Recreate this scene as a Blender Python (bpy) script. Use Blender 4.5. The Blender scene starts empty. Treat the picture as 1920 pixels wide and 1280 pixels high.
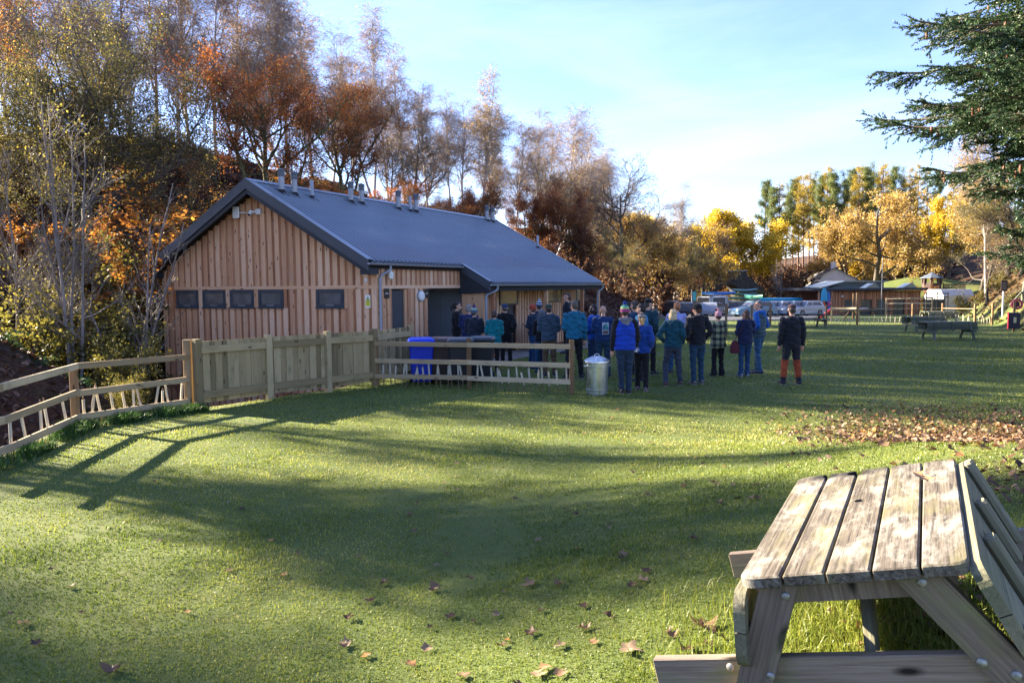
import bpy, math, random
import numpy as np
from mathutils import Vector, Matrix, noise as mnoise
R = math.radians
sc = bpy.context.scene
C = sc.collection
RS = random.Random(11)

# ---------------------------------------------------------------- camera
CAMZ = 2.2; FPX = 1441.65; PITCH = .0718; ROLL = -.0073
cd = bpy.data.cameras.new('camera'); cam = bpy.data.objects.new('camera', cd); C.objects.link(cam)
cd.sensor_width = 36; cd.lens = FPX/1920*36; cd.clip_end = 3000; cd.clip_start = .05
cam.matrix_world = Matrix.Translation((0,0,CAMZ)) @ Matrix.Rotation(R(90)-PITCH,4,'X') @ Matrix.Rotation(ROLL,4,'Z')
sc.camera = cam
# ---------------------------------------------------------------- sky, sun, exposure
SUN_EL = 22.; SUN_AZ = -61.          # degrees; azimuth from +Y, clockwise positive (sun ahead on the left)
sdir = Vector((math.sin(R(SUN_AZ))*math.cos(R(SUN_EL)), math.cos(R(SUN_AZ))*math.cos(R(SUN_EL)), math.sin(R(SUN_EL))))
W = bpy.data.worlds.new('World'); sc.world = W; W.use_nodes = True
nt = W.node_tree; nt.nodes.clear()
def N(nt, t, **kw):
    n = nt.nodes.new(t)
    for k, v in kw.items(): setattr(n, k, v)
    return n
def L(nt, a, b): nt.links.new(a, b)
sky = N(nt,'ShaderNodeTexSky'); sky.sky_type='NISHITA'; sky.sun_disc=False
sky.sun_elevation=R(SUN_EL); sky.sun_rotation=R(SUN_AZ); sky.air_density=1.0; sky.dust_density=.3; sky.ozone_density=3.6; sky.altitude=100
tc = N(nt,'ShaderNodeTexCoord'); mp = N(nt,'ShaderNodeMapping'); mp.inputs['Scale'].default_value=(1.0,1.6,5.); mp.inputs['Rotation'].default_value=(R(10),R(12),R(25))
n1 = N(nt,'ShaderNodeTexNoise'); n1.inputs['Scale'].default_value=1.6; n1.inputs['Detail'].default_value=8; n1.inputs['Roughness'].default_value=.58; n1.inputs['Distortion'].default_value=.5
rp = N(nt,'ShaderNodeValToRGB'); rp.color_ramp.elements[0].position=.44; rp.color_ramp.elements[1].position=.90
rp.color_ramp.elements[1].color=(.29,.29,.29,1)
mx = N(nt,'ShaderNodeMixRGB'); mx.inputs[2].default_value=(6.2,6.5,7.4,1)
bg = N(nt,'ShaderNodeBackground'); bg.inputs['Strength'].default_value=.053; out=N(nt,'ShaderNodeOutputWorld')
L(nt,tc.outputs['Generated'],mp.inputs['Vector']); L(nt,mp.outputs[0],n1.inputs['Vector']); L(nt,n1.outputs['Fac'],rp.inputs[0])
tn=N(nt,'ShaderNodeMixRGB',blend_type='MULTIPLY'); tn.inputs[0].default_value=1; tn.inputs[2].default_value=(.97,.90,1.12,1); L(nt,sky.outputs[0],tn.inputs[1])
L(nt,rp.outputs[0],mx.inputs[0]); L(nt,tn.outputs[0],mx.inputs[1]); L(nt,mx.outputs[0],bg.inputs[0]); L(nt,bg.outputs[0],out.inputs[0])
sl = bpy.data.lights.new('sun','SUN'); sl.energy=5.; sl.angle=R(.55); sl.color=(1,.87,.66)
so = bpy.data.objects.new('sun', sl); C.objects.link(so); so.rotation_euler = sdir.to_track_quat('Z','Y').to_euler()
sc.view_settings.view_transform='Standard'; sc.view_settings.look='None'; sc.view_settings.gamma=1; sc.view_settings.exposure=2.92
sc.render.engine='CYCLES'
try:
    sc.cycles.max_bounces=6; sc.cycles.diffuse_bounces=3; sc.cycles.transparent_max_bounces=6; sc.cycles.use_denoising=True
except Exception: pass

# ---------------------------------------------------------------- pixel -> world (photo pixels 1920x1280)
def ray(px,py):
    dx,dy=px-960,py-640; cr,sr=math.cos(ROLL),math.sin(ROLL)
    sx=cr*dx+sr*dy; sy=-sr*dx+cr*dy
    c,s=math.cos(PITCH),math.sin(PITCH)
    return np.array([sx/FPX, c-sy/FPX*s, -s-sy/FPX*c])
def at(px,py,d):
    r=ray(px,py); t=d/r[1]; return np.array([0,0,CAMZ])+r*t
def sstep(a,b,x):
    t=np.clip((x-a)/(b-a),0,1); return t*t*(3-2*t)

# ---------------------------------------------------------------- terrain
YB=np.array([-30,0,9.8,12.2,13.9,17.2,19.8,32.,60,75,110,160,400.])
XB=np.array([-5.5,-6.2,-6.45,-6.85,-5.6,-3.3,-3.25,2.6,11.5,14.0,20.,26.,60.])
YR=np.array([-30,4,12,20,30,46,60,80,90,110,150,400.])
XR=np.array([9,9,12,16.5,21,28.2,35,45.5,52,66,80,120.])
YP=np.array([-100,22,34,50,75,88,110,400.]); ZP=np.array([0,0,-.22,-.3,-.9,-1.35,-1.8,-1.8])
def vnoise(x,y,s,seed=0):
    # cheap smooth value noise, vectorised
    x=np.asarray(x,float)/s+seed*17.3; y=np.asarray(y,float)/s+seed*9.1
    xi=np.floor(x).astype(int); yi=np.floor(y).astype(int); fx=x-xi; fy=y-yi
    def h(a,b):
        n=np.sin(a*127.1+b*311.7+seed*74.7)*43758.5453; return n-np.floor(n)
    u=fx*fx*(3-2*fx); v=fy*fy*(3-2*fy)
    return (h(xi,yi)*(1-u)+h(xi+1,yi)*u)*(1-v)+(h(xi,yi+1)*(1-u)+h(xi+1,yi+1)*u)*v-.5
def tl(x,y):   # distance to the left of the lawn's boundary
    return (np.interp(y,YB,XB)-x)*np.where(y>14,.9,1.)
def terrain(x,y,rough=True):
    x=np.asarray(x,float); y=np.asarray(y,float)
    z=np.interp(y,YP,ZP)
    s=.25*np.log1p(np.exp((x+.7)*2.2))/2.2; s=np.minimum(s,1.1+.1*np.tanh(s))
    z=z+s*(1-sstep(3.2,12.,y))
    t=tl(x,y)
    near=1-sstep(24,34,y)
    q_=sstep(15.5,20.5,y)
    pit=-(.75+.7*q_)*sstep(.25,1.8,t)
    up=.62*np.clip(t-(3.0+4.6*q_),0,16); up=np.minimum(up,7.4)
    cap_=3.+6.*sstep(9.5,17,y+.53*x); up=np.where(up>cap_,cap_+(up-cap_)*.15,up)
    a=pit+up
    b=.52*np.clip(t-.2,0,17)*sstep(0,2.5,t)
    left=a*near+b*(1-near)
    left=left+np.where(t>2,1,0)*sstep(2,7,t)*(.5*vnoise(x,y,5,1)+.25*vnoise(x,y,1.7,2))
    z=z+left*(t>0)
    r=np.clip(x-np.interp(y,YR,XR),0,60)
    rz=.72*r*sstep(0,2.2,r)+0*x; rz=np.where(rz>6,6+(rz-6)*.35,rz)
    z=z+rz*sstep(6,16,y)*(1-.35*sstep(85,110,y))+sstep(1,6,r)*.5*vnoise(x,y,3,3)
    z=z+5.0*np.exp(-(((x-60)/13)**2+((y-112)/10)**2))
    z=z+np.clip((y-128)*.16,0,9)*(1-sstep(10,30,60-x)*0)
    if rough: z=z+.035*vnoise(x,y,2.3,4)*(1-sstep(40,80,y))+.012*vnoise(x,y,.7,5)
    return z
def tz(x,y): return float(terrain(np.array([x]),np.array([y]))[0])
def ground(px,py,dmax=400):
    r=ray(px,py); lo=2.
    for i in range(400):
        d=lo*1.01; p=np.array([0,0,CAMZ])+r*(d/r[1])
        if p[2]<tz(p[0],p[1]) or d>dmax: return np.array([p[0],p[1],tz(p[0],p[1])])
        lo=d
    return p

# ---------------------------------------------------------------- materials
MATS={}
def mat_new(name):
    m=bpy.data.materials.new(name); m.use_nodes=True; nt=m.node_tree; nt.nodes.clear()
    o=N(nt,'ShaderNodeOutputMaterial'); return m,nt,o
def ramp(nt,fac,cols,pos=None):
    r=N(nt,'ShaderNodeValToRGB'); e=r.color_ramp.elements
    n=len(cols); pos=pos or [i/(n-1) for i in range(n)]
    while len(e)<n: e.new(.5)
    for i in range(n): e[i].position=pos[i]; e[i].color=(*cols[i],1)
    if fac is not None: L(nt,fac,r.inputs[0])
    return r.outputs[0]
def attr(nt,name,out='Fac'):
    a=N(nt,'ShaderNodeAttribute'); a.attribute_name=name; return a.outputs[out]
def mixc(nt,fac,a,b,mode='MIX'):
    m=N(nt,'ShaderNodeMixRGB',blend_type=mode)
    for i,v in enumerate((fac,a,b)):
        if hasattr(v,'links'): L(nt,v,m.inputs[i])
        elif isinstance(v,(int,float)): m.inputs[i].default_value=v if i==0 else (v,v,v,1)
        else: m.inputs[i].default_value=(*v,1)
    return m.outputs[0]
def noise_(nt,scale,detail=4,rough=.55,vec=None,vscale=None,coord='Object',dist=0):
    n=N(nt,'ShaderNodeTexNoise'); n.inputs['Scale'].default_value=scale; n.inputs['Detail'].default_value=detail; n.inputs['Roughness'].default_value=rough; n.inputs['Distortion'].default_value=dist
    if vec is None: vec=N(nt,'ShaderNodeTexCoord').outputs[coord]
    if vscale:
        m=N(nt,'ShaderNodeMapping'); m.inputs['Scale'].default_value=vscale; L(nt,vec,m.inputs[0]); vec=m.outputs[0]
    L(nt,vec,n.inputs['Vector']); return n.outputs['Fac']
def bumpn(nt,h,strength=.3,dist=.01):
    b=N(nt,'ShaderNodeBump'); b.inputs['Strength'].default_value=strength; b.inputs['Distance'].default_value=dist; L(nt,h,b.inputs['Height']); return b.outputs[0]
def pbsdf(nt,o,col,rough=.6,metal=0,normal=None,spec=.4,coat=0):
    p=N(nt,'ShaderNodeBsdfPrincipled')
    if hasattr(col,'links'): L(nt,col,p.inputs['Base Color'])
    else: p.inputs['Base Color'].default_value=(*col,1)
    if hasattr(rough,'links'): L(nt,rough,p.inputs['Roughness'])
    else: p.inputs['Roughness'].default_value=rough
    p.inputs['Metallic'].default_value=metal; p.inputs['Specular IOR Level'].default_value=spec; p.inputs['Coat Weight'].default_value=coat
    if normal: L(nt,normal,p.inputs['Normal'])
    L(nt,p.outputs[0],o.inputs[0]); return p
def plain(name,col,rough=.6,metal=0,var=.12,bump=.0,scale=8,coat=0,spec=.4):
    if name in MATS: return MATS[name]
    m,nt,o=mat_new(name)
    f=noise_(nt,scale,5)
    c=ramp(nt,f,[tuple(x*(1-var) for x in col),tuple(min(1,x*(1+var)) for x in col)],[.3,.7])
    nb=None
    if bump: nb=bumpn(nt,noise_(nt,scale*6,4),bump,.01)
    pbsdf(nt,o,c,rough,metal,nb,spec,coat); MATS[name]=m; return m
def wood(name,cols,stain=None,stainf=(.5,.7),gs=(1.2,26,26),rough=.8,knots=True,bump=.35,sscale=2.5,rmix=.55):
    if name in MATS: return MATS[name]
    m,nt,o=mat_new(name)
    gc=attr(nt,'gc','Vector')
    g=noise_(nt,1.0,6,.65,gc,gs,dist=.6)
    rn=attr(nt,'rnd')
    mm=N(nt,'ShaderNodeMath',operation='MULTIPLY'); mm.inputs[1].default_value=rmix; L(nt,rn,mm.inputs[0])
    m2=N(nt,'ShaderNodeMath',operation='MULTIPLY_ADD'); m2.inputs[1].default_value=1-rmix; L(nt,g,m2.inputs[0]); L(nt,mm.outputs[0],m2.inputs[2])
    c=ramp(nt,m2.outputs[0],cols,[.18+.62*i/(len(cols)-1) for i in range(len(cols))])
    if knots:
        v=N(nt,'ShaderNodeTexVoronoi'); v.inputs['Scale'].default_value=1; mp=N(nt,'ShaderNodeMapping'); mp.inputs['Scale'].default_value=(2.4,7,7); L(nt,gc,mp.inputs[0]); L(nt,mp.outputs[0],v.inputs['Vector'])
        k=ramp(nt,v.outputs['Distance'],[(1,1,1),(0,0,0)],[.07,.16])
        c=mixc(nt,k,c,tuple(x*.35 for x in cols[0]))
    if stain:
        s=noise_(nt,sscale,6,.65,gc,(1,2.2,2.2)); sf=ramp(nt,s,[(0,0,0),(1,1,1)],list(stainf))
        c=mixc(nt,sf,c,stain)
    pbsdf(nt,o,c,rough,0,bumpn(nt,g,bump,.006),.25); MATS[name]=m; return m
def leafmat(name,cols,trans=.45,rough=.6):
    if name in MATS: return MATS[name]
    m,nt,o=mat_new(name)
    rn=attr(nt,'rnd'); oi=N(nt,'ShaderNodeObjectInfo')
    ad=N(nt,'ShaderNodeMath',operation='MULTIPLY_ADD'); ad.inputs[1].default_value=.16; L(nt,oi.outputs['Random'],ad.inputs[0]); L(nt,rn,ad.inputs[2])
    sb=N(nt,'ShaderNodeMath',operation='SUBTRACT'); sb.inputs[1].default_value=.08; L(nt,ad.outputs[0],sb.inputs[0])
    c=ramp(nt,sb.outputs[0],cols)
    d=N(nt,'ShaderNodeBsdfDiffuse'); t=N(nt,'ShaderNodeBsdfTranslucent'); g=N(nt,'ShaderNodeBsdfGlossy'); g.inputs['Roughness'].default_value=.45
    L(nt,c,d.inputs[0]); L(nt,c,t.inputs[0])
    a=N(nt,'ShaderNodeMixShader'); a.inputs[0].default_value=trans; L(nt,d.outputs[0],a.inputs[1]); L(nt,t.outputs[0],a.inputs[2])
    b=N(nt,'ShaderNodeMixShader'); b.inputs[0].default_value=.035; L(nt,a.outputs[0],b.inputs[1]); L(nt,g.outputs[0],b.inputs[2])
    L(nt,b.outputs[0],o.inputs[0]); MATS[name]=m; return m
def glassy(name='window_glass',col=(.05,.06,.07),rough=.08):
    return plain(name,col,rough,0,.25,0,3,0,.8)

# ---------------------------------------------------------------- object helpers
def tag(o,label=None,cat=None,group=None,kind=None):
    if label: o['label']=label
    if cat: o['category']=cat
    if group: o['group']=group
    if kind: o['kind']=kind
    return o
def empty(name,loc=(0,0,0),rz=0,label=None,cat=None,group=None):
    o=bpy.data.objects.new(name,None); C.objects.link(o); o.location=loc; o.rotation_euler=(0,0,rz); o.empty_display_size=.3
    return tag(o,label,cat,group)
def kids(o): return [c for c in bpy.data.objects if c.parent==o]
def copy_tree(o,loc=None,rz=None,label=None,scale=None,group=None,parent=None):
    c=o.copy(); C.objects.link(c)
    if parent is not None: c.parent=parent
    if loc is not None: c.location=loc
    if rz is not None: c.rotation_euler=(c.rotation_euler[0],c.rotation_euler[1],rz)
    if scale is not None: c.scale=scale if hasattr(scale,'__len__') else (scale,)*3
    if label: c['label']=label
    if group: c['group']=group
    for k in o.children: copy_tree(k,parent=c)
    return c
def link_mesh(name,me,mats,parent=None,smooth=False):
    if not isinstance(mats,(list,tuple)): mats=[mats]
    for m in mats: me.materials.append(m)
    if smooth: me.polygons.foreach_set('use_smooth',np.ones(len(me.polygons),bool))
    o=bpy.data.objects.new(name,me); C.objects.link(o)
    if parent: o.parent=parent
    return o
class MB:
    def __init__(s): s.v=[];s.f=[];s.m=[];s.r=[];s.g=[]
    def add(s,vs,fs,mat=0,rnd=None,gc=None):
        b=len(s.v); rnd=RS.random() if rnd is None else rnd
        s.v+= [tuple(map(float,v)) for v in vs]
        if gc is None: gc=[(v[2],v[0],v[1]) for v in vs]
        ox,oy=RS.random()*40,RS.random()*40
        s.g+=[(g[0]+ox,g[1]+oy,g[2]) for g in gc]
        for f in fs: s.f.append([i+b for i in f]); s.m.append(mat); s.r.append(rnd)
        return s
    def bar(s,p0,p1,w,h,up=(0,0,1),ch=0,mat=0,rnd=None,taper=1):
        p0=Vector(p0);p1=Vector(p1); d=(p1-p0); Ln=d.length; d.normalize(); up=Vector(up)
        x=d.cross(up)
        if x.length<1e-4: x=d.cross(Vector((0,1,0)))
        x.normalize(); u=x.cross(d)
        a,b=w/2,h/2
        if ch>0: sec=[(-a+ch,-b),(a-ch,-b),(a,-b+ch),(a,b-ch),(a-ch,b),(-a+ch,b),(-a,b-ch),(-a,-b+ch)]
        else: sec=[(-a,-b),(a,-b),(a,b),(-a,b)]
        n=len(sec); vs=[];g=[]
        rings=[(0,1),(1,taper)]
        if ch>0:
            e=min(ch,Ln*.2)/Ln; k=1-ch/max(min(a,b),ch*1.01)*.8
            rings=[(0,k),(e,1),(1-e,1),(1,k*taper)]
            rings=[(0,max(k,.75)),(e,1),(1-e,taper),(1,max(k,.75)*taper)]
        for t,kk in rings:
            for (q,r_) in sec:
                vs.append(p0+d*(Ln*t)+x*(q*kk)+u*(r_*kk)); g.append((Ln*t,q,r_))
        fs=[]
        for j in range(len(rings)-1):
            for i in range(n): fs.append((j*n+i,j*n+(i+1)%n,(j+1)*n+(i+1)%n,(j+1)*n+i))
        fs.append(tuple(range(n-1,-1,-1))); m=(len(rings)-1)*n; fs.append(tuple(m+i for i in range(n)))
        return s.add(vs,fs,mat,rnd,g)
    def box(s,lo,hi,mat=0,ch=0,rnd=None):
        lo=list(lo);hi=list(hi)
        d=[hi[i]-lo[i] for i in range(3)]; k=max(range(3),key=lambda i:d[i])
        c=[(hi[i]+lo[i])/2 for i in range(3)]
        p0=list(c);p1=list(c);p0[k]=lo[k];p1[k]=hi[k]
        if k==2: return s.bar(p0,p1,d[0],d[1],(0,1,0),ch,mat,rnd)
        if k==0: return s.bar(p0,p1,d[1],d[2],(0,0,1),ch,mat,rnd)
        return s.bar(p0,p1,d[0],d[2],(0,0,1),ch,mat,rnd)
    def tube(s,pts,rad,sides=8,mat=0,cap=True,rnd=None):
        pts=[Vector(p) for p in pts]; n=len(pts)
        if not hasattr(rad,'__len__'): rad=[rad]*n
        vs=[];g=[];dist=0
        for i,p in enumerate(pts):
            d=(pts[min(i+1,n-1)]-pts[max(i-1,0)]).normalized()
            if i==0:
                x=d.cross(Vector((0,0,1)))
                if x.length<.05: x=d.cross(Vector((0,1,0)))
            else: x=x-d*x.dot(d)
            x.normalize(); y=x.cross(d)
            if i: dist+=(p-pts[i-1]).length
            r=rad[i]; rx,ry=(r if hasattr(r,'__len__') else (r,r))
            for k in range(sides):
                a=2*math.pi*k/sides; vs.append(p+x*(math.cos(a)*rx)+y*(math.sin(a)*ry)); g.append((dist,math.cos(a)*rx,math.sin(a)*ry))
        fs=[(i*sides+k,i*sides+(k+1)%sides,(i+1)*sides+(k+1)%sides,(i+1)*sides+k) for i in range(n-1) for k in range(sides)]
        if cap: fs.append(tuple(range(sides-1,-1,-1))); fs.append(tuple((n-1)*sides+k for k in range(sides)))
        return s.add(vs,fs,mat,rnd,g)
    def lathe(s,prof,c=(0,0,0),sides=24,mat=0,rnd=None,sx=1,sy=1):
        vs=[];fs=[];n=len(prof)
        for r,z in prof:
            for k in range(sides):
                a=2*math.pi*k/sides; vs.append((c[0]+r*sx*math.cos(a),c[1]+r*sy*math.sin(a),c[2]+z))
        for i in range(n-1):
            for k in range(sides): fs.append((i*sides+k,i*sides+(k+1)%sides,(i+1)*sides+(k+1)%sides,(i+1)*sides+k))
        if prof[0][0]>1e-4: fs.append(tuple(range(sides-1,-1,-1)))
        if prof[-1][0]>1e-4: fs.append(tuple((n-1)*sides+k for k in range(sides)))
        return s.add(vs,fs,mat,rnd)
    def ell(s,c,r,seg=16,rings=10,mat=0,rnd=None):
        prof=[(max(math.sin(math.pi*i/rings),1e-3),-math.cos(math.pi*i/rings)) for i in range(rings+1)]
        vs=[];fs=[];
        for a,b in prof:
            for k in range(seg):
                t=2*math.pi*k/seg; vs.append((c[0]+r[0]*a*math.cos(t),c[1]+r[1]*a*math.sin(t),c[2]+r[2]*b))
        for i in range(rings):
            for k in range(seg): fs.append((i*seg+k,i*seg+(k+1)%seg,(i+1)*seg+(k+1)%seg,(i+1)*seg+k))
        fs.append(tuple(range(seg-1,-1,-1))); fs.append(tuple(rings*seg+k for k in range(seg)))
        return s.add(vs,fs,mat,rnd)
    def prism(s,poly,ax,a0,a1,mat=0,rnd=None):
        # poly in the two remaining axes (cyclic order), extruded along ax from a0 to a1
        def P(q,a):
            if ax==0: return (a,q[0],q[1])
            if ax==1: return (q[0],a,q[1])
            return (q[0],q[1],a)
        n=len(poly); vs=[P(q,a0) for q in poly]+[P(q,a1) for q in poly]
        fs=[tuple(range(n)),tuple(range(2*n-1,n-1,-1))]+[(i,i+n,(i+1)%n+n,(i+1)%n) for i in range(n)]
        return s.add(vs,fs,mat,rnd)
    def build(s,name,mats,parent=None,smooth=False,fixn=True):
        me=bpy.data.meshes.new(name); me.from_pydata(s.v,[],s.f)
        if isinstance(mats,(list,tuple)) and len(mats)>1: me.polygons.foreach_set('material_index',s.m)
        a=me.attributes.new('rnd','FLOAT','FACE'); a.data.foreach_set('value',s.r)
        g=me.attributes.new('gc','FLOAT_VECTOR','POINT'); g.data.foreach_set('vector',np.array(s.g,dtype=np.float32).ravel())
        if fixn:
            import bmesh
            bm=bmesh.new(); bm.from_mesh(me); bmesh.ops.recalc_face_normals(bm,faces=bm.faces); bm.to_mesh(me); bm.free()
        o=link_mesh(name,me,mats,parent,False)
        if smooth:
            me.polygons.foreach_set('use_smooth',np.ones(len(me.polygons),bool))
            try: me.set_sharp_from_angle(angle=R(40))
            except Exception: pass
        return o
def np_mesh(name,V,F,mats,parent=None,rnd=None,smooth=False,midx=None):
    V=np.asarray(V,np.float32).reshape(-1,3); F=np.asarray(F,np.int32); k=F.shape[1]
    me=bpy.data.meshes.new(name); me.vertices.add(len(V)); me.vertices.foreach_set('co',V.ravel())
    me.loops.add(F.size); me.loops.foreach_set('vertex_index',F.ravel())
    me.polygons.add(len(F)); me.polygons.foreach_set('loop_start',np.arange(len(F),dtype=np.int32)*k)
    try: me.polygons.foreach_set('loop_total',np.full(len(F),k,np.int32))
    except Exception: pass
    if midx is not None: me.polygons.foreach_set('material_index',midx.astype(np.int32))
    me.update(calc_edges=True)
    if rnd is not None:
        a=me.attributes.new('rnd','FLOAT','FACE'); a.data.foreach_set('value',np.asarray(rnd,np.float32))
    return link_mesh(name,me,mats,parent,smooth)
# ================================================================ GROUND
def grid_mesh(xs,ys,fn):
    X,Y=np.meshgrid(xs,ys); Z=fn(X,Y); V=np.stack([X,Y,Z],-1).reshape(-1,3)
    nx,ny=len(xs),len(ys); i=np.arange(nx-1)[None,:]+np.arange(ny-1)[:,None]*nx; i=i.ravel()
    return V,np.stack([i,i+1,i+1+nx,i+nx],-1)
def axis(a,b,c,d,fine,coarse):
    mid=np.arange(b,c,fine); lo=b-np.geomspace(fine,b-a,coarse)[::-1]; hi=c+np.geomspace(fine,d-c,coarse)
    return np.concatenate([lo,mid,hi])
xs=axis(-420,-26,34,420,.22,60); ys=axis(-60,1,62,600,.22,110)
V,F=grid_mesh(xs,ys,terrain)
m,nt,o=mat_new('ground_turf')
lit=attr(nt,'litter'); n1=noise_(nt,.45,6); n2=noise_(nt,3.5,6,.7); n3=noise_(nt,40,4,.8)
gr=ramp(nt,n1,[(.055,.083,.020),(.088,.119,.028),(.128,.148,.040)],[.3,.5,.7])
gr=mixc(nt,ramp(nt,n3,[(0,0,0),(1,1,1)],[.35,.7]),gr,(.105,.13,.040),'MIX')
gr=mixc(nt,ramp(nt,n2,[(0,0,0),(.5,.5,.5)],[.5,.75]),gr,(.13,.11,.045))
ls=ramp(nt,noise_(nt,9,6,.8),[(.018,.010,.007),(.055,.028,.016),(.12,.06,.03)],[.3,.5,.72])
ls=mixc(nt,ramp(nt,noise_(nt,.8,5),[(0,0,0),(.8,.8,.8)],[.52,.7]),ls,(.03,.045,.015))
c=mixc(nt,lit,gr,ls)
pbsdf(nt,o,c,.9,0,bumpn(nt,n3,.5,.03),.15)
GND=np_mesh('ground',V,F,m,smooth=True); tag(GND,kind='structure')
X,Y=V[:,0],V[:,1]
def littermask(X,Y):
    t=tl(X,Y); a=sstep(.0,.9,t+.5*vnoise(X,Y,.8,7))
    r=X-np.interp(Y,YR,XR)
    b=sstep(0,2.5,r+2.5*vnoise(X,Y,4,8))*(.75+.5*vnoise(X,Y,6,9))
    # leaf drift on the right of the lawn near the table
    cc=sstep(.0,3.2,((X-2.6)-.12*(Y-8)+1.8*vnoise(X,Y,1.9,10)+1.8*vnoise(X,Y,.45,11)))*sstep(3.2,5.0,Y)*(1-sstep(10.0,14.5,Y))*.7
    far=sstep(118,130,Y)
    return np.clip(np.maximum(np.maximum(a,b),np.maximum(cc,far)),0,1)
la=GND.data.attributes.new('litter','FLOAT','POINT'); la.data.foreach_set('value',littermask(X,Y).astype(np.float32))

# car park and path sheets
V,F=grid_mesh(np.linspace(13.5,44,60),np.linspace(57,118,80),lambda x,y:terrain(x,y,False)*0+np.interp(y,YP,ZP)+.02)
ctr=V[F].mean(1); keep=(ctr[:,0]>np.interp(ctr[:,1],YB,XB)-.5)&(ctr[:,0]<np.interp(ctr[:,1],[57,75,80,118],[22,30,36,42]))
gm,nt,o=mat_new('gravel_tarmac'); pbsdf(nt,o,ramp(nt,noise_(nt,30,5,.8),[(.09,.09,.10),(.19,.19,.20)],[.35,.7]),.9,0,bumpn(nt,noise_(nt,60,3),.4,.02),.2)
tag(np_mesh('car_park',V,F[keep],gm),kind='structure')
pm=plain('paving_slab',(.22,.20,.18),.9,0,.3,.3,6)
bl=np.array([.4374,.8993]); bb=np.array([-.8993,.4374]); B0=np.array([-3.475,19.8])
def bw(u,v,z=0): p=B0+bl*u+bb*v; return (p[0],p[1],z)
mb=MB()
for i in range(14):
    for j in range(2): 
        u0=.3+i*1.0; v0=-.2-j*.75
        q=[bw(u0,v0),bw(u0+.985,v0),bw(u0+.985,v0-.735),bw(u0,v0-.735)]
        z=max(tz(a[0],a[1]) for a in q)+.03
        mb.add([(a[0],a[1],z) for a in q]+[(a[0],a[1],z-.12) for a in q],[(0,1,2,3),(0,4,5,1),(1,5,6,2),(2,6,7,3),(3,7,4,0)])
tag(mb.build('path',pm),kind='structure')

# ================================================================ GRASS
rg=np.random.default_rng(5)
def blades(N_,dmin,dmax,hh,ww,amin=-43,amax=43,bend=.5,cluster=None):
    d=dmin*np.exp(rg.random(N_)*np.log(dmax/dmin)); a=np.radians(rg.uniform(amin,amax,N_))
    x=d*np.sin(a); y=d*np.cos(a); return x,y,d
def blade_mesh(x,y,h,w,lean=.5,z=None):
    n=len(x); z=terrain(x,y) if z is None else z
    an=rg.random(n)*2*np.pi; lx=np.cos(an); ly=np.sin(an); le=rg.random(n)*lean*h
    b2=rg.random(n)*2*np.pi; wx=np.cos(b2)*w/2; wy=np.sin(b2)*w/2
    V=np.empty((n,5,3)); base=np.stack([x,y,z-.006],-1)
    V[:,0]=base+np.stack([-wx,-wy,0*x],-1); V[:,1]=base+np.stack([wx,wy,0*x],-1)
    mid=base+np.stack([lx*le*.35,ly*le*.35,h*.6],-1)
    V[:,2]=mid+np.stack([wx*.8,wy*.8,0*x],-1); V[:,3]=mid-np.stack([wx*.8,wy*.8,0*x],-1)
    V[:,4]=base+np.stack([lx*le,ly*le,h*(1-.25*le/np.maximum(h,1e-4))],-1)
    i=np.arange(n)*5
    T=np.concatenate([np.stack([i,i+1,i+2],-1),np.stack([i,i+2,i+3],-1),np.stack([i+3,i+2,i+4],-1)])
    return V.reshape(-1,3),T,n
x,y,d=blades(640000,2.0,68,0,0)
lm=littermask(x,y); ok=(rg.random(len(x))>lm*.85)&(rg.random(len(x))>.75*sstep(.20,.36,vnoise(x,y,.9,51)+.35*vnoise(x,y,.22,52)))&(rg.random(len(x))>sstep(26,66,d))&(x<np.interp(y,YR,XR)+.8)&((y<56)|(x<14)|(x>32))&(tl(x,y)<.25)&(y>1.2)
x,y,d=x[ok],y[ok],d[ok]
pt=vnoise(x,y,.9,21)+.6*vnoise(x,y,.25,22)
h=(.011+.013*rg.random(len(x))+.020*np.clip(pt,0,1))*(1+.03*np.minimum(d,30)); w=.0022+.00085*np.minimum(d,34)
Vb,Tb,n=blade_mesh(x,y,h,w,.9)
rn=np.clip(.42+.55*vnoise(x,y,1.7,23)+.30*vnoise(x,y,.35,24)+.20*rg.standard_normal(n)+.25*np.clip(vnoise(x,y,3.5,25)-.1,0,1),0,1)
gmat=leafmat('grass_blade',[(.068,.105,.016),(.130,.178,.024),(.205,.245,.034),(.31,.32,.055),(.44,.39,.16)],.42)
tag(np_mesh('grass',Vb,Tb,gmat,rnd=np.tile(rn,3)),'short mown green lawn grass, frosted and dappled with sun','grass',kind='stuff')
# long unmown grass along the foot of the left fence
def band(n,A,B,wd):
    t=rg.random(n); A=np.array(A);B=np.array(B); p=A+(B-A)*t[:,None]; dd=(B-A)/np.linalg.norm(B-A); nn=np.array([dd[1],-dd[0]])
    return p+nn*(rg.random(n)*wd)[:,None]
PF=[tuple(ground(*q)[:2]) for q in[(0,868),(143,803),(372,768)]]
P=np.concatenate([band(7000,PF[0],PF[1],.42)-[.06,.0],band(11000,PF[1],PF[2],.42)-[.05,0],band(2500,(PF[0][0]-.3,PF[0][1]-4),PF[0],.5)])
cl=vnoise(P[:,0],P[:,1],.35,31); ok=rg.random(len(P))<.35+cl*1.4; P=P[ok]; cl=cl[ok]
Vb,Tb,n=blade_mesh(P[:,0],P[:,1],.07+.14*rg.random(len(P))+.1*cl,.009,1.3)
lg=leafmat('long_grass',[(.02,.05,.01),(.05,.11,.02),(.08,.16,.03)],.3)
tag(np_mesh('long_grass',Vb,Tb,lg,rnd=np.tile(rg.random(n),3)),'tufts of long dark grass along the foot of the rail fence','long grass',kind='stuff')
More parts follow.
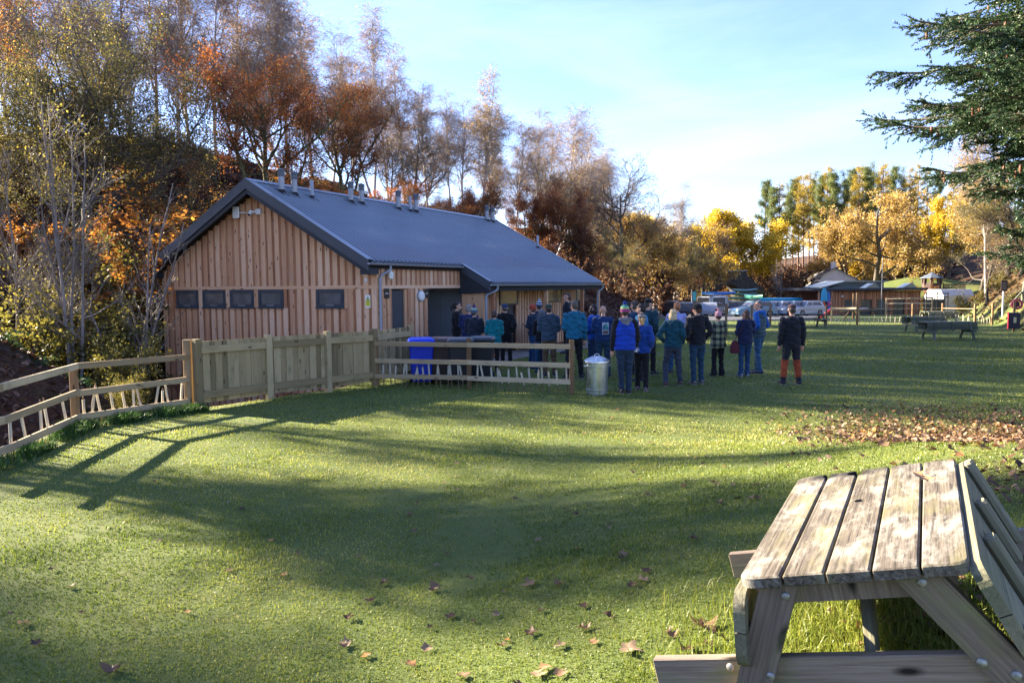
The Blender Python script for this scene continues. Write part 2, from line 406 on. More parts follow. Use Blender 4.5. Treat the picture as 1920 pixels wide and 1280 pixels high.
# taller grass under the picnic table
P=np.stack([rg.normal(1.62,.42,9000),rg.normal(3.35,.45,9000)],-1)
Vb,Tb,n=blade_mesh(P[:,0],P[:,1],.04+.10*rg.random(len(P)),.0045,1.2)
tag(np_mesh('tufted_grass',Vb,Tb,gmat,rnd=np.tile(.2+.5*rg.random(n),3)),'taller tufts of bright grass under the picnic table','long grass',kind='stuff')

# ================================================================ LEAVES ON THE GROUND
LEAFC=[(.05,.026,.015),(.11,.058,.03),(.19,.11,.06),(.28,.20,.13),(.42,.17,.03)]
lfm=leafmat('fallen_leaf',LEAFC,.18)
def leafpoly(lobes=5,seed=0):
    r_=random.Random(seed); pts=[]
    n=lobes*4
    for i in range(n):
        a=-math.pi*.5+math.pi*2*(i+.5)/n
        k=i%4; rr={0:.70,1:.98,2:.76,3:.58}[k]*(.85+.3*r_.random())
        if abs(a+math.pi/2)<.35 or abs(a-1.5*math.pi)<.35: rr*=.5
        pts.append((rr*math.cos(a),rr*math.sin(a)))
    return pts
def leaf_proto(seed,curl):
    r_=random.Random(seed); pts=leafpoly(5,seed); s=1
    ca=r_.random()*6.28; cx,cy=math.cos(ca),math.sin(ca); vs=[]
    def zf(x,y): q=x*cx+y*cy; return curl*(q*q)*1.1+.18*curl*math.sin(5*(x*cy-y*cx))+.1
    for k in (.0,.5,1.): 
        if k==0: vs.append((0,0,zf(0,0)))
        else: vs+=[(x*k,y*k,zf(x*k,y*k)+(.06*curl*((i%2)*2-1) if k==1 else 0)) for i,(x,y) in enumerate(pts)]
    n=len(pts); fs=[(0,1+i,1+(i+1)%n) for i in range(n)]+[(1+i,1+n+i,1+n+(i+1)%n,1+(i+1)%n) for i in range(n)]
    mb=MB(); mb.add(vs,fs,rnd=seed*.618%1)
    mb.tube([(0,-.05,zf(0,0)),(.1,-.9,.22+.3*curl),(.3,-1.35,.5*curl+.1)],[.03,.022,.018],4,rnd=.6)
    return mb
protos=[leaf_proto(i,c) for i,c in enumerate([.2,.4,.7,.3,.9,.12])]
lp=[]
k=0
spots=[]
for (px,py,s,pi) in [(210,1262,.10,4),(688,1240,.05,3),(655,1168,.06,2),(775,1002,.055,4),(428,948,.045,1),(815,1108,.08,4),(992,1102,.075,1),(720,1100,.06,2),(532,1086,.05,3),(1180,1225,.09,1),(1320,1186,.11,4),(1290,1225,.07,2),(800,1225,.06,1),(995,1197,.06,2),(1083,1033,.05,3),(1167,1047,.06,1),(1300,1015,.055,2),(1350,950,.05,0),(1095,1190,.06,4),(770,1255,.06,3),(940,1220,.05,2),(1345,912,.045,1),(1205,1095,.06,3),(1140,1165,.05,2),(1050,1270,.06,1),(45,1178,.07,3),(68,1212,.06,0),(135,1105,.05,1),(1420,940,.05,2),(1060,960,.04,0),(1185,1105,.06,2),(845,1165,.06,0),(930,1160,.045,1),(1010,1275,.07,3),(840,1045,.04,2),(560,1045,.04,4),(430,1075,.045,3),(300,1020,.04,1),(600,1075,.045,0),(880,1090,.05,4)]:
    p=ground(px,py); spots.append((p[0],p[1],s*.72,pi))
rr=random.Random(77)
while len(spots)<270:
    d=3.2*math.exp(rr.random()*math.log(7)); a=R(rr.uniform(-36,36)); x_=d*math.sin(a); y_=d*math.cos(a)
    if float(tl(x_,y_))>-.3: continue
    if rr.random()>.12+.9*float(sstep(-3,6,x_+.0*y_)): continue
    spots.append((x_,y_,rr.uniform(.022,.045),rr.randrange(6)))
pl=[]
for i,mb_ in enumerate(protos):
    pl.append(None)
for (x_,y_,s,pi) in spots:
    if pl[pi] is None:
        o_=protos[pi].build('fallen_leaf',lfm,smooth=True); pl[pi]=o_
        tag(o_,'curled brown maple leaf fallen on the open lawn','leaf','fallen leaves lying singly on the lawn')
    else:
        o_=pl[pi].copy(); C.objects.link(o_)
    o_.location=(x_,y_,tz(x_,y_)+.02); o_.scale=(s,s,s*.8); o_.rotation_euler=(rr.uniform(-.25,.25),rr.uniform(-.25,.25),rr.random()*6.28)
# drift of leaves (stuff): instanced as one mesh
def litter_mesh(name,x,y,s,mat,label,z=None,cols=None,flat=.5):
    base=np.array([(a,b,0) for a,b in leafpoly(3,3)]); n=len(x); k=len(base)
    base[:,2]=(.5*base[:,0]**2+.35*np.sin(3*base[:,1]))*.7
    an=rg.random(n)*6.28; t1=rg.normal(0,flat,n); t2=rg.normal(0,flat,n)
    ca,sa=np.cos(an),np.sin(an)
    P_=base[None]*s[:,None,None]*np.stack([np.ones(n),.6+.6*rg.random(n),rg.uniform(.2,1.6,n)],-1)[:,None,:]
    X_=P_[...,0]; Y_=P_[...,1]; Z_=P_[...,2]
    Z2=Z_+X_*np.sin(t1)[:,None]+Y_*np.sin(t2)[:,None]
    Xr=X_*ca[:,None]-Y_*sa[:,None]; Yr=X_*sa[:,None]+Y_*ca[:,None]
    z=terrain(x,y)+.012+rg.random(n)*.02 if z is None else z
    V=np.stack([Xr+x[:,None],Yr+y[:,None],Z2+z[:,None]],-1).reshape(-1,3)
    i=(np.arange(n)*k)[:,None]
    T=np.concatenate([np.stack([i[:,0],i[:,0]+j,i[:,0]+j+1],-1) for j in range(1,k-1)])
    return tag(np_mesh(name,V,T,mat,rnd=np.tile(rg.random(n),k-2)),label,'leaves',kind='stuff')
x=rg.uniform(1.5,14,90000); y=rg.uniform(3.5,15,90000)
lm=sstep(.0,3.2,((x-2.6)-.12*(y-8)+1.8*vnoise(x,y,1.9,10)+1.8*vnoise(x,y,.45,11)))*sstep(3.0,5.0,y)*(1-sstep(10.0,14.5,y))
ok=rg.random(len(x))<lm*.5+.06*sstep(-1,2.2,(x-4.0)-.2*(y-8))*sstep(3,5,y)*(1-sstep(12,14,y))+.0015
gx=rg.normal(1.95,.3,260); gy=rg.normal(3.25,.45,260)
x=np.concatenate([x[ok],gx]); y=np.concatenate([y[ok],gy])
litter_mesh('leaf_drift',x,y,rg.uniform(.016,.042,len(x)),lfm,'drift of brown fallen leaves on the grass beyond the picnic table')
# hillside litter
n=110000
x=rg.uniform(-34,8,n); y=rg.uniform(6,62,n); t=tl(x,y)
ok=(t>.6)&(t<26)&(np.abs(x)<y*.75)&(rg.random(n)<np.clip(22/y,.2,1)); x,y=x[ok],y[ok]
hl=leafmat('hill_litter',[(.035,.018,.012),(.085,.042,.026),(.15,.075,.045),(.24,.14,.08)],.15)
litter_mesh('leaf_litter',x,y,rg.uniform(.035,.07,len(x))*(1+y/40),hl,'dark brown leaf litter covering the wooded slope')
n=26000
x=rg.uniform(10,75,n); y=rg.uniform(14,118,n); r_=x-np.interp(y,YR,XR)
ok=(r_>.5)&(r_<26)&(x<y*.72); x,y=x[ok],y[ok]
hl2=leafmat('bank_litter',[(.06,.03,.015),(.16,.08,.04),(.28,.16,.07)],.1)
litter_mesh('leaf_litter',x,y,rg.uniform(.05,.10,len(x))*(1+y/50),hl2,'tan fallen leaves scattered over the bank on the right')
# bracken: arching fronds in clumps
def fronds(name,x,y,ln,mat,label,per=9,cat='bracken'):
    n=len(x); X0=np.repeat(x,per)+rg.normal(0,.1,n*per); Y0_=np.repeat(y,per)+rg.normal(0,.1,n*per); Ls=np.repeat(ln,per)*rg.uniform(.6,1.15,n*per)
    a=rg.random(n*per)*6.28; K=7; z0=terrain(X0,Y0_); out=[];T=[]
    t=np.linspace(0,1,K); dx=np.cos(a);dy=np.sin(a); hgt=.75
    px_=X0[:,None]+dx[:,None]*Ls[:,None]*t*.8; py_=Y0_[:,None]+dy[:,None]*Ls[:,None]*t*.8
    pz_=z0[:,None]+Ls[:,None]*(1.5*t-1.35*t*t)*hgt
    # leaflets either side
    V=[];nn=len(X0)
    for i in range(1,K):
        wd=Ls*.28*(1-(t[i])*.75)
        for sgn in(-1,1):
            c0=np.stack([px_[:,i-1],py_[:,i-1],pz_[:,i-1]],-1); c1=np.stack([px_[:,i],py_[:,i],pz_[:,i]],-1)
            tip=(c0+c1)/2+np.stack([-dy*sgn*wd+dx*wd*.4,dx*sgn*wd+dy*wd*.4,-.12*wd+rg.normal(0,.03,nn)],-1)
            V.append(np.stack([c0,c0*.35+c1*.65,tip],1))
    V=np.concatenate(V).reshape(-1,3); T=np.arange(len(V)).reshape(-1,3)
    return tag(np_mesh(name,V,T,mat,rnd=np.tile(np.repeat(rg.random(n),per),2*(K-1))),label,cat,kind='stuff')
n=5200
x=rg.uniform(-34,20,n); y=rg.uniform(10,90,n); t=tl(x,y); nz=vnoise(x,y,4,41)
ok=(((t>8.5)&(t<24))|((y>32)&(t>.3)&(t<20)))&(nz>-.18)&(np.abs(x)<y*.75); x,y=x[ok],y[ok]
br=leafmat('dead_bracken',[(.05,.024,.017),(.11,.05,.032),(.19,.09,.055),(.30,.17,.09)],.35)
fronds('bracken',x,y,rg.uniform(.5,1.0,len(x)),br,'dead russet bracken covering the slope beyond the building')
x=rg.uniform(-16,-7,420); y=rg.uniform(9,24,420); t=tl(x,y); ok=(t>2.5)&(vnoise(x,y,2.2,43)>.08); x,y=x[ok],y[ok]
gf=leafmat('green_fern',[(.012,.03,.01),(.03,.07,.02),(.06,.11,.03)],.3)
fronds('ferns',x,y,rg.uniform(.35,.7,len(x)),gf,'green ferns growing low on the shaded slope at left',8,'ferns')
# ================================================================ TREES
def nrm(v): return v/np.maximum(np.linalg.norm(v,axis=-1,keepdims=True),1e-9)
def grow(rg,P,D,Ln,R0,K,wander,trop,taper=.25,gz=0.):
    n=len(P); pts=np.empty((n,K+1,3)); rad=np.empty((n,K+1)); pts[:,0]=P; d=nrm(D); rad[:,0]=R0
    for k in range(1,K+1):
        d=d+rg.normal(0,wander,(n,3)); d[:,2]+=trop*(1+gz*k); d=nrm(d)
        pts[:,k]=pts[:,k-1]+d*(Ln/K)[:,None]; rad[:,k]=R0*(1-(1-taper)*k/K)
    return pts,rad
def children(rg,pts,rad,n,t0,t1,ang,angs=.15,flat=0,byarea=False):
    B,K,_=pts.shape; wl=np.linalg.norm(pts[:,-1]-pts[:,0],axis=1)**1.35; b=rg.choice(B,n,p=wl/wl.sum())
    t=t0+(t1-t0)*rg.random(n); s=t*(K-1); i=np.minimum(s.astype(int),K-2); f=(s-i)[:,None]
    p=pts[b,i]*(1-f)+pts[b,i+1]*f; tg=nrm(pts[b,i+1]-pts[b,i]); r=rad[b,i]*(1-f[:,0])+rad[b,i+1]*f[:,0]
    rv=rg.normal(size=(n,3)); rv[:,2]*=(1-flat); pr=nrm(rv-tg*(rv*tg).sum(-1,keepdims=True))
    a=ang+rg.normal(0,angs,n); d=tg*np.cos(a)[:,None]+pr*np.sin(a)[:,None]
    return p,d,r,t,b
def tubes(pts,rad,S):
    B,K,_=pts.shape; d=np.empty_like(pts); d[:,1:-1]=pts[:,2:]-pts[:,:-2]; d[:,0]=pts[:,1]-pts[:,0]; d[:,-1]=pts[:,-1]-pts[:,-2]; d=nrm(d)
    up=np.zeros_like(d); up[...,2]=1; par=np.abs(d[...,2])>.9; up[par]=[1,0,0]
    x=nrm(np.cross(d,up)); y=np.cross(x,d); a=np.arange(S)*2*np.pi/S
    V=pts[:,:,None,:]+rad[:,:,None,None]*(x[:,:,None,:]*np.cos(a)[None,None,:,None]+y[:,:,None,:]*np.sin(a)[None,None,:,None])
    i=(np.arange(B)*K*S)[:,None,None]+(np.arange(K-1)*S)[None,:,None]+np.arange(S)[None,None,:]
    j=(np.arange(B)*K*S)[:,None,None]+(np.arange(K-1)*S)[None,:,None]+((np.arange(S)+1)%S)[None,None,:]
    F=np.stack([i,j,j+S,i+S],-1).reshape(-1,4)
    return V.reshape(-1,3),F
def merge(parts):
    V=[];F=[];o=0
    for v,f in parts: V.append(v);F.append(f+o);o+=len(v)
    return np.concatenate(V),np.concatenate(F)
def leafquads(rg,pts,n,s0,s1,spread,el=1.5,k0=1,droop=0):
    B,K,_=pts.shape; b=rg.integers(0,B,n); t=(k0+(K-1-k0)*rg.random(n)); i=np.minimum(t.astype(int),K-2); f=(t-i)[:,None]
    c=pts[b,i]*(1-f)+pts[b,i+1]*f+rg.normal(0,spread,(n,3)); c[:,2]-=np.abs(rg.normal(0,spread,n))*droop
    a=nrm(rg.normal(size=(n,3))); e=nrm(np.cross(a,rg.normal(size=(n,3)))); s=rg.uniform(s0,s1,n)[:,None]
    a=a*s*el; e=e*s
    V=np.stack([c-a*.5,c+e*.5+a*.05,c+a*.5,c-e*.5+a*.05],1).reshape(-1,3)
    return V,np.arange(n*4).reshape(-1,4)
def clumprnd(rg,V,amp=.35,sc=1.2):
    c=V.reshape(-1,4,3).mean(1); q=np.sin(c[:,0]*sc*2.1+1.3*np.sin(c[:,1]*sc*1.7))*np.sin(c[:,1]*sc*1.9+1.1*np.sin(c[:,2]*sc*2.3))
    return np.clip(.5+amp*q+rg.normal(0,.2,len(c)),0,1)
bark_birch,nt,o=mat_new('birch_bark'); c=ramp(nt,noise_(nt,3,5,.7,vscale=(1,1,5)),[(.10,.08,.075),(.34,.30,.28),(.52,.48,.45)],[.36,.46,.7]); pbsdf(nt,o,c,.8)
def barkm(name,a,b,sc=4):
    m,nt,o=mat_new(name); f=noise_(nt,sc,6,.7,vscale=(1,1,.25)); pbsdf(nt,o,ramp(nt,f,[a,b],[.35,.65]),.9,0,bumpn(nt,f,.6,.04),.2); return m
bark_dark=barkm('dark_bark',(.045,.036,.03),(.13,.11,.085)); bark_green=barkm('mossy_bark',(.05,.045,.022),(.16,.15,.07))
bark_pine=barkm('pine_bark',(.07,.04,.028),(.22,.12,.08)); bark_pale=barkm('pale_bark',(.13,.11,.10),(.30,.26,.24))
twig_p=plain('birch_twig',(.25,.195,.165),.8,0,.3,0,2); twig_b=plain('brown_twig',(.12,.09,.065),.8,0,.3,0,2)
PAL=dict(
 rust=[(.14,.04,.015),(.30,.085,.02),(.45,.15,.03),(.60,.27,.05)],
 orange=[(.15,.06,.02),(.28,.11,.022),(.44,.18,.03),(.58,.32,.05)],
 olive=[(.055,.055,.018),(.11,.105,.03),(.19,.16,.04),(.38,.26,.05)],
 yellow=[(.26,.20,.02),(.50,.34,.02),(.66,.45,.03),(.70,.54,.08)],
 ochre=[(.20,.12,.04),(.36,.22,.055),(.48,.33,.085),(.58,.43,.16)],
 russet=[(.10,.038,.02),(.20,.07,.03),(.33,.13,.045),(.50,.25,.07)],
 birchleaf=[(.22,.12,.05),(.38,.22,.07),(.50,.33,.09)],
 pine=[(.05,.08,.025),(.095,.135,.038),(.15,.19,.05),(.28,.27,.06)],
 larch=[(.16,.13,.02),(.36,.27,.03),(.50,.37,.04)],
 bush=[(.07,.075,.02),(.17,.15,.028),(.32,.26,.045)],
 brownbush=[(.06,.03,.018),(.12,.06,.03),(.20,.10,.045)])
LM={k:leafmat('leaf_'+k,v,.5) for k,v in PAL.items()}
def finish(name,trunkparts,barkmat,crown,crownmat,rnd=None,twigs=None,twigmat=None,crownname='crown'):
    e=empty(name)
    V,F=merge(trunkparts); t=np_mesh('trunk',V,F,barkmat,e,smooth=True)
    if crown is not None or twigs is not None:
        vs=[];fs=[];mi=[];rn=[];off=0;mats=[]
        if twigs is not None:
            V,F=merge(twigs); vs.append(V);fs.append(F);mi.append(np.zeros(len(F),int));rn.append(np.full(len(F),.5));off=len(V);mats.append(twigmat)
        if crown is not None:
            V,F=crown; vs.append(V);fs.append(F+off);mi.append(np.full(len(F),len(mats)));rn.append(rnd);mats.append(crownmat)
        np_mesh(crownname,np.concatenate(vs),np.concatenate(fs),mats,e,rnd=np.concatenate(rn),midx=np.concatenate(mi))
    return e
def birch(seed,H=16,leaves=3600,stems=1,lm='birchleaf',droop=.22,tw=3600):
    g=np.random.default_rng(seed); T=[];W_=[];l1=[];
    D=np.array([[0,0,1.]]*stems)+g.normal(0,.12 if stems>1 else .03,(stems,3)); 
    tp,tr=grow(g,np.zeros((stems,3)),D,H*(1-.12*np.arange(stems)),np.full(stems,.13),14,.035,.06,.12)
    T.append(tubes(tp,tr,8))
    p,d,r,t,b=children(g,tp,tr,34*stems,.25,.98,.52,.15); ln=H*.30*(1.15-t)*g.uniform(.7,1.2,len(t))+.5
    p1,r1=grow(g,p,d,ln,np.minimum(r*.6,.075),8,.09,.10,.2); T.append(tubes(p1,r1,5))
    p,d,r,t,b=children(g,p1,r1,260*stems,.2,1,.6,.2); p2,r2=grow(g,p,d,g.uniform(.6,1.5,len(t))*H/16,np.minimum(r*.6,.026),6,.13,-.04,.3); T.append(tubes(p2,r2,4))
    A=np.concatenate([p2,p2]); p,d,r,t,b=children(g,p2,r2,tw,.1,1,.6,.3); p3,r3=grow(g,p,d,g.uniform(.5,1.5,tw),np.full(tw,.0075),5,.12,-droop,.35,.15)
    tws=[tubes(p3,r3,3)]
    cr=leafquads(g,p3,leaves,.05,.09,.05); 
    return finish('birch_tree',T,bark_birch,cr,LM[lm],clumprnd(g,cr[0],.3),tws,twig_p)
def oak(seed,H=11,spread=.62,leaves=22000,s=(.10,.17),lm='rust',bark=bark_green,f0=.18,name='oak_tree',n1=13,up=.07,twn=2400,lean=(0,0),low=-.0,leafspread=.16,r0=.26,a1=1.05):
    g=np.random.default_rng(seed); T=[]
    tp,tr=grow(g,np.zeros((1,3)),np.array([[lean[0],lean[1],1.]]),np.array([H*.8]),np.array([r0*H/11]),10,.09,.04,.22); tr[:,0]*=1.35; T.append(tubes(tp,tr,9))
    p,d,r,t,b=children(g,tp,tr,n1,f0,.98,a1,.25); ln=H*spread*(1.12-.62*t)*g.uniform(.75,1.15,n1)
    p1,r1=grow(g,p,d,ln,np.minimum(r*.62,.13*H/11),10,.15,up,.22); T.append(tubes(p1,r1,7))
    p,d,r,t,b=children(g,p1,r1,n1*9,.22,1,.8,.25); p2,r2=grow(g,p,d,H*.22*(1.15-.6*t)*g.uniform(.6,1.2,len(t)),np.minimum(r*.6,.045),7,.18,.05+low,.3); T.append(tubes(p2,r2,5))
    p,d,r,t,b=children(g,p2,r2,n1*48,.15,1,.8,.3); p3,r3=grow(g,p,d,H*.09*g.uniform(.6,1.3,len(t)),np.minimum(r*.6,.016),5,.2,.03+low,.35); T.append(tubes(p3,r3,4))
    p,d,r,t,b=children(g,p3,r3,twn,.1,1,.8,.3); p4,r4=grow(g,p,d,H*.045*g.uniform(.6,1.3,len(t)),np.full(twn,.007),3,.2,0,.4); tw=[tubes(p4,r4,3)]
    cr=None;rn=None
    if leaves:
        keep=(np.sin(p4[:,0,0]*1.9+seed)+np.sin(p4[:,0,1]*2.3)+np.sin(p4[:,0,2]*2.1+seed))>-1.1
        cr=leafquads(g,p4[keep],leaves,s[0],s[1],leafspread,1.4,0); rn=clumprnd(g,cr[0],.32,.9)
    return finish(name,T,bark,cr,LM[lm] if leaves else None,rn,tw,twig_b)
def pine(seed,H=20,larch=False):
    g=np.random.default_rng(seed)
    tp,tr=grow(g,np.zeros((1,3)),np.array([[0,0,1.]]),np.array([float(H)]),np.array([.2]),12,.012,.03,.2); T=[tubes(tp,tr,7)]
    n=80 if larch else 50
    p,d,r,t,b=children(g,tp,tr,n,.34 if larch else .5,.99,1.35 if larch else 1.1,.2,.3); ln=H*(.12 if larch else .125)*(1.2-t)*g.uniform(.6,1.3,n)*(1.25 if not larch else 1.1)
    p1,r1=grow(g,p,d,ln,np.minimum(r*.4,.05),6,.1,-.0 if larch else .1,.3); T.append(tubes(p1,r1,4))
    p,d,r,t,b=children(g,p1,r1,n*9,.25,1,.7,.25); p2,r2=grow(g,p,d,g.uniform(.3,.9,len(t)),np.full(len(t),.015),3,.15,.08 if not larch else -.05,.4); T.append(tubes(p2,r2,3))
    cr=leafquads(g,p2,17000 if not larch else 17000,.05,.09,.26 if not larch else .17,3.2 if not larch else 2.2,0)
    return finish('larch_tree' if larch else 'pine_tree',T,bark_pine,cr,LM['larch' if larch else 'pine'],clumprnd(g,cr[0],.3,.8))
def sapling(seed,H=6,stems=4,leaves=250,lm='bush',name='sapling',pale=True,tw=700,spread=.14,up=.05):
    g=np.random.default_rng(seed)
    D=np.array([[0,0,1.]]*stems)+g.normal(0,spread,(stems,3)); tp,tr=grow(g,g.normal(0,.08,(stems,3))*[1,1,0],D,H*g.uniform(.75,1.05,stems),np.full(stems,.05),10,.05,up,.2); T=[tubes(tp,tr,6)]
    p,d,r,t,b=children(g,tp,tr,13*stems,.25,1,.75,.2); p1,r1=grow(g,p,d,H*.26*(1.2-t)*g.uniform(.7,1.3,len(t)),np.minimum(r*.5,.02),7,.08,.09,.25); T.append(tubes(p1,r1,4))
    p,d,r,t,b=children(g,p1,r1,tw,.2,1,.6,.2); p2,r2=grow(g,p,d,H*.08*g.uniform(.5,1.5,tw),np.full(tw,.006),4,.1,.06,.35)
    cr=None;rn=None
    if leaves: cr=leafquads(g,p2,leaves*2,.03,.055,.06); rn=g.random(len(cr[0])//4)
    return finish(name,T,bark_pale if pale else bark_dark,cr,LM[lm] if leaves else None,rn,[tubes(p2,r2,3)],bark_pale if pale else twig_b)
def bushp(seed,H=1.6,leaves=2600,lm='bush',s=(.05,.10),stems=9,name='bush'):
    g=np.random.default_rng(seed)
    D=np.array([[0,0,1.]]*stems)+g.normal(0,.55,(stems,3)); tp,tr=grow(g,g.normal(0,.1,(stems,3))*[1,1,0],D,H*g.uniform(.7,1.05,stems),np.full(stems,.015),6,.12,.06,.3)
    p,d,r,t,b=children(g,tp,tr,120,.2,1,.8,.3); p1,r1=grow(g,p,d,H*.35*g.uniform(.5,1.2,120),np.full(120,.006),4,.15,.02,.4)
    cr=leafquads(g,p1,leaves,s[0],s[1],.05,1.3,0)
    return finish(name,[tubes(tp,tr,4),tubes(p1,r1,3)],bark_dark,cr,LM[lm],clumprnd(g,cr[0],.25,3),crownname='foliage')
PR={}
PR['birch1']=birch(1); PR['birch2']=birch(2,stems=2,tw=6000,leaves=4000); PR['birch3']=birch(3,leaves=900); PR['birchgold']=birch(4,leaves=9000,lm='ochre')
PR['rust']=oak(12,H=9,spread=.80,f0=.08,lm='rust',leaves=25000,s=(.05,.085),twn=4500,n1=17,a1=1.0)
PR['olive']=oak(13,H=10,spread=.72,lm='olive',leaves=26000,bark=bark_dark,s=(.04,.075),twn=4500,n1=15)
PR['orange']=oak(14,H=9,spread=.7,lm='orange',leaves=9000,s=(.04,.075),twn=3600)
PR['bare']=oak(15,H=11,spread=.6,leaves=1500,lm='birchleaf',bark=bark_dark,twn=7000,name='bare_tree',s=(.07,.1))
PR['yellow']=oak(16,H=12,spread=.52,lm='yellow',leaves=50000,s=(.12,.2),bark=bark_dark,name='maple_tree',f0=.12,leafspread=.3)
PR['ochre']=oak(17,H=13,spread=.62,lm='ochre',leaves=27000,s=(.10,.18),bark=bark_dark,name='oak_tree',f0=.15,leafspread=.25)
PR['russet']=oak(18,H=9,spread=.62,lm='russet',leaves=52000,s=(.06,.10),name='beech_tree',f0=.05,low=-.04,leafspread=.2,n1=18)
PR['shrubby']=bushp(19,H=4.5,leaves=7000,lm='brownbush',s=(.10,.18),stems=14)
PR['pine1']=pine(21); PR['pine2']=pine(22,22); PR['larch1']=pine(23,19,True); PR['larch2']=pine(24,21,True)
PR['sap1']=sapling(31,H=8,stems=5,lm='bush',leaves=900); PR['sap2']=sapling(32,H=6.5,stems=2,leaves=200); PR['sap3']=sapling(33,H=5,stems=4,leaves=60,spread=.26,tw=380)
PR['bush']=bushp(34,1.8,6500,'bush',(.025,.05)); PR['obush']=bushp(35,2.6,11000,'orange',(.03,.06),12); PR['gbush']=bushp(36,1.8,8000,'olive',(.03,.055))
def dims(e):
    zs=[];
    for k in e.children:
        n=len(k.data.vertices); a=np.empty(n*3,np.float32); k.data.vertices.foreach_get('co',a); a=a.reshape(-1,3); zs.append(np.percentile(a[:,2],99.9))
    return max(zs)
HT={k:dims(v) for k,v in PR.items()}
used=set()
def tree(kind,px,d,ytop,label,group=None,rz=None,wide=1.,cat='tree',base=None):
    x_=at(px,540,d)[0]; z=tz(x_,d)-.08 if base is None else base
    top=at(px,ytop,d)[2]; s=(top-z)/HT[kind]; rz=RS.random()*6.28 if rz is None else rz
    sc_=(s*wide,s*wide,s); e=PR[kind]
    if kind not in used:
        used.add(kind); e.location=(x_,d,z); e.rotation_euler=(0,0,rz); e.scale=sc_; tag(e,label,cat,group); return e
    c=copy_tree(e,(x_,d,z),rz,label,sc_)
    if 'group' in c and not group: del c['group']
    c['category']=cat
    if group: c['group']=group
    return c
GB='bare birches lined along the wooded hilltop'
LB='tall bare silver birch in the row on the hilltop behind the timber building'
for i,(px,d,yt,k) in enumerate([(-40,34,-200,1),(40,40,-150,3),(95,44,-190,1),(150,38,-170,2),(205,46,-160,3),(255,44,-120,1),(300,48,-150,2),(345,44,-120,1),(372,50,-100,3),(415,48,-110,2),(455,52,-60,1),(500,50,-90,3),(545,53,-50,2),(590,56,-15,1),(625,60,55,3),(660,62,90,1),(805,62,150,1),(850,68,175,3),(965,76,215,1),(1000,84,195,3),(1105,98,245,1),(1140,100,290,2),(1225,118,380,3),(735,72,135,1),(785,74,165,2),(925,78,190,2),(1035,92,215,2),(1120,104,275,2),(870,74,190,3)]):
    tree('birch%d'%k,px,d,yt,LB,GB,wide=1.15)
tree('birch2',705,58,16,'tallest bare birch with two crowns standing above the middle of the roof ridge')
tree('birch1',762,62,72,'bare birch just right of the tallest one above the roof')
tree('birchgold',905,66,118,'tall birch with golden leaves among the bare birches')
tree('birch2',1065,88,195,'broad purple-brown birch high above the russet beech')
tree('bare',1180,86,288,'dark leafless tree with crooked branches where the birches end')
tree('birch3',1262,112,340,'small rounded bare birch above the yellow trees')
tree('bare',1312,118,402,'last bare brown tree at the right end of the left wood')
tree('rust',505,31,62,'big spreading oak with rust coloured leaves behind the gable',rz=.5,wide=1.0)
tree('rust',655,36,150,'rust leaved oak leaning right above the roof ridge',rz=2.4)
tree('orange',560,34,215,'orange leaved young oak directly behind the roof')
tree('orange',395,28,292,'low orange leaved oak beside the peak of the gable',wide=1.1)
tree('orange',10,29,-20,'orange and yellow oak in the top left corner',wide=1.05)
tree('olive',120,25,5,'dull green oak with heavy dark limbs, left one of the pair',rz=1.,wide=.95)
tree('olive',245,28,15,'dull green oak with heavy dark limbs, right one of the pair',rz=4.,wide=.85)
tree('olive',-60,24,120,'dull green oak cut by the left edge of the picture')
tree('bare',790,50,225,'dark bare oak arching over the roof vents')
tree('bare',730,46,260,'dark bare oak behind the middle of the roof')
tree('bare',1010,70,290,'bare brown tree between the birches and the russet beech')
tree('rust',760,44,330,'low rust coloured oak just over the roof ridge',wide=1.2)
for px,d,yt,k,lb in [(610,34,335,'rust','rust coloured thicket on the slope behind the second pair of vents'),(700,37,345,'orange','orange thicket on the slope above the middle of the ridge'),(820,42,362,'rust','rust coloured thicket on the slope left of the russet dome'),(540,33,318,'orange','orange undergrowth right behind the gable peak'),(770,40,345,'orange','orange thicket above the last vents of the middle group'),(860,45,360,'russet','small dark russet beech left of the dense dome')]:
    tree(k,px,d,yt,lb,wide=1.5)
tree('russet',905,46,338,'dark russet beech with a dense dome behind the roof',wide=1.05)
tree('russet',985,52,352,'second dark russet beech, between the dense dome and the orange one')
tree('russet',1062,52,342,'russet beech topped with orange behind the end of the roof',wide=.9)
tree('olive',1125,66,420,'green-brown tree behind the far eaves of the building')
tree('ochre',1195,92,392,'ochre tree in the wood left of the car park')
tree('olive',1240,100,430,'greenish tree in the wood above the parked black cars')
tree('yellow',1250,116,398,'yellow-green tree near the right end of the left wood')
tree('ochre',1290,110,440,'brown and ochre tree above the white van')
tree('olive',1165,80,440,'low dark tree at the foot of the left wood')
tree('bare',1325,150,455,'bare grey tree behind the stone bridge')
tree('ochre',1345,150,470,'low tan tree beyond the stone bridge')
for px,d,yt in [(1110,60,470),(1150,72,480),(1200,82,490),(1245,92,500),(1290,104,505),(1300,126,508),(1075,50,440),(1175,62,520)]:
    tree('shrubby',px,d,yt,'brown undergrowth shrub at the foot of the left wood','brown shrubs under the left wood',cat='shrub')
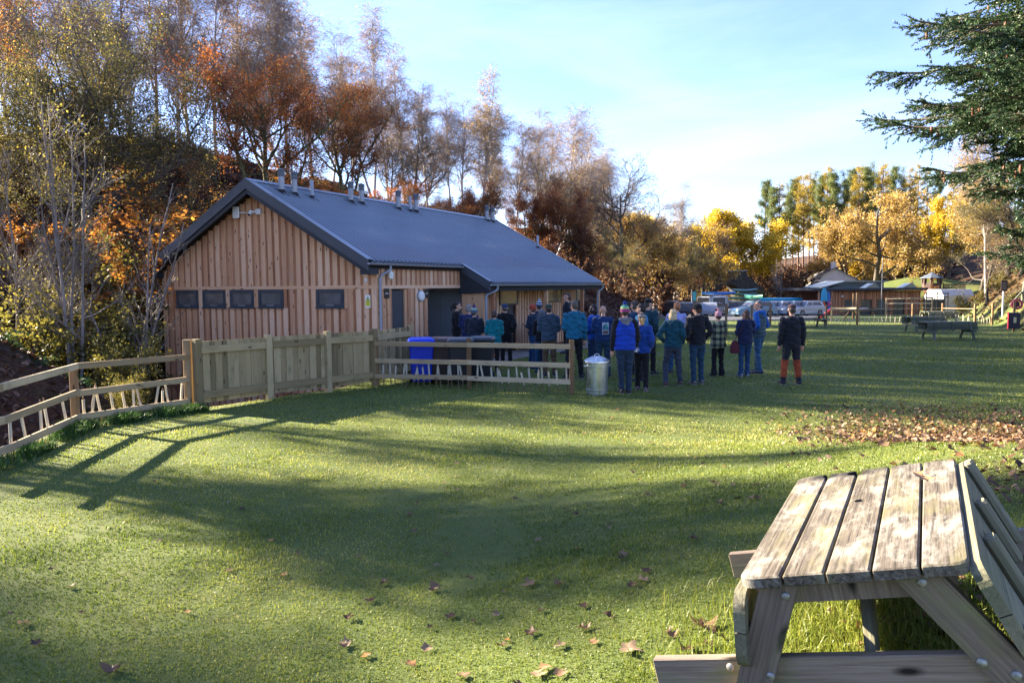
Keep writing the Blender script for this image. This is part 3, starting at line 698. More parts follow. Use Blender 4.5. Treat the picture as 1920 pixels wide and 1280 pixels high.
# across the car park
tree('yellow',1412,138,390,'bright yellow maple beside the stone bridge',wide=1.2,rz=.7)
tree('ochre',1640,120,356,'largest ochre oak, standing behind the cafe roof',rz=.3,wide=1.05)
tree('ochre',1590,140,402,'ochre oak left of the largest one',wide=.85)
tree('yellow',1622,142,440,'golden tree low behind the white cottage')
tree('ochre',1700,122,400,'ochre oak on the right of the largest one',wide=.8)
tree('yellow',1778,112,345,'yellow tree with a thick trunk beside the gazebo',wide=.7)
tree('sap3',1462,112,482,'pale bare multi-stemmed bush left of the cottage',cat='bush')
tree('shrubby',1500,108,500,'brown leaved shrub left of the cottage',cat='shrub')
GP='pines on the far ridge'
for i,(px,d,yt) in enumerate([(1432,165,360),(1450,158,372),(1472,160,366),(1496,164,352),(1515,170,346),(1534,166,350),(1552,172,336),(1577,170,342),(1592,176,338),(1615,172,332),(1634,178,326),(1655,176,330),(1668,180,334),(1690,176,336),(1714,182,332),(1735,176,336),(1757,180,340),(1780,176,345),(1462,158,364),(1485,166,356),(1505,160,352),(1524,172,344),(1544,165,342),(1562,160,345),(1603,166,336),(1624,168,334),(1645,172,332),(1702,170,338)]):
    k=['pine1','larch1','pine2','larch2'][[0,0,2,1,3,0,1,2,0,3,2,1,0,2,1,3,0,1,3,0,1,2,3,0,1,0,3,1][i]]
    tree(k,px,d,yt-24,'yellow larch in the conifers on the far ridge' if 'larch' in k else 'dark green pine in the conifers on the far ridge',GP if 'pine' in k else 'larches on the far ridge',wide=1.0)
tree('birchgold',1850,62,170,'tan birch seen through the spruce branches')
tree('ochre',1890,70,330,'ochre oak on the bank behind the spruce')
tree('olive',1840,84,360,'dull green tree on the bank behind the gazebo')
tree('olive',1915,58,300,'dark oak on the bank cut by the right edge')
tree('bare',1852,58,420,'slanting thin tree rooted on the bare bank')
for px,d,yt,lb in [(1806,70,548,'green bush at the top of the lit bank'),(1838,62,540,'green bush halfway along the lit bank'),(1898,46,545,'green bush behind the lifebuoy post'),(1880,56,500,'green bush under the spruce on the bank')]:
    tree('gbush',px,d,yt,lb,cat='bush')
tree('obush',1722,98,522,'orange bush on the mound below the gazebo',cat='bush')
for px,d,yt in [(1395,150,490),(1430,152,495),(1462,154,495),(1492,150,498),(1520,154,494),(1548,156,470),(1580,158,464),(1612,156,468),(1640,158,470),(1672,156,464),(1700,156,468),(1728,150,466),(1345,136,510),(1375,150,500),(1412,160,495),(1478,162,492),(1545,164,485),(1440,140,505),(1478,136,512)]:
    tree('shrubby',px,d,yt,'brown undergrowth shrub on the slope under the far pines','brown shrubs under the far pines',cat='shrub',wide=1.5)
for px,d,yt,lb in [(1385,118,545,'low green bush right of the bridge arch'),(1420,114,538,'low green bush under the yellow maple'),(1440,110,545,'low green bush by the canoe rack')]:
    tree('gbush',px,d,yt,lb,cat='bush',wide=1.5)
# ravine at left
tree('sap1',135,19,150,'pale multi-stemmed sapling in the middle of the left slope',rz=0)
tree('sap3',225,20,330,'bare arching whips beside the gable',rz=2,wide=.8)
tree('sap2',30,20,260,'thin pale sapling near the left edge')
tree('bush',110,20,505,'yellow leaved bush left of the pale sapling stems',cat='bush',wide=1.3)
tree('bush',195,20.5,520,'yellow leaved bush right of the pale sapling stems',cat='bush')
tree('bush',240,17.5,610,'yellow-green bush beside the corner of the gable wall',cat='bush',wide=.9)
tree('bush',225,16,690,'low yellow-green bush behind the rail fence near the gable',cat='bush')
tree('bush',262,24,440,'yellow bush below the left eave',cat='bush')
tree('obush',300,26,345,'orange bush left of the gable peak',cat='bush',wide=1.6)
tree('obush',352,27,330,'orange bush touching the gable verge',cat='bush',wide=1.4)
tree('obush',60,25,380,'orange bush high on the left slope',cat='bush',wide=1.5)
for k in PR:
    if k not in used: 
        for c in list(PR[k].children): bpy.data.objects.remove(c)
        bpy.data.objects.remove(PR[k])
# unseen trees added past the left edge to dapple the lawn with shade
for i,(x_,y_,H,k) in enumerate([(-26,12,12,'birch1'),(-17,7.2,9.5,'bare'),(-16,18.2,9,'birch3'),(-12.4,12.4,9,'birch2'),(-13.6,13.0,6.5,'orange'),(-20,17.5,11,'birch3'),(-28,17,13,'birch3'),(-24,8.5,12,'birch3')]):
    s=H/HT[k]; c=copy_tree(PR[k],(x_,y_,tz(x_,y_)-.1),i*1.3,['slim birch farthest left beyond the frame','crooked bare oak close behind the fence outside the frame','young birch up the slope outside the frame','twin birch hanging over the fence outside the frame','low sparse orange oak behind the fence outside the frame','slender birch halfway up the slope outside the frame','slender birch high on the slope outside the frame','slender birch low on the slope outside the frame'][i],s)

# ---------------------------------------------------------------- foreground spruce
def spruce():
    g=np.random.default_rng(77); H=15.
    tp,tr=grow(g,np.zeros((1,3)),np.array([[0,0,1.]]),np.array([H]),np.array([.24]),14,.008,.02,.1)
    n=380; hh=np.sort(2.55+11.5*g.random(n)**1.35); az=np.arange(n)*2.39996+g.normal(0,.25,n)
    P=np.stack([np.zeros(n),np.zeros(n),hh],-1); ln=(2.95*(1-hh/15.3)**.6+.2)*g.uniform(.6,1.15,n)*(.42+.58*sstep(2.9,4.6,hh))
    D=np.stack([np.cos(az),np.sin(az),np.full(n,.02)],-1)
    K=10; pts=np.empty((n,K+1,3)); pts[:,0]=P; d=nrm(D)
    for k in range(1,K+1):
        d=d+g.normal(0,.035,(n,3)); d[:,2]+=-.05 if k<6 else .09; d=nrm(d); pts[:,k]=pts[:,k-1]+d*(ln/K)[:,None]
    rad=.034*(1-np.linspace(0,1,K+1)*.8)[None]*(ln/3.5)[:,None]+.004
    # secondary sprays, both sides, flat and slightly hanging
    m=48*n; b=np.repeat(np.arange(n),48); t=g.uniform(.06,1,m)*K; i=np.minimum(t.astype(int),K-1); f=(t-i)[:,None]
    p=pts[b,i]*(1-f)+pts[b,i+1]*f; tg=nrm(pts[b,i+1]-pts[b,i]); side=nrm(np.cross(tg,[0,0,1.]))*np.where(g.random(m)<.5,-1,1)[:,None]
    a=g.uniform(.55,.95,m)[:,None]; dd=tg*np.cos(a)+side*np.sin(a); dd[:,2]-=g.uniform(.0,.4,m); dd=nrm(dd)
    l2=ln[b]*.30*(1.12-t/K*.75)*g.uniform(.5,1.15,m)+.06
    s2,r2=grow(g,p,dd,l2,np.full(m,.006),4,.06,-.03,.4)
    # tertiary shoots
    q=3*m; p3,d3,_,t3,b3=children(g,s2,r2,q,.2,1,.65,.12,.6); l3=l2[b3]*.36*g.uniform(.5,1.1,q)+.03; s3,r3=grow(g,p3,d3,l3,np.full(q,.0035),2,.05,-.02,.5)
    T=[tubes(tp,tr,10)]; T2=[tubes(pts,rad,6),tubes(s2,r2,3)]
    # needles
    def needles(poly,per_m,ln_,wd):
        B,K_,_=poly.shape; L_=np.linalg.norm(np.diff(poly,axis=1),axis=2).sum(1); cnt=np.maximum((L_*per_m).astype(int),3); bb_=np.repeat(np.arange(B),cnt); M=len(bb_)
        t=g.random(M)*(K_-1); i=np.minimum(t.astype(int),K_-2); f=(t-i)[:,None]; c=poly[bb_,i]*(1-f)+poly[bb_,i+1]*f; tg=nrm(poly[bb_,i+1]-poly[bb_,i])
        rv=g.normal(size=(M,3)); rv[:,2]+=.35; pr=nrm(rv-tg*(rv*tg).sum(-1,keepdims=True)); dr=nrm(pr*.8+tg*.75); w=nrm(np.cross(dr,g.normal(size=(M,3))))*wd/2; l=ln_*g.uniform(.7,1.2,M)[:,None]
        V=np.stack([c-w,c+w,c+dr*l],1).reshape(-1,3); return V,np.arange(M*3).reshape(-1,3),np.clip(.5+.25*np.sin(bb_*12.9)+g.normal(0,.15,M),0,1)
    V1,F1,c1=needles(s2,140,.036,.015); V2,F2,c2=needles(s3,170,.034,.015); 
    e=empty('spruce_tree',(7.35,9.6,tz(7.35,9.6)-.1),1.0,'dark green spruce with drooping boughs at the right edge','tree')
    V,F=merge(T); np_mesh('trunk',V,F,bark_pine,e,smooth=True)
    V,F=merge(T2); np_mesh('bough',V,F,twig_b,e,smooth=True)
    nm=leafmat('spruce_needle',[(.014,.036,.018),(.03,.066,.03),(.055,.10,.04),(.11,.15,.05)],.2)
    np_mesh('foliage',np.concatenate([V1,V2]),np.concatenate([F1,F2+len(V1)]),nm,e,rnd=np.concatenate([c1,c2]))
    # cones
    tip=np.where((pts[:,K,2]>3)&(g.random(n)<.6))[0]; mb=MB()
    for j in tip:
        for _ in range(3):
            k=g.integers(6,K); c=pts[j,k]+g.normal(0,.05,3); mb.lathe([(.004,0),(.016,-.02),(.019,-.05),(.014,-.085),(.003,-.11)],c,8)
    tag(mb.build('cones',plain('spruce_cone',(.14,.05,.025),.7),e,True),kind='stuff')
    return e
spruce()
# ================================================================ TIMBER BUILDING (local x along the ridge, y to the left, z up)
BW=7.738; BL=14.2; ZR=5.11; SL=.5625; OG=.514; OE=.126; OE2=1.105; XS=4.20; ZB=2.2
def rz_(v): return ZR-SL*abs(v-BW/2)
larch_w=wood('larch_cladding',[(.18,.065,.032),(.45,.215,.112),(.65,.38,.22),(.77,.53,.36)],stain=(.42,.28,.22),stainf=(.55,.8),gs=(1.0,22,22),rmix=.5)
larch_d=plain('larch_shadow_gap',(.13,.05,.025),.9)
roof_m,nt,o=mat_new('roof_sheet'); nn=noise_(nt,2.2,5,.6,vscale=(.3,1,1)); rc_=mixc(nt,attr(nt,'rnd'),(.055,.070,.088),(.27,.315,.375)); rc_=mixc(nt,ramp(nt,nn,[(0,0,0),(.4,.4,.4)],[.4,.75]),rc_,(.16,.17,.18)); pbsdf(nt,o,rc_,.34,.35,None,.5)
trim_m=plain('dark_grey_trim',(.040,.050,.066),.5,0,.12,0,2,0,.5); soff_m=plain('soffit_black',(.018,.018,.02),.8)
ridge_m=plain('ridge_flashing',(.20,.23,.27),.35,.3,.1,0,3); pipe_m=plain('grey_pipe_plastic',(.26,.28,.32),.4,0,.08,0,3)
vent_m=plain('vent_grey',(.30,.31,.34),.45,.2,.1); capm=plain('vent_cap',(.09,.10,.115),.5); rub=plain('rubber_flashing',(.012,.012,.014),.8)
door_m=plain('dark_grey_door',(.045,.05,.058),.55,0,.08,0,2); glass=glassy('window_glass',(.11,.11,.115),.14); white_p=plain('white_plastic',(.72,.73,.74),.4,0,.05); wr=plain('white_reveal',(.55,.52,.48),.7)
def ray_local(px,py,axis,val):
    r=ray(px,py); o_=np.array([0,0,CAMZ]); O=o_-np.array([B0[0],B0[1],0])
    def loc(v): return np.array([v[0]*bl[0]+v[1]*bl[1], v[0]*bb[0]+v[1]*bb[1], v[2]])
    O,r=loc(O),loc(r); t=(val-O[axis])/r[axis]; return O+r*t
rzB=math.atan2(bl[1],bl[0])
BLD=empty('timber_building',(B0[0],B0[1],0),rzB,'larch clad building with a corrugated blue-grey roof and a dark gable verge','building')
# openings
gw=[]   # gable windows: v0,v1,z0,z1
for a,b in [(334,374),(383,425),(434,478),(487.5,533),(596,646.5)]:
    A=ray_local(a,575,0,0); Bq=ray_local(b,545,0,0); gw.append((Bq[1]+.047,A[1]-.047,A[2]+.03,min(Bq[2],2.10)))
def uat(px): return ray_local(px,560,1,0)[0]
D1=(uat(732),uat(763)); D2=(uat(802),uat(884))
# wall shell
zb=-1.75
mb=MB()
mb.prism([(0,zb),(BW,zb),(BW,rz_(BW)-.1),(BW/2,ZR-.12),(0,rz_(0)-.1)],0,.0,.16)
mb.prism([(0,zb),(BW,zb),(BW,rz_(BW)-.1),(BW/2,ZR-.12),(0,rz_(0)-.1)],0,BL-.16,BL)
mb.box((.16,BW-.16,zb),(BL-.16,BW,rz_(BW)-.1))
u=.16
for a,b,top in [(D1[0],D1[1],2.14),(D2[0],D2[1],2.14),(7.3,8.2,2.1)]:
    mb.box((u,0,-.6),(a,.16,rz_(0)-.1)); mb.box((a,0,top),(b,.16,rz_(0)-.1)); u=b
mb.box((u,0,-.6),(BL-.16,.16,rz_(0)-.1))
mb.box((.16,.16,-.25),(BL-.16,BW-.16,-.02))
mb.build('wall',larch_d,BLD)
# interior dark lining behind the doors
mb=MB(); mb.box((D1[0]-.4,1.2,0),(D2[0]-.27,1.26,2.5)); mb.build('inner_wall',plain('inner_grey',(.06,.065,.07),.8),BLD)
# cladding boards
def boards_gable(z0f,z1f,mb,pitch=.247,u=-.001,skip=[]):
    v=-.03
    while v<BW+.02:
        for (off,wd,dep) in ((0,.152,.046),(.150,.100,.020)):
            a=v+off; b=min(a+wd,BW+.04); c=(a+b)/2
            if a>BW+.02: continue
            za,zt=z0f(c),z1f(c)
            segs=[(za,zt)]
            for (w0,w1,s0,s1) in skip:
                if b>w0+.0 and a<w1-.0:
                    ns=[]
                    for p,q in segs:
                        if s0>p: ns.append((p,min(q,s0)))
                        if s1<q: ns.append((max(p,s1),q))
                    segs=ns
            r=(.45+.55*RS.random()) if dep>.03 else .30*RS.random()
            for p,q in segs:
                if q-p>.03:
                    aa,bb_=a,b
                    for (w0,w1,s0,s1) in skip:
                        if s0<=p+.01 and q-.01<=s1: pass
                    mb.box((u-dep,aa,p),(u-.001,bb_,q),rnd=r)
        v+=pitch
mb=MB()
sk=[(a-.05,b+.05,z0-.06,z1+.06) for a,b,z0,z1 in gw]
boards_gable(lambda v:-.68+.004*math.sin(v*9),lambda v:ZB-.045,mb,skip=sk)
boards_gable(lambda v:ZB+.045,lambda v:min(rz_(v-.1),rz_(v+.1))-.16,mb)
boards_gable(lambda v:zb,lambda v:-.76,mb)
for i in range(len(gw)):
    a,b,z0,z1=gw[i]; edges=sorted([w[0] for w in gw]+[w[1] for w in gw])
for (lo,hi) in zip(sorted(gw)[:-1],sorted(gw)[1:]):
    A_,B_=lo[1]+.047,hi[0]-.047
    if B_-A_<.6: mb.box((-.044,A_,lo[2]-.06),(-.001,B_,ZB-.046))
for (a,b,z0,z1) in (min(gw),max(gw)):
    mb.box((-.030,a-.16,z0-.06),(-.001,a-.047,ZB-.046)); mb.box((-.030,b+.047,z0-.06),(-.001,b+.16,ZB-.046))
a,b=sorted(gw)[0][1],sorted(gw)[1][0]; mb.box((-.030,a+.047,sorted(gw)[0][2]-.06),(-.001,a+.16,ZB-.046)); mb.box((-.030,b-.16,sorted(gw)[1][2]-.06),(-.001,b-.047,ZB-.046))
mb.build('gable_cladding',larch_w,BLD)
mb=MB(); mb.box((-.058,-.05,ZB-.045),(-.004,BW+.05,ZB+.045)); mb.box((-.066,-.03,-.765),(-.004,BW+.03,-.68)); mb.build('belt_rail',larch_w,BLD)
mb=MB(); v=-.03; u=.02
def boards_long(mb,u0,u1,z0,z1,v=0):
    u=u0
    while u<u1:
        for off,wd,dep in ((0,.142,.046),(.14,.096,.020)):
            a=u+off; b=min(a+wd,u1)
            if b-a<.02: continue
            mb.box((a,v-dep,z0),(b,v-.001,z1),rnd=(.4+.6*RS.random()) if dep>.03 else .3*RS.random())
        u+=.234
boards_long(mb,-.045,BL,ZB+.045,rz_(0)-.1)
boards_long(mb,-.045,D1[0]-.05,-.05,ZB-.045); boards_long(mb,D1[1]+.12,D2[0]-.03,-.05,ZB-.045); boards_long(mb,D2[1]+.03,7.25,-.05,ZB-.045); boards_long(mb,8.25,BL,-.05,ZB-.045)
mb.build('front_cladding',larch_w,BLD)
mb=MB(); mb.box((-.04,-.056,ZB-.045),(BL,-.004,ZB+.045)); mb.box((D1[1]+.0,-.05,0),(D1[1]+.10,-.003,ZB-.048)); mb.build('front_rail',larch_w,BLD)
# gable windows
for (a,b,z0,z1) in gw:
    mb=MB(); e=.045
    mb.box((-.062,a-e,z0-e),(.0,b+e,z0)); mb.box((-.062,a-e,z1),(.0,b+e,z1+e)); mb.box((-.0625,a-e,z0+.001),(.0,a,z1-.001)); mb.box((-.0625,b,z0+.001),(.0,b+e,z1-.001))
    i=.04; mb.box((-.072,a+.004,z0+.004),(-.01,b-.004,z0+i)); mb.box((-.072,a+.004,z1-i),(-.01,b-.004,z1-.004)); mb.box((-.0725,a+.004,z0+i+.001),(-.01,a+i,z1-i-.001)); mb.box((-.0725,b-i,z0+i+.001),(-.01,b-.004,z1-i-.001))
    w=mb.build('window',trim_m,BLD)
    MB().box((-.045,a+i+.001,z0+i+.001),(-.03,b-i-.001,z1-i-.001)).build('pane',glass,w)
    MB().box((-.094,a-e-.02,z0-e-.03),(-.002,b+e+.02,z0-e-.001)).build('sill',trim_m,w)
    MB().box((-.078,(a+b)/2-.13,z0+.008),(-.0727,(a+b)/2+.13,z0+.016)).build('vent_strip',white_p,w)
for a,b in [(uat(934),uat(968)),(uat(1022),uat(1050)),(uat(1078),uat(1094))]:
    mb=MB(); z0,z1=1.55,2.12
    mb.box((a,-.07,z0),(b,-.047,z0+.05)); mb.box((a,-.07,z1-.05),(b,-.047,z1)); mb.box((a,-.0705,z0+.051),(a+.06,-.047,z1-.051)); mb.box((b-.06,-.0705,z0+.051),(b,-.047,z1-.051))
    w=mb.build('window',trim_m,BLD); MB().box((a+.061,-.06,z0+.051),(b-.061,-.05,z1-.051)).build('pane',glass,w)
# doors
d=MB(); d.box((D1[0]+.02,.05,0),(D1[1]-.10,.09,2.11)); dr=d.build('door',door_m,BLD)
mb=MB(); mb.tube([(D1[1]-.18,.045,1.0),(D1[1]-.18,-.01,1.0),(D1[1]-.30,-.01,1.0)],.011,8); mb.build('handle',ridge_m,dr)
mb=MB(); mb.box((D1[0]-.06,-.05,-.02),(D1[0]-.001,.15,2.14)); mb.box((D1[1]-.099,-.0,-.02),(D1[1]-.001,.15,2.138)); mb.build('door_frame',larch_w,BLD)
grey_m=plain('mid_grey_door',(.27,.30,.34),.45,0,.06,0,2)
lf=MB(); u_=D2[1]
lf.box((u_-.045,.02,.02),(u_-.004,1.12,2.13)); lf.box((u_-.045,1.135,.02),(u_-.004,2.3,2.13)); lf.build('door',grey_m,BLD)
MB().box((D2[0]-.2,2.31,-.02),(u_,2.36,2.3)).build('inner_wall',grey_m,BLD); MB().box((D2[0]-.2,.165,2.135),(u_-.005,2.3,2.2)).build('inner_ceiling',wr,BLD); MB().box((D2[0]-.26,.165,-.02),(D2[0]-.2,2.36,2.3)).build('inner_wall',grey_m,BLD)
d=MB(); d.box((7.32,.05,0),(8.18,.09,2.08)); dr=d.build('door',door_m,BLD); mb=MB(); mb.box((8.05,.02,.95),(8.08,.049,1.15)); mb.build('handle',ridge_m,dr)
# roof sheets with real corrugation
def sheet(x0,x1,v0,v1,name,lift=.0):
    pitch=.19; n=int((x1-x0)/pitch); prof=[]
    for i in range(n):
        a=x0+i*pitch
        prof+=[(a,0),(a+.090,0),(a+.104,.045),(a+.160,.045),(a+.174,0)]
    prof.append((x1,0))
    V=[];m=len(prof)
    for v in (v0,v1):
        for (a,z) in prof: V.append((a,v,rz_(v)+z*.9+lift))
    F=[(i,i+1,m+i+1,m+i) for i in range(m-1)]
    V=np.array(V); k=len(V); V2=V.copy(); V2[:,2]-=.035
    F=np.array(F); F=np.concatenate([F,F[:,::-1]+k,np.array([(i,i+1,k+i+1,k+i) for i in range(m-1)]),np.array([(m+i+1,m+i,k+m+i,k+m+i+1) for i in range(m-1)])])
    rr_=np.tile(([.12,.5,1.,.5,.12]*n)[:m-1],len(F)//(m-1)); return np_mesh(name,np.concatenate([V,V2]),F,roof_m,BLD,rnd=rr_)  # rib shading put into the face colour: dark pans, light crowns
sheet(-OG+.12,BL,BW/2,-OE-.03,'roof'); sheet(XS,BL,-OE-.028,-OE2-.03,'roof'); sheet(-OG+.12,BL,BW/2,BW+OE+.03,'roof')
# roof deck / soffits
mb=MB()
mb.prism([(-OE,rz_(-OE)-.05),(BW/2,ZR-.05),(BW+OE,rz_(BW+OE)-.05),(BW+OE,rz_(BW+OE)-.16),(BW/2,ZR-.18),(-OE,rz_(-OE)-.16)],0,-OG+.03,BL+.05)
mb.prism([(-OE2,rz_(-OE2)-.05),(-OE-.001,rz_(-OE)-.05),(-OE-.001,rz_(-OE)-.15),(-OE2,rz_(-OE2)-.15)],0,XS+.03,BL+.05)
mb.build('soffit',soff_m,BLD)
# verge boards
def verge(u,w=.24,v0=-OE,v1=BW+OE,both=True):
    mb=MB(); t=.035
    pts_o=[(v0,rz_(v0)+.035),(BW/2,ZR+.04)]+([(v1,rz_(v1)+.035)] if both else [])
    if both: poly=[(v0,rz_(v0)+.035),(BW/2,ZR+.045),(v1,rz_(v1)+.035),(v1,rz_(v1)-w),(BW/2,ZR-w+.01),(v0,rz_(v0)-w)]
    else: poly=[(v0,rz_(v0)+.035),(v1,rz_(v1)+.035),(v1,rz_(v1)-w),(v0,rz_(v0)-w)]
    mb.prism(poly,0,u-t,u); return mb
verge(-OG+.03).build('verge_board',trim_m,BLD)
mb=MB()   # lower second fascia step
mb.prism([(-OE,rz_(-OE)-.15),(BW/2,ZR-.15),(BW+OE,rz_(BW+OE)-.15),(BW+OE,rz_(BW+OE)-.33),(BW+OE-.35,rz_(BW+OE-.35)-.36),(BW/2,ZR-.36),(-OE+.35,rz_(-OE+.35)-.36),(-OE,rz_(-OE)-.33)],0,-OG+.031,-OG+.075)
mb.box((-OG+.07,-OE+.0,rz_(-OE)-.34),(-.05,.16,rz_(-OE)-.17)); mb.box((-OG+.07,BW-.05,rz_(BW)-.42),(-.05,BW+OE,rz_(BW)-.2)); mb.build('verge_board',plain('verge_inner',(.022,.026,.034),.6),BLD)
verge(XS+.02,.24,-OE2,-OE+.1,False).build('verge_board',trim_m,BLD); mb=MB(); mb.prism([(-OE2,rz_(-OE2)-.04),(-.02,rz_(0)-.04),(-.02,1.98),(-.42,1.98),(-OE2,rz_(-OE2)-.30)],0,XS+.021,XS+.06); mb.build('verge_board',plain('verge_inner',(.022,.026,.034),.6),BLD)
verge(BL+.085,.22,-OE2,BW+OE).build('verge_board',trim_m,BLD)
# cappings
mb=MB()
for (ua,ub) in ((-OG-.012,-OG+.19),(BL-.06,BL+.10)):
    for s in (0,1):
        va=(-OE if ua<0 else -OE2) if s==0 else BW+OE
        mb.add([(ua,va,rz_(va)+.042),(ub,va,rz_(va)+.042),(ub,BW/2,ZR+.052),(ua,BW/2,ZR+.052),(ua,va,rz_(va)+.036),(ub,va,rz_(va)+.036),(ub,BW/2,ZR+.046),(ua,BW/2,ZR+.046)],[(0,1,2,3),(4,7,6,5),(0,4,5,1),(1,5,6,2),(2,6,7,3),(3,7,4,0)])
va=-OE2; vb=-OE-.03
mb.add([(XS-.03,va,rz_(va)+.042),(XS+.13,va,rz_(va)+.042),(XS+.13,vb,rz_(vb)+.042),(XS-.03,vb,rz_(vb)+.042)],[(0,1,2,3)])
for s in (-1,1): mb.add([(-OG-.01,BW/2,ZR+.062),(BL+.1,BW/2,ZR+.062),(BL+.1,BW/2+s*.16,ZR+.062-.16*SL),(-OG-.01,BW/2+s*.16,ZR+.062-.16*SL)],[(0,1,2,3)])
mb.build('ridge_cap',ridge_m,BLD)
# fascia + gutters + brackets + pipes
mb=MB(); mb.box((-OG+.08,-OE-.0,rz_(-OE)-.19),(XS,-OE+.025,rz_(-OE)-.045)); mb.box((XS+.07,-OE2,rz_(-OE2)-.26),(BL+.04,-OE2+.03,rz_(-OE2)-.045)); mb.build('fascia',soff_m,BLD)
def gutter(u0,u1,v,z):
    mb=MB(); r=.058; n=10; prof=[]
    for i in range(n+1):
        a=math.pi+math.pi*i/n; prof.append((v+r*math.cos(a),z+r*math.sin(a)))
    inner=[(v+(r-.008)*math.cos(math.pi+math.pi*i/n),z+(r-.008)*math.sin(math.pi+math.pi*i/n)) for i in range(n,-1,-1)]
    mb.prism(prof+inner,0,u0,u1)
    for uu in (u0,u1-.012): mb.prism(prof,0,uu,uu+.012)
    u=u0+.3
    while u<u1: mb.box((u,v-.064,z-.035),(u+.03,v-.054,z+.012)); u+=.8
    return mb.build('gutter',pipe_m,BLD,True)
gutter(-OG-.03,XS+.03,-OE-.062,rz_(-OE)-.055); gutter(XS-.02,BL+.14,-OE2-.062,rz_(-OE2)-.055); gutter(-OG-.03,BL+.1,BW+OE+.062,rz_(BW+OE)-.055)
def dpipe(u,v,ztop,vw):
    mb=MB(); mb.tube([(u+.35,v,ztop-.03),(u+.35,v,ztop-.14),(u+.28,v+.02,ztop-.2),(u+.05,vw-.0,ztop-.32),(u,vw,ztop-.42),(u,vw,.0)],.035,10); mb.tube([(u,vw,ztop-.40),(u,vw,ztop-.50)],.043,10)
    return mb.build('downpipe',pipe_m,BLD,True)
dpipe(.03,-OE-.062,rz_(-OE)-.05,-.1); dpipe(XS+.02,-OE2-.062,rz_(-OE2)-.05,-OE2+.15); dpipe(BL-.3,-OE2-.062,rz_(-OE2)-.05,-OE2+.05)
# verandah posts and low boarded counter
for u in (XS+.35,8.6,12.2,BL-.12): MB().box((u,-OE2+.05,-.1),(u+.12,-OE2+.17,rz_(-OE2)-.1)).build('post',larch_w,BLD)
MB().box((XS+.12,-OE2+.3,-.05),(XS+.5,-.06,rz_(-OE2)-.12)).build('wing_wall',larch_w,BLD)
mb=MB(); a,b=7.6,9.5
boards_long(mb,a,b,-.02,.92,-OE2+.1); mb.box((a-.05,-OE2-.02,.93),(b+.05,-OE2+.12,1.06)); mb.build('counter_panel',larch_w,BLD)
# vents on the roof slope
def vent(px,py_base,kind):
    # intersect ray with the roof plane z = ZR-SL*(BW/2-v)
    r=ray(px,py_base); O=np.array([-B0[0],-B0[1],CAMZ]); 
    lo=np.array([O[0]*bl[0]+O[1]*bl[1],O[0]*bb[0]+O[1]*bb[1],O[2]]); rl=np.array([r[0]*bl[0]+r[1]*bl[1],r[0]*bb[0]+r[1]*bb[1],r[2]])
    t=(ZR-SL*BW/2+SL*lo[1]-lo[2])/(rl[2]-SL*rl[1]); p=lo+rl*t; return p
capped=[(528,361),(552,366),(658,380),(678,383),(747,393),(780,398),(913,415),(923.5,417)]
plainv=[(585,372),(769.5,397),(1008,465)]
for lst,kd in ((capped,1),(plainv,0)):
    for px,py in lst:
        p=vent(px,py,kd); mb=MB(); r0=.085 if kd else .055; hh=.56 if kd else .50
        if kd: mb.lathe([(r0,-.1),(r0,hh-.12),(r0*.8,hh-.12)],p,16)
        else: mb.lathe([(r0,-.1),(r0,hh),(r0*.7,hh+.03),(.001,hh+.035)],p,14)
        vv=mb.build('roof_vent',vent_m,BLD,True)
        if kd:
            mb=MB(); mb.lathe([(r0*.85,hh-.13),(r0*1.12,hh-.125),(r0*1.1,hh+.03),(r0*1.35,hh+.035),(r0*1.2,hh+.07),(.001,hh+.11)],p,16); mb.build('cap',capm,vv,True)
        mb=MB(); w=.16; 
        mb.add([(p[0]-w,p[1]-.2,rz_(p[1]-.2)+.028),(p[0]+w,p[1]-.2,rz_(p[1]-.2)+.028),(p[0]+w,p[1]+.15,rz_(p[1]+.15)+.03),(p[0]-w,p[1]+.15,rz_(p[1]+.15)+.03)],[(0,1,2,3)])
        mb.lathe([(r0+.05,-.05),(r0+.012,.06),(r0+.002,.08)],p,14,0)
        mb.build('flashing',rub,vv,True)
# things fixed to the walls
def bobj(name,mb,mats,label,cat,smooth=True):
    o_=mb.build(name,mats,None,smooth); o_.location=(B0[0],B0[1],0); o_.rotation_euler=(0,0,rzB); return tag(o_,label,cat)
p=ray_local(447,399,0,-.1); A=bobj('wifi_antenna',MB().box((-.22,p[1]-.12,p[2]-.16),(-.17,p[1]+.12,p[2]+.16),ch=.02).tube([(-.17,p[1]-.0,p[2]),(-.12,p[1]-.2,p[2]-.01),(-.05,p[1]-.28,p[2]-.02)],.018,8),white_p,'white rounded rectangular panel antenna under the gable peak','antenna')
p=ray_local(482,397,0,-.1)
cc=empty('security_camera',(B0[0],B0[1],0),rzB,'white security camera on a box under the gable peak','camera')
MB().box((-.11,p[1]-.12,p[2]-.08),(-.047,p[1]+.06,p[2]+.08),ch=.01).build('mount',white_p,cc)
MB().tube([(-.11,p[1]+.02,p[2]),(-.17,p[1]+.10,p[2]-.01)],.03,8).tube([(-.17,p[1]+.13,p[2]+.02),(-.24,p[1]+.15,p[2]-.08)],.048,12).build('camera_body',white_p,cc,True)
MB().tube([(-.24,p[1]+.15,p[2]-.08),(-.262,p[1]+.157,p[2]-.105)],.034,12).build('lens',plain('black_lens',(.01,.01,.012),.2),cc,True)
yel=plain('sign_yellow',(.70,.66,.05),.6,0,.03); blk=plain('black_gloss',(.012,.012,.014),.35); wht=plain('sign_white',(.75,.76,.75),.5,0,.03)
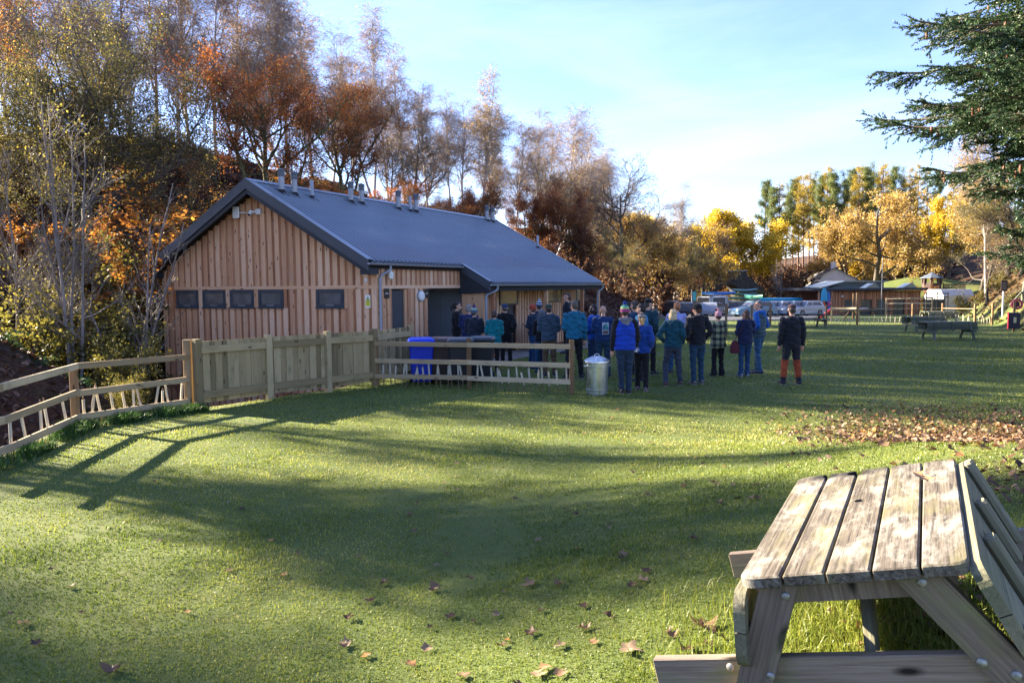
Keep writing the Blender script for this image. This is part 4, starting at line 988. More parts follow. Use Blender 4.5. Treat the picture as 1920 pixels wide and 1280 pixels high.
# warning sign on gable corner
a=ray_local(684.5,553,0,-.06); b=ray_local(694.3,577,0,-.06)
sg=empty('warning_sign',(B0[0],B0[1],0),rzB,'narrow white and yellow electrical warning notice beside the corner','sign')
v0,v1=min(a[1],b[1]),max(a[1],b[1]); z0,z1=b[2],a[2]
MB().box((-.052,v0,z0),(-.047,v1,z1)).build('board',wht,sg)
MB().box((-.0535,v0+.01,z0+.04),(-.0522,v1-.01,z0+(z1-z0)*.62)).build('yellow_field',yel,sg)
c_=(v0+v1)/2; zt=z0+(z1-z0)*.66; mb=MB(); mb.prism([(c_-.05,zt),(c_+.05,zt),(c_,zt+.085)],0,-.0535,-.0522); mb.build('triangle',plain('triangle_green',(.25,.32,.08),.6),sg)
mb=MB()
for i in range(5): mb.box((-.0545,v0+.03,z0+.08+i*.03),(-.0536,v1-.03-(i%2)*.02,z0+.09+i*.03))
mb.build('lettering',plain('sign_ink',(.10,.12,.05),.7),sg)
p=ray_local(686,525,0,-.06); bobj('sensor_box',MB().box((-.075,p[1]-.04,p[2]-.045),(-.047,p[1]+.04,p[2]+.045),ch=.008),white_p,'small white square sensor above the warning notice','sensor')
# lamp on the long wall by the downpipe
uu=uat(724); la=empty('wall_lamp',(B0[0],B0[1],0),rzB,'small white floodlight hanging from the eaves beside the downpipe','lamp')
zc=2.52; MB().lathe([(.02,.14),(.025,.07),(.07,.06),(.075,-.02),(.06,-.03)],(uu,-.16,zc),14).build('housing',white_p,la,True); MB().lathe([(.066,-.03),(.06,-.10),(.03,-.12),(.001,-.12)],(uu,-.16,zc),14).build('lamp_glass',wht,la,True)
MB().box((uu-.03,-.16,zc+.02),(uu+.03,-.05,zc+.07)).build('bracket',pipe_m,la)
# oval bulkhead lamp
uu=uat(785); bk=empty('bulkhead_lamp',(B0[0],B0[1],0),rzB,'oval white bulkhead lamp between the narrow door and the grey door','lamp')
zc=ray_local(785,555,1,0)[2]
def oval(u,z,ru,rz,v0,v1):
    mb=MB(); n=24; prof=[(1,0),(1,.55),(.86,.9),(.5,1.),(.01,1.02)]; vs=[];fs=[]
    for k,h in prof:
        for i in range(n): t=2*math.pi*i/n; vs.append((u+ru*k*math.cos(t),v0+(v1-v0)*h,z+rz*k*math.sin(t)))
    for j in range(len(prof)-1):
        for i in range(n): fs.append((j*n+i,j*n+(i+1)%n,(j+1)*n+(i+1)%n,(j+1)*n+i))
    mb.add(vs,fs); return mb
oval(uu,zc,.165,.16,-.047,-.085).build('rim',pipe_m,bk,True); oval(uu,zc,.14,.135,-.086,-.14).build('diffuser',wht,bk,True)
# two black door plates, lettering illegible in the photograph
for px,lb,wd in ((722,'black rounded door plate between the downpipe and the narrow door',.12),(797,'black rounded door plate right of the oval lamp',.12)):
    uu=uat(px); zc=ray_local(px,550,1,0)[2]; s_=empty('door_sign',(B0[0],B0[1],0),rzB,lb,'sign')
    MB().box((uu-wd,-.062,zc-.13),(uu+wd,-.05,zc+.13),ch=.005).build('plate',blk,s_)
    mb=MB()
    for i in range(6): mb.box((uu-.07+i*.024,-.0645,zc-.012),(uu-.056+i*.024,-.0625,zc+.012))
    mb.build('lettering',wht,s_)
# ================================================================ FENCES
fw_g=wood('fence_panel_timber',[(.14,.10,.048),(.33,.245,.125),(.46,.36,.20)],stain=(.17,.15,.075),stainf=(.5,.8),gs=(1.0,18,18))
fw_r=wood('fence_rail_timber',[(.24,.16,.085),(.42,.31,.18),(.56,.44,.28)],stain=(.26,.21,.13),stainf=(.5,.8))
fw_p=wood('fence_post_brown',[(.12,.07,.035),(.22,.13,.065),(.30,.19,.10)],stain=(.12,.11,.06),stainf=(.55,.8))
def gp(px,py): p=ground(px,py); return p
class FX: pass
PA=[gp(372,768),gp(505,750),gp(615,735),gp(705,722)]
PA[3]=np.array([-3.10,17.15,0.]); 
PF_=empty('panel_fence',tuple(PA[0]),0,'closed boarded timber fence panels between the rail fence and the building','fence')
o0=Vector(PA[0])
def lv(p,z=0): return Vector((p[0]-o0.x,p[1]-o0.y,p[2]-o0.z+z))
hp=1.27
ext=np.array([-2.45,18.6,0.])
PAX=PA+[ext]
for i in range(4):
    a=lv(PAX[i]); b=lv(PAX[i+1]); a.z=tz(*PAX[i][:2])-o0.z; b.z=tz(*PAX[i+1][:2])-o0.z; d=(b-a); Ln=Vector((d.x,d.y)).length; dn=Vector((d.x,d.y,0)).normalized(); nn=Vector((dn.y,-dn.x,0))
    mb=MB(); n=max(int(Ln/.128),3); w=Ln/n
    for k in range(n):
        t=(k+.5)/n; p=a+d*t; off=nn*(-.012 if k%2 else -.024)
        mb.bar(p+off+Vector((0,0,.10+.01*RS.random())),p+off+Vector((0,0,hp-.03)),.022,w+.012,tuple(dn))
    mb.build('boards',fw_g,PF_)
    mb=MB()
    for z in (1.09,.26): MB().bar(a+nn*.03+Vector((0,0,z))+dn*.05,b+nn*.03+Vector((0,0,z))-dn*.05,.045,.13).build('rail',fw_g,PF_)
    if i in (0,1,2,3):
        mb=MB(); mb.bar(a+nn*.02+Vector((0,0,-.3)),a+nn*.02+Vector((0,0,hp+.02)),.125,.125,tuple(dn),ch=.006); mb.build('post',fw_g,PF_)
e_=lv(ext); MB().bar(e_+Vector((0,0,-.3)),e_+Vector((0,0,hp+.02)),.12,.12,(1,0,0),ch=.006).build('post',fw_g,PF_)
a=lv(PA[0]); MB().bar(a+Vector((-.17,.02,-.3)),a+Vector((-.17,.02,hp+.01)),.11,.13,(1,0,0),ch=.006).build('post',fw_r,PF_)
GS='thin pale stakes of the young hedge along the rail fences'
stake_me=[]
for i in range(5):
    mb=MB(); h=RS.uniform(.55,.75); pts=[(0,0,-.1),(RS.uniform(-.02,.02),0,h*.5),(RS.uniform(-.05,.05),RS.uniform(-.03,.03),h)]
    mb.tube(pts,.011,5,0); mb.tube([(pts[1][0]*.6,0,h*.3),(pts[2][0],pts[2][1],h-.06)],.021,6,1); stake_me.append(mb)
stm=[plain('cane_brown',(.20,.13,.08),.8),plain('guard_pale',(.50,.46,.36),.6,0,.25,0,5)]
stk_o=[None]*5
def stake(x,y,s,label,group):
    k=RS.randrange(5)
    if stk_o[k] is None: stk_o[k]=stake_me[k].build('hedge_stake',stm); c=stk_o[k]
    else: c=stk_o[k].copy(); C.objects.link(c)
    c.location=(x,y,tz(x,y)); c.rotation_euler=(RS.uniform(-.1,.1),RS.uniform(-.14,.14),RS.random()*6.3); c.scale=(1,1,s); tag(c,label,'stake',group)
def rail_fence(pts,label,posts,railz=(1.02,.60,.18),hpst=1.2,w=.10,stakes=0,slabel='',sgroup='',side=1,dz=0,mats=None,rh=.10,srange=(0.03,.97)):
    o0=Vector(pts[0]); e=empty('rail_fence',tuple(o0),0,label,'fence'); mr,mp=mats or (fw_r,fw_p)
    P=[Vector((p[0]-o0.x,p[1]-o0.y,tz(p[0],p[1])-o0.z)) for p in pts]
    for i,p in enumerate(P):
        if posts[i]: 
            mb=MB(); mb.bar(p+Vector((0,0,-.3)),p+Vector((0,0,hpst)),w,w,(1,0,0),ch=.008); mb.build('post',mp,e)
    for i in range(len(P)-1):
        d=P[i+1]-P[i]; dn=Vector((d.x,d.y,0)).normalized(); nn=Vector((dn.y,-dn.x,0))*side
        for z in railz:
            mb=MB(); s0=RS.uniform(-.012,.012); mb.bar(P[i]+nn*(w/2+.022)+Vector((0,0,z+s0)),P[i+1]+nn*(w/2+.022)+Vector((0,0,z-s0)),.038,rh,ch=.003); mb.build('rail',mr,e)
        Ln=d.length; n=stakes[i] if stakes else 0
        for k in range(n):
            t=srange[0]+(srange[1]-srange[0])*(k+.5+RS.uniform(-.25,.25))/n; q=Vector(pts[i])+(Vector(pts[i+1])-Vector(pts[i]))*t-nn*.04
            stake(q.x,q.y,RS.uniform(.75,1.05),slabel,sgroup)
    return e
def g3(px,py): p=ground(px,py); return (p[0],p[1],p[2])
rail_fence([tuple(PA[3]+np.array([.06,-.02,0])),g3(880,729),g3(1072,739)],'low three rail timber fence in front of the bins, ending at the metal dustbin',[1,1,1],(.96,.58,.24),1.10,stakes=[15,14],slabel='thin pale hedge stake behind the rail fence in front of the bins',sgroup='hedge stakes at the bin fence',side=1,srange=(.05,.97))
A0=g3(372,768); L0=g3(143,803); L1=g3(0,868); L2=(L1[0]+.1,L1[1]-1.0,0)
rail_fence([(A0[0]-.2,A0[1]+.02,0),L0,L1,L2],'long three rail timber fence running off the left edge above the ravine',[0,1,0,0],(.98,.56,.17),1.0,stakes=[11,5,1],slabel='thin pale hedge stake along the left fence',sgroup='hedge stakes at the left fence',side=-1)
# ================================================================ BINS
def wheelie(loc,rz,col,lid,label):
    e=empty('wheelie_bin',loc,rz,label,'wheelie bin'); m=plain('bin_'+label.split()[0],col,.5,0,.1); ml=plain('lid_'+label.split()[0],lid,.4,0,.1)
    mb=MB(); 
    def ring(z,wx,y0,y1,c=.03): return [(-wx+c,y0,z),(wx-c,y0,z),(wx,y0+c,z),(wx,y1-c,z),(wx-c,y1,z),(-wx+c,y1,z),(-wx,y1-c,z),(-wx,y0+c,z)]
    rs=[ring(.07,.21,-.20,.20),ring(.10,.22,-.22,.22),ring(.80,.265,-.29,.28),ring(.92,.27,-.31,.29),ring(.925,.295,-.34,.31),ring(.97,.295,-.34,.31)]
    vs=[v for r in rs for v in r]; fs=[(i*8+k,i*8+(k+1)%8,(i+1)*8+(k+1)%8,(i+1)*8+k) for i in range(len(rs)-1) for k in range(8)]+[tuple(range(7,-1,-1)),tuple(40+k for k in range(8))]
    mb.add(vs,fs); mb.build('body',m,e)
    mb=MB(); rs=[ring(.975,.30,-.36,.31),ring(1.0,.305,-.37,.32),ring(1.045,.27,-.31,.30),ring(1.06,.20,-.22,.26)]
    vs=[v for r in rs for v in r]; fs=[(i*8+k,i*8+(k+1)%8,(i+1)*8+(k+1)%8,(i+1)*8+k) for i in range(len(rs)-1) for k in range(8)]+[tuple(range(7,-1,-1)),tuple(24+k for k in range(8))]
    mb.add(vs,fs); mb.tube([(-.22,.36,1.0),(.22,.36,1.0)],.016,8); l=mb.build('lid',ml,e)
    for s in (-1,1):
        mb=MB(); mb.tube([(s*.22,.27,.10),(s*.27,.27,.10)],.10,16); mb.build('wheel',plain('tyre_rubber',(.02,.02,.022),.8),e,True)
    return e
def gxy(px,d): p=at(px,560,d); return (p[0],d,tz(p[0],d))
wheelie(gxy(788,17.5),R(8),(.006,.03,.42),(.006,.04,.55),'blue wheelie bin at the left end of the row behind the rail fence')
wheelie(gxy(827,17.6),R(-3),(.035,.02,.018),(.05,.025,.025),'brown wheelie bin between the blue one and the dark grey ones')
wheelie(gxy(862,17.5),R(4),(.022,.024,.028),(.045,.05,.058),'charcoal wheelie bin, third from the left behind the rail fence')
wheelie(gxy(902,17.9),R(-4),(.018,.02,.023),(.035,.04,.046),'black wheelie bin at the right end of the row')
# galvanised dustbin
gal,nt,o=mat_new('galvanised_steel'); v=N(nt,'ShaderNodeTexVoronoi'); v.inputs['Scale'].default_value=22; L(nt,N(nt,'ShaderNodeTexCoord').outputs['Object'],v.inputs['Vector'])
c=ramp(nt,v.outputs['Color'],[(.50,.54,.56),(.66,.70,.72)]); nz=noise_(nt,5,4,vscale=(1,1,.3)); pbsdf(nt,o,c,ramp(nt,nz,[(.22,.22,.22),(.45,.45,.45)],[.3,.7]),.95,bumpn(nt,nz,.35,.03))
db=ground(1119,740); e=empty('dustbin',tuple(db),.4,'round galvanised steel dustbin with its lid on, standing at the end of the rail fence','dustbin')
prof=[(.19,.0),(.20,.0),(.203,.04),(.214,.045),(.214,.06),(.206,.065),(.209,.10),(.22,.105),(.22,.12),(.212,.125),(.232,.50),(.238,.58),(.247,.585),(.247,.60),(.24,.605),(.243,.66),(.254,.67),(.246,.68)]
MB().lathe(prof,sides=40).build('body',gal,e,True)
lid=MB(); pr=[(.262,.655),(.268,.66),(.266,.69),(.25,.70)]; n=48; vs=[];fs=[]
rings=[(.262,.652,0),(.268,.66,0),(.266,.688,0),(.245,.70,0),(.225,.708,.010),(.10,.765,.008),(.06,.775,0),(.001,.778,0)]
for r,z,a in rings:
    for k in range(n): t=2*math.pi*k/n; vs.append((r*math.cos(t),r*math.sin(t),z+a*(1 if k%4<2 else -1)))
for i in range(len(rings)-1):
    for k in range(n): fs.append((i*n+k,i*n+(k+1)%n,(i+1)*n+(k+1)%n,(i+1)*n+k))
lid.add(vs,fs); ld=lid.build('lid',gal,e,True); MB().tube([(-.055,0,.77),(-.055,0,.80),(-.03,0,.822),(.03,0,.822),(.055,0,.80),(.055,0,.77)],.008,8).build('lid_handle',gal,ld,True)
for s in (-1,1): MB().tube([(s*.238,-.05,.60),(s*.275,-.05,.585),(s*.275,.05,.585),(s*.238,.05,.60)],.008,8).build('handle',gal,e,True)

# ================================================================ FOREGROUND PICNIC TABLE
tw_,nt,o=mat_new('weathered_plank'); gc=attr(nt,'gc','Vector'); rn=attr(nt,'rnd')
g1=noise_(nt,1,7,.72,gc,(2.0,70,70),dist=.25); g2=noise_(nt,1,8,.72,gc,(3.5,9,9),dist=.25); g3_=noise_(nt,1,5,.6,gc,(2.0,6,6)); g4=noise_(nt,1,6,.7,gc,(3.5,60,60)); alg=noise_(nt,2.2,5,.6)
base=ramp(nt,g1,[(.02,.016,.013),(.105,.087,.068),(.19,.165,.13)],[.36,.52,.72])
base=mixc(nt,ramp(nt,g2,[(0,0,0),(1,1,1)],[.47,.64]),base,(.25,.235,.205))
base=mixc(nt,ramp(nt,g3_,[(0,0,0),(.75,.75,.75)],[.50,.68]),base,(.15,.135,.06))
base=mixc(nt,ramp(nt,g4,[(.9,.9,.9),(0,0,0)],[.36,.43]),base,(.06,.05,.045))
bu=attr(nt,'burn'); 
base=mixc(nt,bu,base,(.012,.011,.011))
pbsdf(nt,o,base,.8,0,bumpn(nt,g1,.7,.004),.25)
tf=wood('picnic_frame_timber',[(.05,.037,.03),(.20,.15,.115),(.36,.29,.22)],stain=(.19,.19,.08),stainf=(.48,.72),gs=(2.2,75,75),bump=.8,rmix=.2)
ts=wood('picnic_seat_timber',[(.045,.04,.03),(.17,.155,.10),(.30,.27,.19)],stain=(.12,.135,.075),stainf=(.5,.75),gs=(2.2,75,75),bump=.8,rmix=.25)
bolt_m=plain('galvanised_bolt',(.30,.29,.27),.5,.6,.4,0,60)
T0=Vector((1.131,2.575,1.216)); PT=empty('picnic_table',tuple(T0),0,'large weathered picnic table with a burnt top in the right foreground, seats folded up','picnic table'); PT.rotation_euler=(.021,-.244,-.499)
PT.rotation_mode='XYZ'
TL=1.52; x=-.36; wp=[.150,.139,.142,.142,.140]; 
import bmesh
rx=-.365
burn_c=[(-.215,TL-.045),(-.07,TL-.05)]
for i,w in enumerate(wp):
    x0=rx; x1=rx+w; rx=x1+.0085
    th=.044; rc=.055; e0=RS.uniform(-.006,.006)
    pts=[]
    def corner(cx,cy,a0,rr,n=7): return [(cx+rr*math.cos(a0+math.pi/2*k/n),cy+rr*math.sin(a0+math.pi/2*k/n)) for k in range(n+1)]
    ra=rc if i==0 else .004; rb=rc if i==4 else .004
    # outline counter-clockwise from near left
    yn=e0; yf=TL+RS.uniform(-.006,.006)
    o_=corner(x0+ra,yn+ra,math.pi,ra)+corner(x1-rb,yn+rb,1.5*math.pi,rb)
    right=[(x1,y) for y in np.linspace(yn+.1,yf-.14,12)]; 
    def charred(side):   # burnt notch at the far end on a plank's edge
        return [(-.215,i==0,1),( -.215,i==1,-1)]
    rr_=[];
    if i==0: rr_=[(x1,yf-.075),(x1-.012,yf-.055),(x1-.016,yf-.03),(x1-.008,yf-.01)]
    if i==1: rr_=[(x1,yf-.10),(x1-.02,yf-.085),(x1-.042,yf-.06),(x1-.036,yf-.03),(x1-.012,yf-.012)]
    o_+=right+rr_+(corner(x1-rb,yf-rb,0,rb) if not rr_ else [(x1-.006,yf)])
    ll=[]
    if i==1: ll=[(x0+.006,yf),(x0+.010,yf-.02),(x0+.012,yf-.05),(x0,yf-.07)]
    if i==2: ll=[(x0+.012,yf),(x0+.03,yf-.02),(x0+.032,yf-.045),(x0+.018,yf-.075),(x0,yf-.09)]
    o_+=(corner(x0+ra,yf-ra,math.pi/2,ra) if not ll else ll)+[(x0,y) for y in np.linspace(yf-.14,yn+.1,12)]
    bm=bmesh.new(); n=len(o_)
    cx,cy=(x0+x1)/2,(yn+yf)/2
    def sc(p,k): return (p[0]+(cx-p[0])/abs(cx-p[0]+1e-9)*k if abs(cx-p[0])>k else p[0], p[1]+(k if p[1]<yn+.03 else (-k if p[1]>yf-.03 else 0)))
    layers=[[sc(p,.006) for p in o_],o_,o_,[sc(p,.006) for p in o_]]; zs=[0,-.006,-th+.005,-th]
    rings=[[bm.verts.new((p[0],p[1],z)) for p in lay] for lay,z in zip(layers,zs)]
    for a_,b_ in zip(rings[:-1],rings[1:]):
        for k in range(n): bm.faces.new((a_[k],a_[(k+1)%n],b_[(k+1)%n],b_[k]))
    top=bm.faces.new(rings[0]); bot=bm.faces.new(rings[3][::-1])
    bmesh.ops.triangulate(bm,faces=[top,bot]);
    bmesh.ops.recalc_face_normals(bm,faces=bm.faces)
    bm.verts.ensure_lookup_table()
    # refine the burnt end
    ed=[e for e in bm.edges if e.calc_length()>.03]
    bmesh.ops.subdivide_edges(bm,edges=ed,cuts=3)
    bmesh.ops.triangulate(bm,faces=bm.faces)
    ed=[e for e in bm.edges if e.calc_length()>.05 and min(v.co.y for v in e.verts)>TL-.4]
    bmesh.ops.subdivide_edges(bm,edges=ed,cuts=2); bmesh.ops.triangulate(bm,faces=bm.faces)
    if i==2:   # parasol hole: a dark recessed disc cut is made with a boolean below
        pass
    me=bpy.data.meshes.new('plank'); bm.to_mesh(me); bm.free()
    ob=link_mesh('plank',me,tw_,PT)
    if i==2:
        cu=MB().lathe([(.024,-.1),(.024,.05)],(-.012,TL*.60,0),24).build('cutter',tw_,None); cu.matrix_world=Matrix.Identity(4)
        cm=bpy.data.meshes.new_from_object(cu); 
        ob.parent=None; md=ob.modifiers.new('b','BOOLEAN'); md.object=cu; md.operation='DIFFERENCE'; md.solver='EXACT'
        dg=bpy.context.evaluated_depsgraph_get(); nm=bpy.data.meshes.new_from_object(ob.evaluated_get(dg)); ob.modifiers.clear(); ob.data=nm; ob.parent=PT; bpy.data.objects.remove(cu)
    me=ob.data
    for q_ in ('gc','rnd'):
        if me.attributes.get(q_): me.attributes.remove(me.attributes[q_])
    co=np.empty(len(me.vertices)*3,np.float32); me.vertices.foreach_get('co',co); co=co.reshape(-1,3)
    a=me.attributes.new('gc','FLOAT_VECTOR','POINT'); off=RS.random()*30; a.data.foreach_set('vector',np.stack([co[:,1]+off,co[:,0]+i*3.7,co[:,2]],-1).astype(np.float32).ravel())
    b=np.zeros(len(co))
    for (cx_,cy_) in burn_c: b=np.maximum(b,1-np.hypot((co[:,0]-cx_)/.11,(co[:,1]-cy_)/.09))
    b=np.clip(b*1.8,0,1)
    b=np.maximum(b,.55*sstep(TL-.10,TL-.02,co[:,1])*(co[:,0]<.10)*(co[:,0]>-.30))
    a=me.attributes.new('burn','FLOAT','POINT'); a.data.foreach_set('value',b.astype(np.float32))
    a=me.attributes.new('rnd','FLOAT','FACE'); a.data.foreach_set('value',np.full(len(me.polygons),RS.random(),np.float32))
def tbar(name,p0,p1,w,h,mat,up=(0,0,1),ch=.004,parent=None): return MB().bar(p0,p1,w,h,up,ch).build(name,mat,parent or PT)
def cham(y0,y1,xa,xb,z0,z1,c=.045): 
    return MB().prism([(xa,z1),(xb,z1),(xb,z1-(z1-z0)*.45),(xb-c,z0),(xa+c,z0),(xa,z1-(z1-z0)*.45)],1,y0,y1)
cham(.095,.14,-.335,.335,-.135,-.0455).build('cross_batten',tf,PT); cham(TL/2-.03,TL/2+.015,-.33,.33,-.125,-.0455).build('cross_batten',tf,PT); cham(TL-.14,TL-.095,-.335,.335,-.135,-.0455).build('cross_batten',tf,PT)
for ya,yb in ((.048,.0935),(TL-.0935,TL-.048)):
    for s in (-1,1):
        xt=-.235 if s<0 else .215; 
        slope=.48 if s<0 else .62
        zt=-.0465; z_=-.93; xb_=xt-s*0+s*slope*(zt-z_)*1.0; w=.125/ math.cos(math.atan(slope))/2
        if s<0: xb_=xt-slope*(zt-z_)
        mb=MB(); mb.prism([(xt-w,zt),(xt+w,zt),(xb_+w,z_),(xb_-w,z_)],1,ya,yb)
        # grain runs along the leg
        mb.g=[(v[2],v[0]+v[2]*slope*(-s)*-1,v[1]) for v in mb.v]
        mb.build('leg',tf,PT)
tbar('seat_beam',(-.815,.117,-.405),(.86,.117,-.405),.044,.135,tf); tbar('seat_beam',(-.80,TL-.117,-.405),(.86,TL-.117,-.405),.044,.135,tf)
tbar('brace',(.0,.155,-.40),(.0,.62,-.055),.075,.042,ts,(1,0,0))
tbar('brace',(.0,TL-.155,-.40),(.0,TL-.62,-.055),.075,.042,ts,(1,0,0))
def bolt(x_,y_,z_,r=.0165,parent=PT,d=(0,-1,0)):
    mb=MB(); n=14; prof=[(1,0),(.98,.25),(.8,.6),(.45,.85),(.01,.95)]; vs=[];fs=[]
    for k,h in prof:
        for i in range(n):
            t=2*math.pi*i/n
            if d[1]: vs.append((x_+r*k*math.cos(t),y_-h*r*.6,z_+r*k*math.sin(t)))
            else: vs.append((x_+h*r*.6,y_+r*k*math.cos(t),z_+r*k*math.sin(t)))
    for j in range(len(prof)-1):
        for i in range(n): fs.append((j*n+i,j*n+(i+1)%n,(j+1)*n+(i+1)%n,(j+1)*n+i))
    mb.add(vs,fs); return mb.build('bolt',bolt_m,parent,True)
bolt(-.222,.0478,-.092); bolt(-.345,.0478,-.385); bolt(.228,.0478,-.070); bolt(.345,.0478,-.345,.0175); bolt(.432,.0478,-.388,.0175); bolt(-.502,.0948,-.372,.0165)
# folded up seats: two planks each, rounded corners
def seat(name,top,bot,label,arms):
    # plane through top/bot edges (x,z) running along y
    t=Vector((top[0],0,top[1])); b_=Vector((bot[0],0,bot[1])); d=(b_-t); Lw=d.length; dn=d.normalized(); nn=Vector((dn.z,0,-dn.x)); 
    if nn.x<0: nn=-nn
    th=.042; y0=.0; y1=TL
    out=None
    s=empty('seat',(0,0,0)); s.parent=PT
    for k in (0,1):
        a0=Lw*(.0 if k==0 else .507); a1=Lw*(.493 if k==0 else 1.)
        rc=.07; poly=[]
        def cc(ca,cy,st): return [(ca+rc*math.cos(st+math.pi/2*q/6),cy+rc*math.sin(st+math.pi/2*q/6)) for q in range(7)]
        if k==0: poly=cc(a0+rc,y0+rc,math.pi)+[(a1,y0),(a1,y1)]+cc(a0+rc,y1-rc,math.pi/2)
        else: poly=[(a0,y0)]+cc(a1-rc,y0+rc,1.5*math.pi)+cc(a1-rc,y1-rc,0)+[(a0,y1)]
        vs=[];n=len(poly);gg=[]
        for off in (0,th):
            for (a_,y_) in poly: p=t+dn*a_+nn*off; vs.append((p.x,y_,p.z)); gg.append((y_,a_,off))
        fs=[tuple(range(n)),tuple(range(2*n-1,n-1,-1))]+[(i,i+n,(i+1)%n+n,(i+1)%n) for i in range(n)]
        MB().add(vs,fs,gc=gg).build('plank',ts,s)
    for (y_,e0,e1,w) in arms:
        p0=t+dn*(Lw*e0)+nn*(th+.024); p1=t+dn*(Lw*e1)+nn*(th+.024); p0.y=y_;p1.y=y_
        MB().bar(p0,p1,w,.044,tuple(nn),ch=.012).build('batten',ts,s)
    return s,t,dn,nn,Lw
seat('seat',(-.40,-.055),(-.452,-.345),'',[])
s_,t_,dn_,nn_,Lw_=seat('seat',(.372,-.02),(.475,-.345),'',[(.42,.15,1.25,.075),(.86,.12,.92,.075),(1.40,-.02,1.22,.06)])
q=t_+dn_*(Lw_*1.08)+nn_*(.042+.047); bo=bolt(q.x,1.40,q.z,.017,PT,(1,0,0))
lf=protos[3].build('fallen_leaf',plain('tan_leaf',(.42,.22,.10),.7),smooth=True); lp_=PT.matrix_world
M_=Matrix.Translation(T0)@Vector((0,0,0)).to_track_quat('Z','Y').to_matrix().to_4x4() if False else None
from mathutils import Euler
Mt=Matrix.Translation(T0)@Euler((.021,-.244,-.499)).to_matrix().to_4x4()
lf.location=Mt@Vector((.235,1.17,.012)); lf.scale=(.062,.05,.05); lf.rotation_euler=(.021,-.244,1.9); tag(lf,'curled tan leaf lying on the picnic table top','leaf')
# ================================================================ MID-GROUND PICNIC BENCHES
pgrey=wood('picnic_grey_green',[(.07,.075,.055),(.13,.135,.10),(.20,.20,.155)],stain=(.10,.12,.07),stainf=(.5,.75))
def picnic(loc,rz,Lg,label,folded=True,mat=None,group=None):
    m=mat or pgrey; e=empty('picnic_table',loc,rz,label,'picnic table',group)
    mb=MB(); w=.72
    for k in range(5): x_=-w/2+.0725+k*.144; mb.bar((-Lg/2,x_,.745),(Lg/2,x_,.745),.138,.042,ch=.004)
    mb.build('tabletop',m,e)
    for s in (-1,1):
        u=s*(Lg/2-.22)
        MB().bar((u,-.34,.68),(u,.34,.68),.04,.09).bar((u,-.74,.38),(u,.74,.38),.042,.11).build('cross_bar',m,e)
        for t in (-1,1): MB().bar((u+.045,t*.22,.70),(u+.045,t*.60,-.1),.042,.10,(1,0,0)).build('leg',m,e)
    for t in (-1,1):
        if folded:
            mb=MB()
            for k in (0,1): mb.bar((-Lg/2,t*(.42+.02*k),.66-k*.15),(Lg/2,t*(.42+.02*k),.66-k*.15),.04,.14,ch=.004)
            for q in (-Lg/2+.3,0,Lg/2-.3): mb.bar((q,t*.475,.74),(q,t*.51,.42),.04,.09,(1,0,0))
        else:
            mb=MB()
            for k in (0,1): mb.bar((-Lg/2,t*(.58+.145*k),.455),(Lg/2,t*(.58+.145*k),.455),.138,.042,ch=.004)
        mb.build('seat',m,e)
    return e
def gxyz(px,py): p=ground(px,py); return (p[0],p[1],p[2])
picnic(gxyz(1775,637),R(-2),2.05,'nearest of the three grey-green picnic tables on the far lawn, seats folded up')
picnic(gxyz(1731,622),R(3),1.8,'left one of the three grey-green picnic tables on the far lawn')
picnic(gxyz(1760,607),R(5),1.9,'farthest of the three grey-green picnic tables on the far lawn')
picnic(gxyz(1515,613),R(4),1.9,'green picnic table with open seats by the far hedge',False)
yw=wood('picnic_new_timber',[(.25,.17,.08),(.38,.28,.14)],knots=False)
for px,d,lb in ((1593,80,'pale yellow picnic table left of the second cafe opening'),(1622,81,'dark picnic bench under the middle cafe openings'),(1650,82,'brown picnic bench under the third cafe opening')):
    picnic(gxy(px,d),R(5),2.0,lb,False,yw if px==1593 else pgrey)
# ================================================================ PEOPLE
skin_m=plain('skin',(.52,.29,.20),.55,0,.08,0,20); 
def remesh(mb_,vox,name,mat,parent,disp=None,iters=2):
    me=bpy.data.meshes.new('t'); me.from_pydata(mb_.v,[],mb_.f)
    import bmesh
    bm=bmesh.new(); bm.from_mesh(me); bmesh.ops.recalc_face_normals(bm,faces=bm.faces); bm.to_mesh(me); bm.free()
    o=bpy.data.objects.new('t',me); C.objects.link(o)
    md=o.modifiers.new('r','REMESH'); md.mode='VOXEL'; md.voxel_size=vox; md.use_smooth_shade=True
    if iters: ms=o.modifiers.new('s','SMOOTH'); ms.factor=.5; ms.iterations=iters
    dg=bpy.context.evaluated_depsgraph_get(); nm=bpy.data.meshes.new_from_object(o.evaluated_get(dg)); bpy.data.objects.remove(o); bpy.data.meshes.remove(me)
    if disp is not None:
        n=len(nm.vertices); co=np.empty(n*3,np.float32); nm.vertices.foreach_get('co',co); co=co.reshape(-1,3); nr=np.empty(n*3,np.float32); nm.vertices.foreach_get('normal',nr); nr=nr.reshape(-1,3)
        co=co+nr*disp(co)[:,None]; nm.vertices.foreach_set('co',co.astype(np.float32).ravel()); nm.update()
    nm.materials.clear(); return link_mesh(name,nm,mat,parent,True)
def cap(mb,p0,p1,r0,r1,n=12):   # tapered capsule
    p0=Vector(p0);p1=Vector(p1); d=(p1-p0); L_=d.length; d.normalize()
    pts=[p0-d*r0*.85,p0-d*r0*.5,p0]+[p0+d*L_*k/3 for k in (1,2)]+[p1,p1+d*r1*.5,p1+d*r1*.85]
    rr=[r0*.45,r0*.85,r0,r0+(r1-r0)/3,r0+(r1-r0)*2/3,r1,r1*.85,r1*.45]
    mb.tube(pts,rr,n)
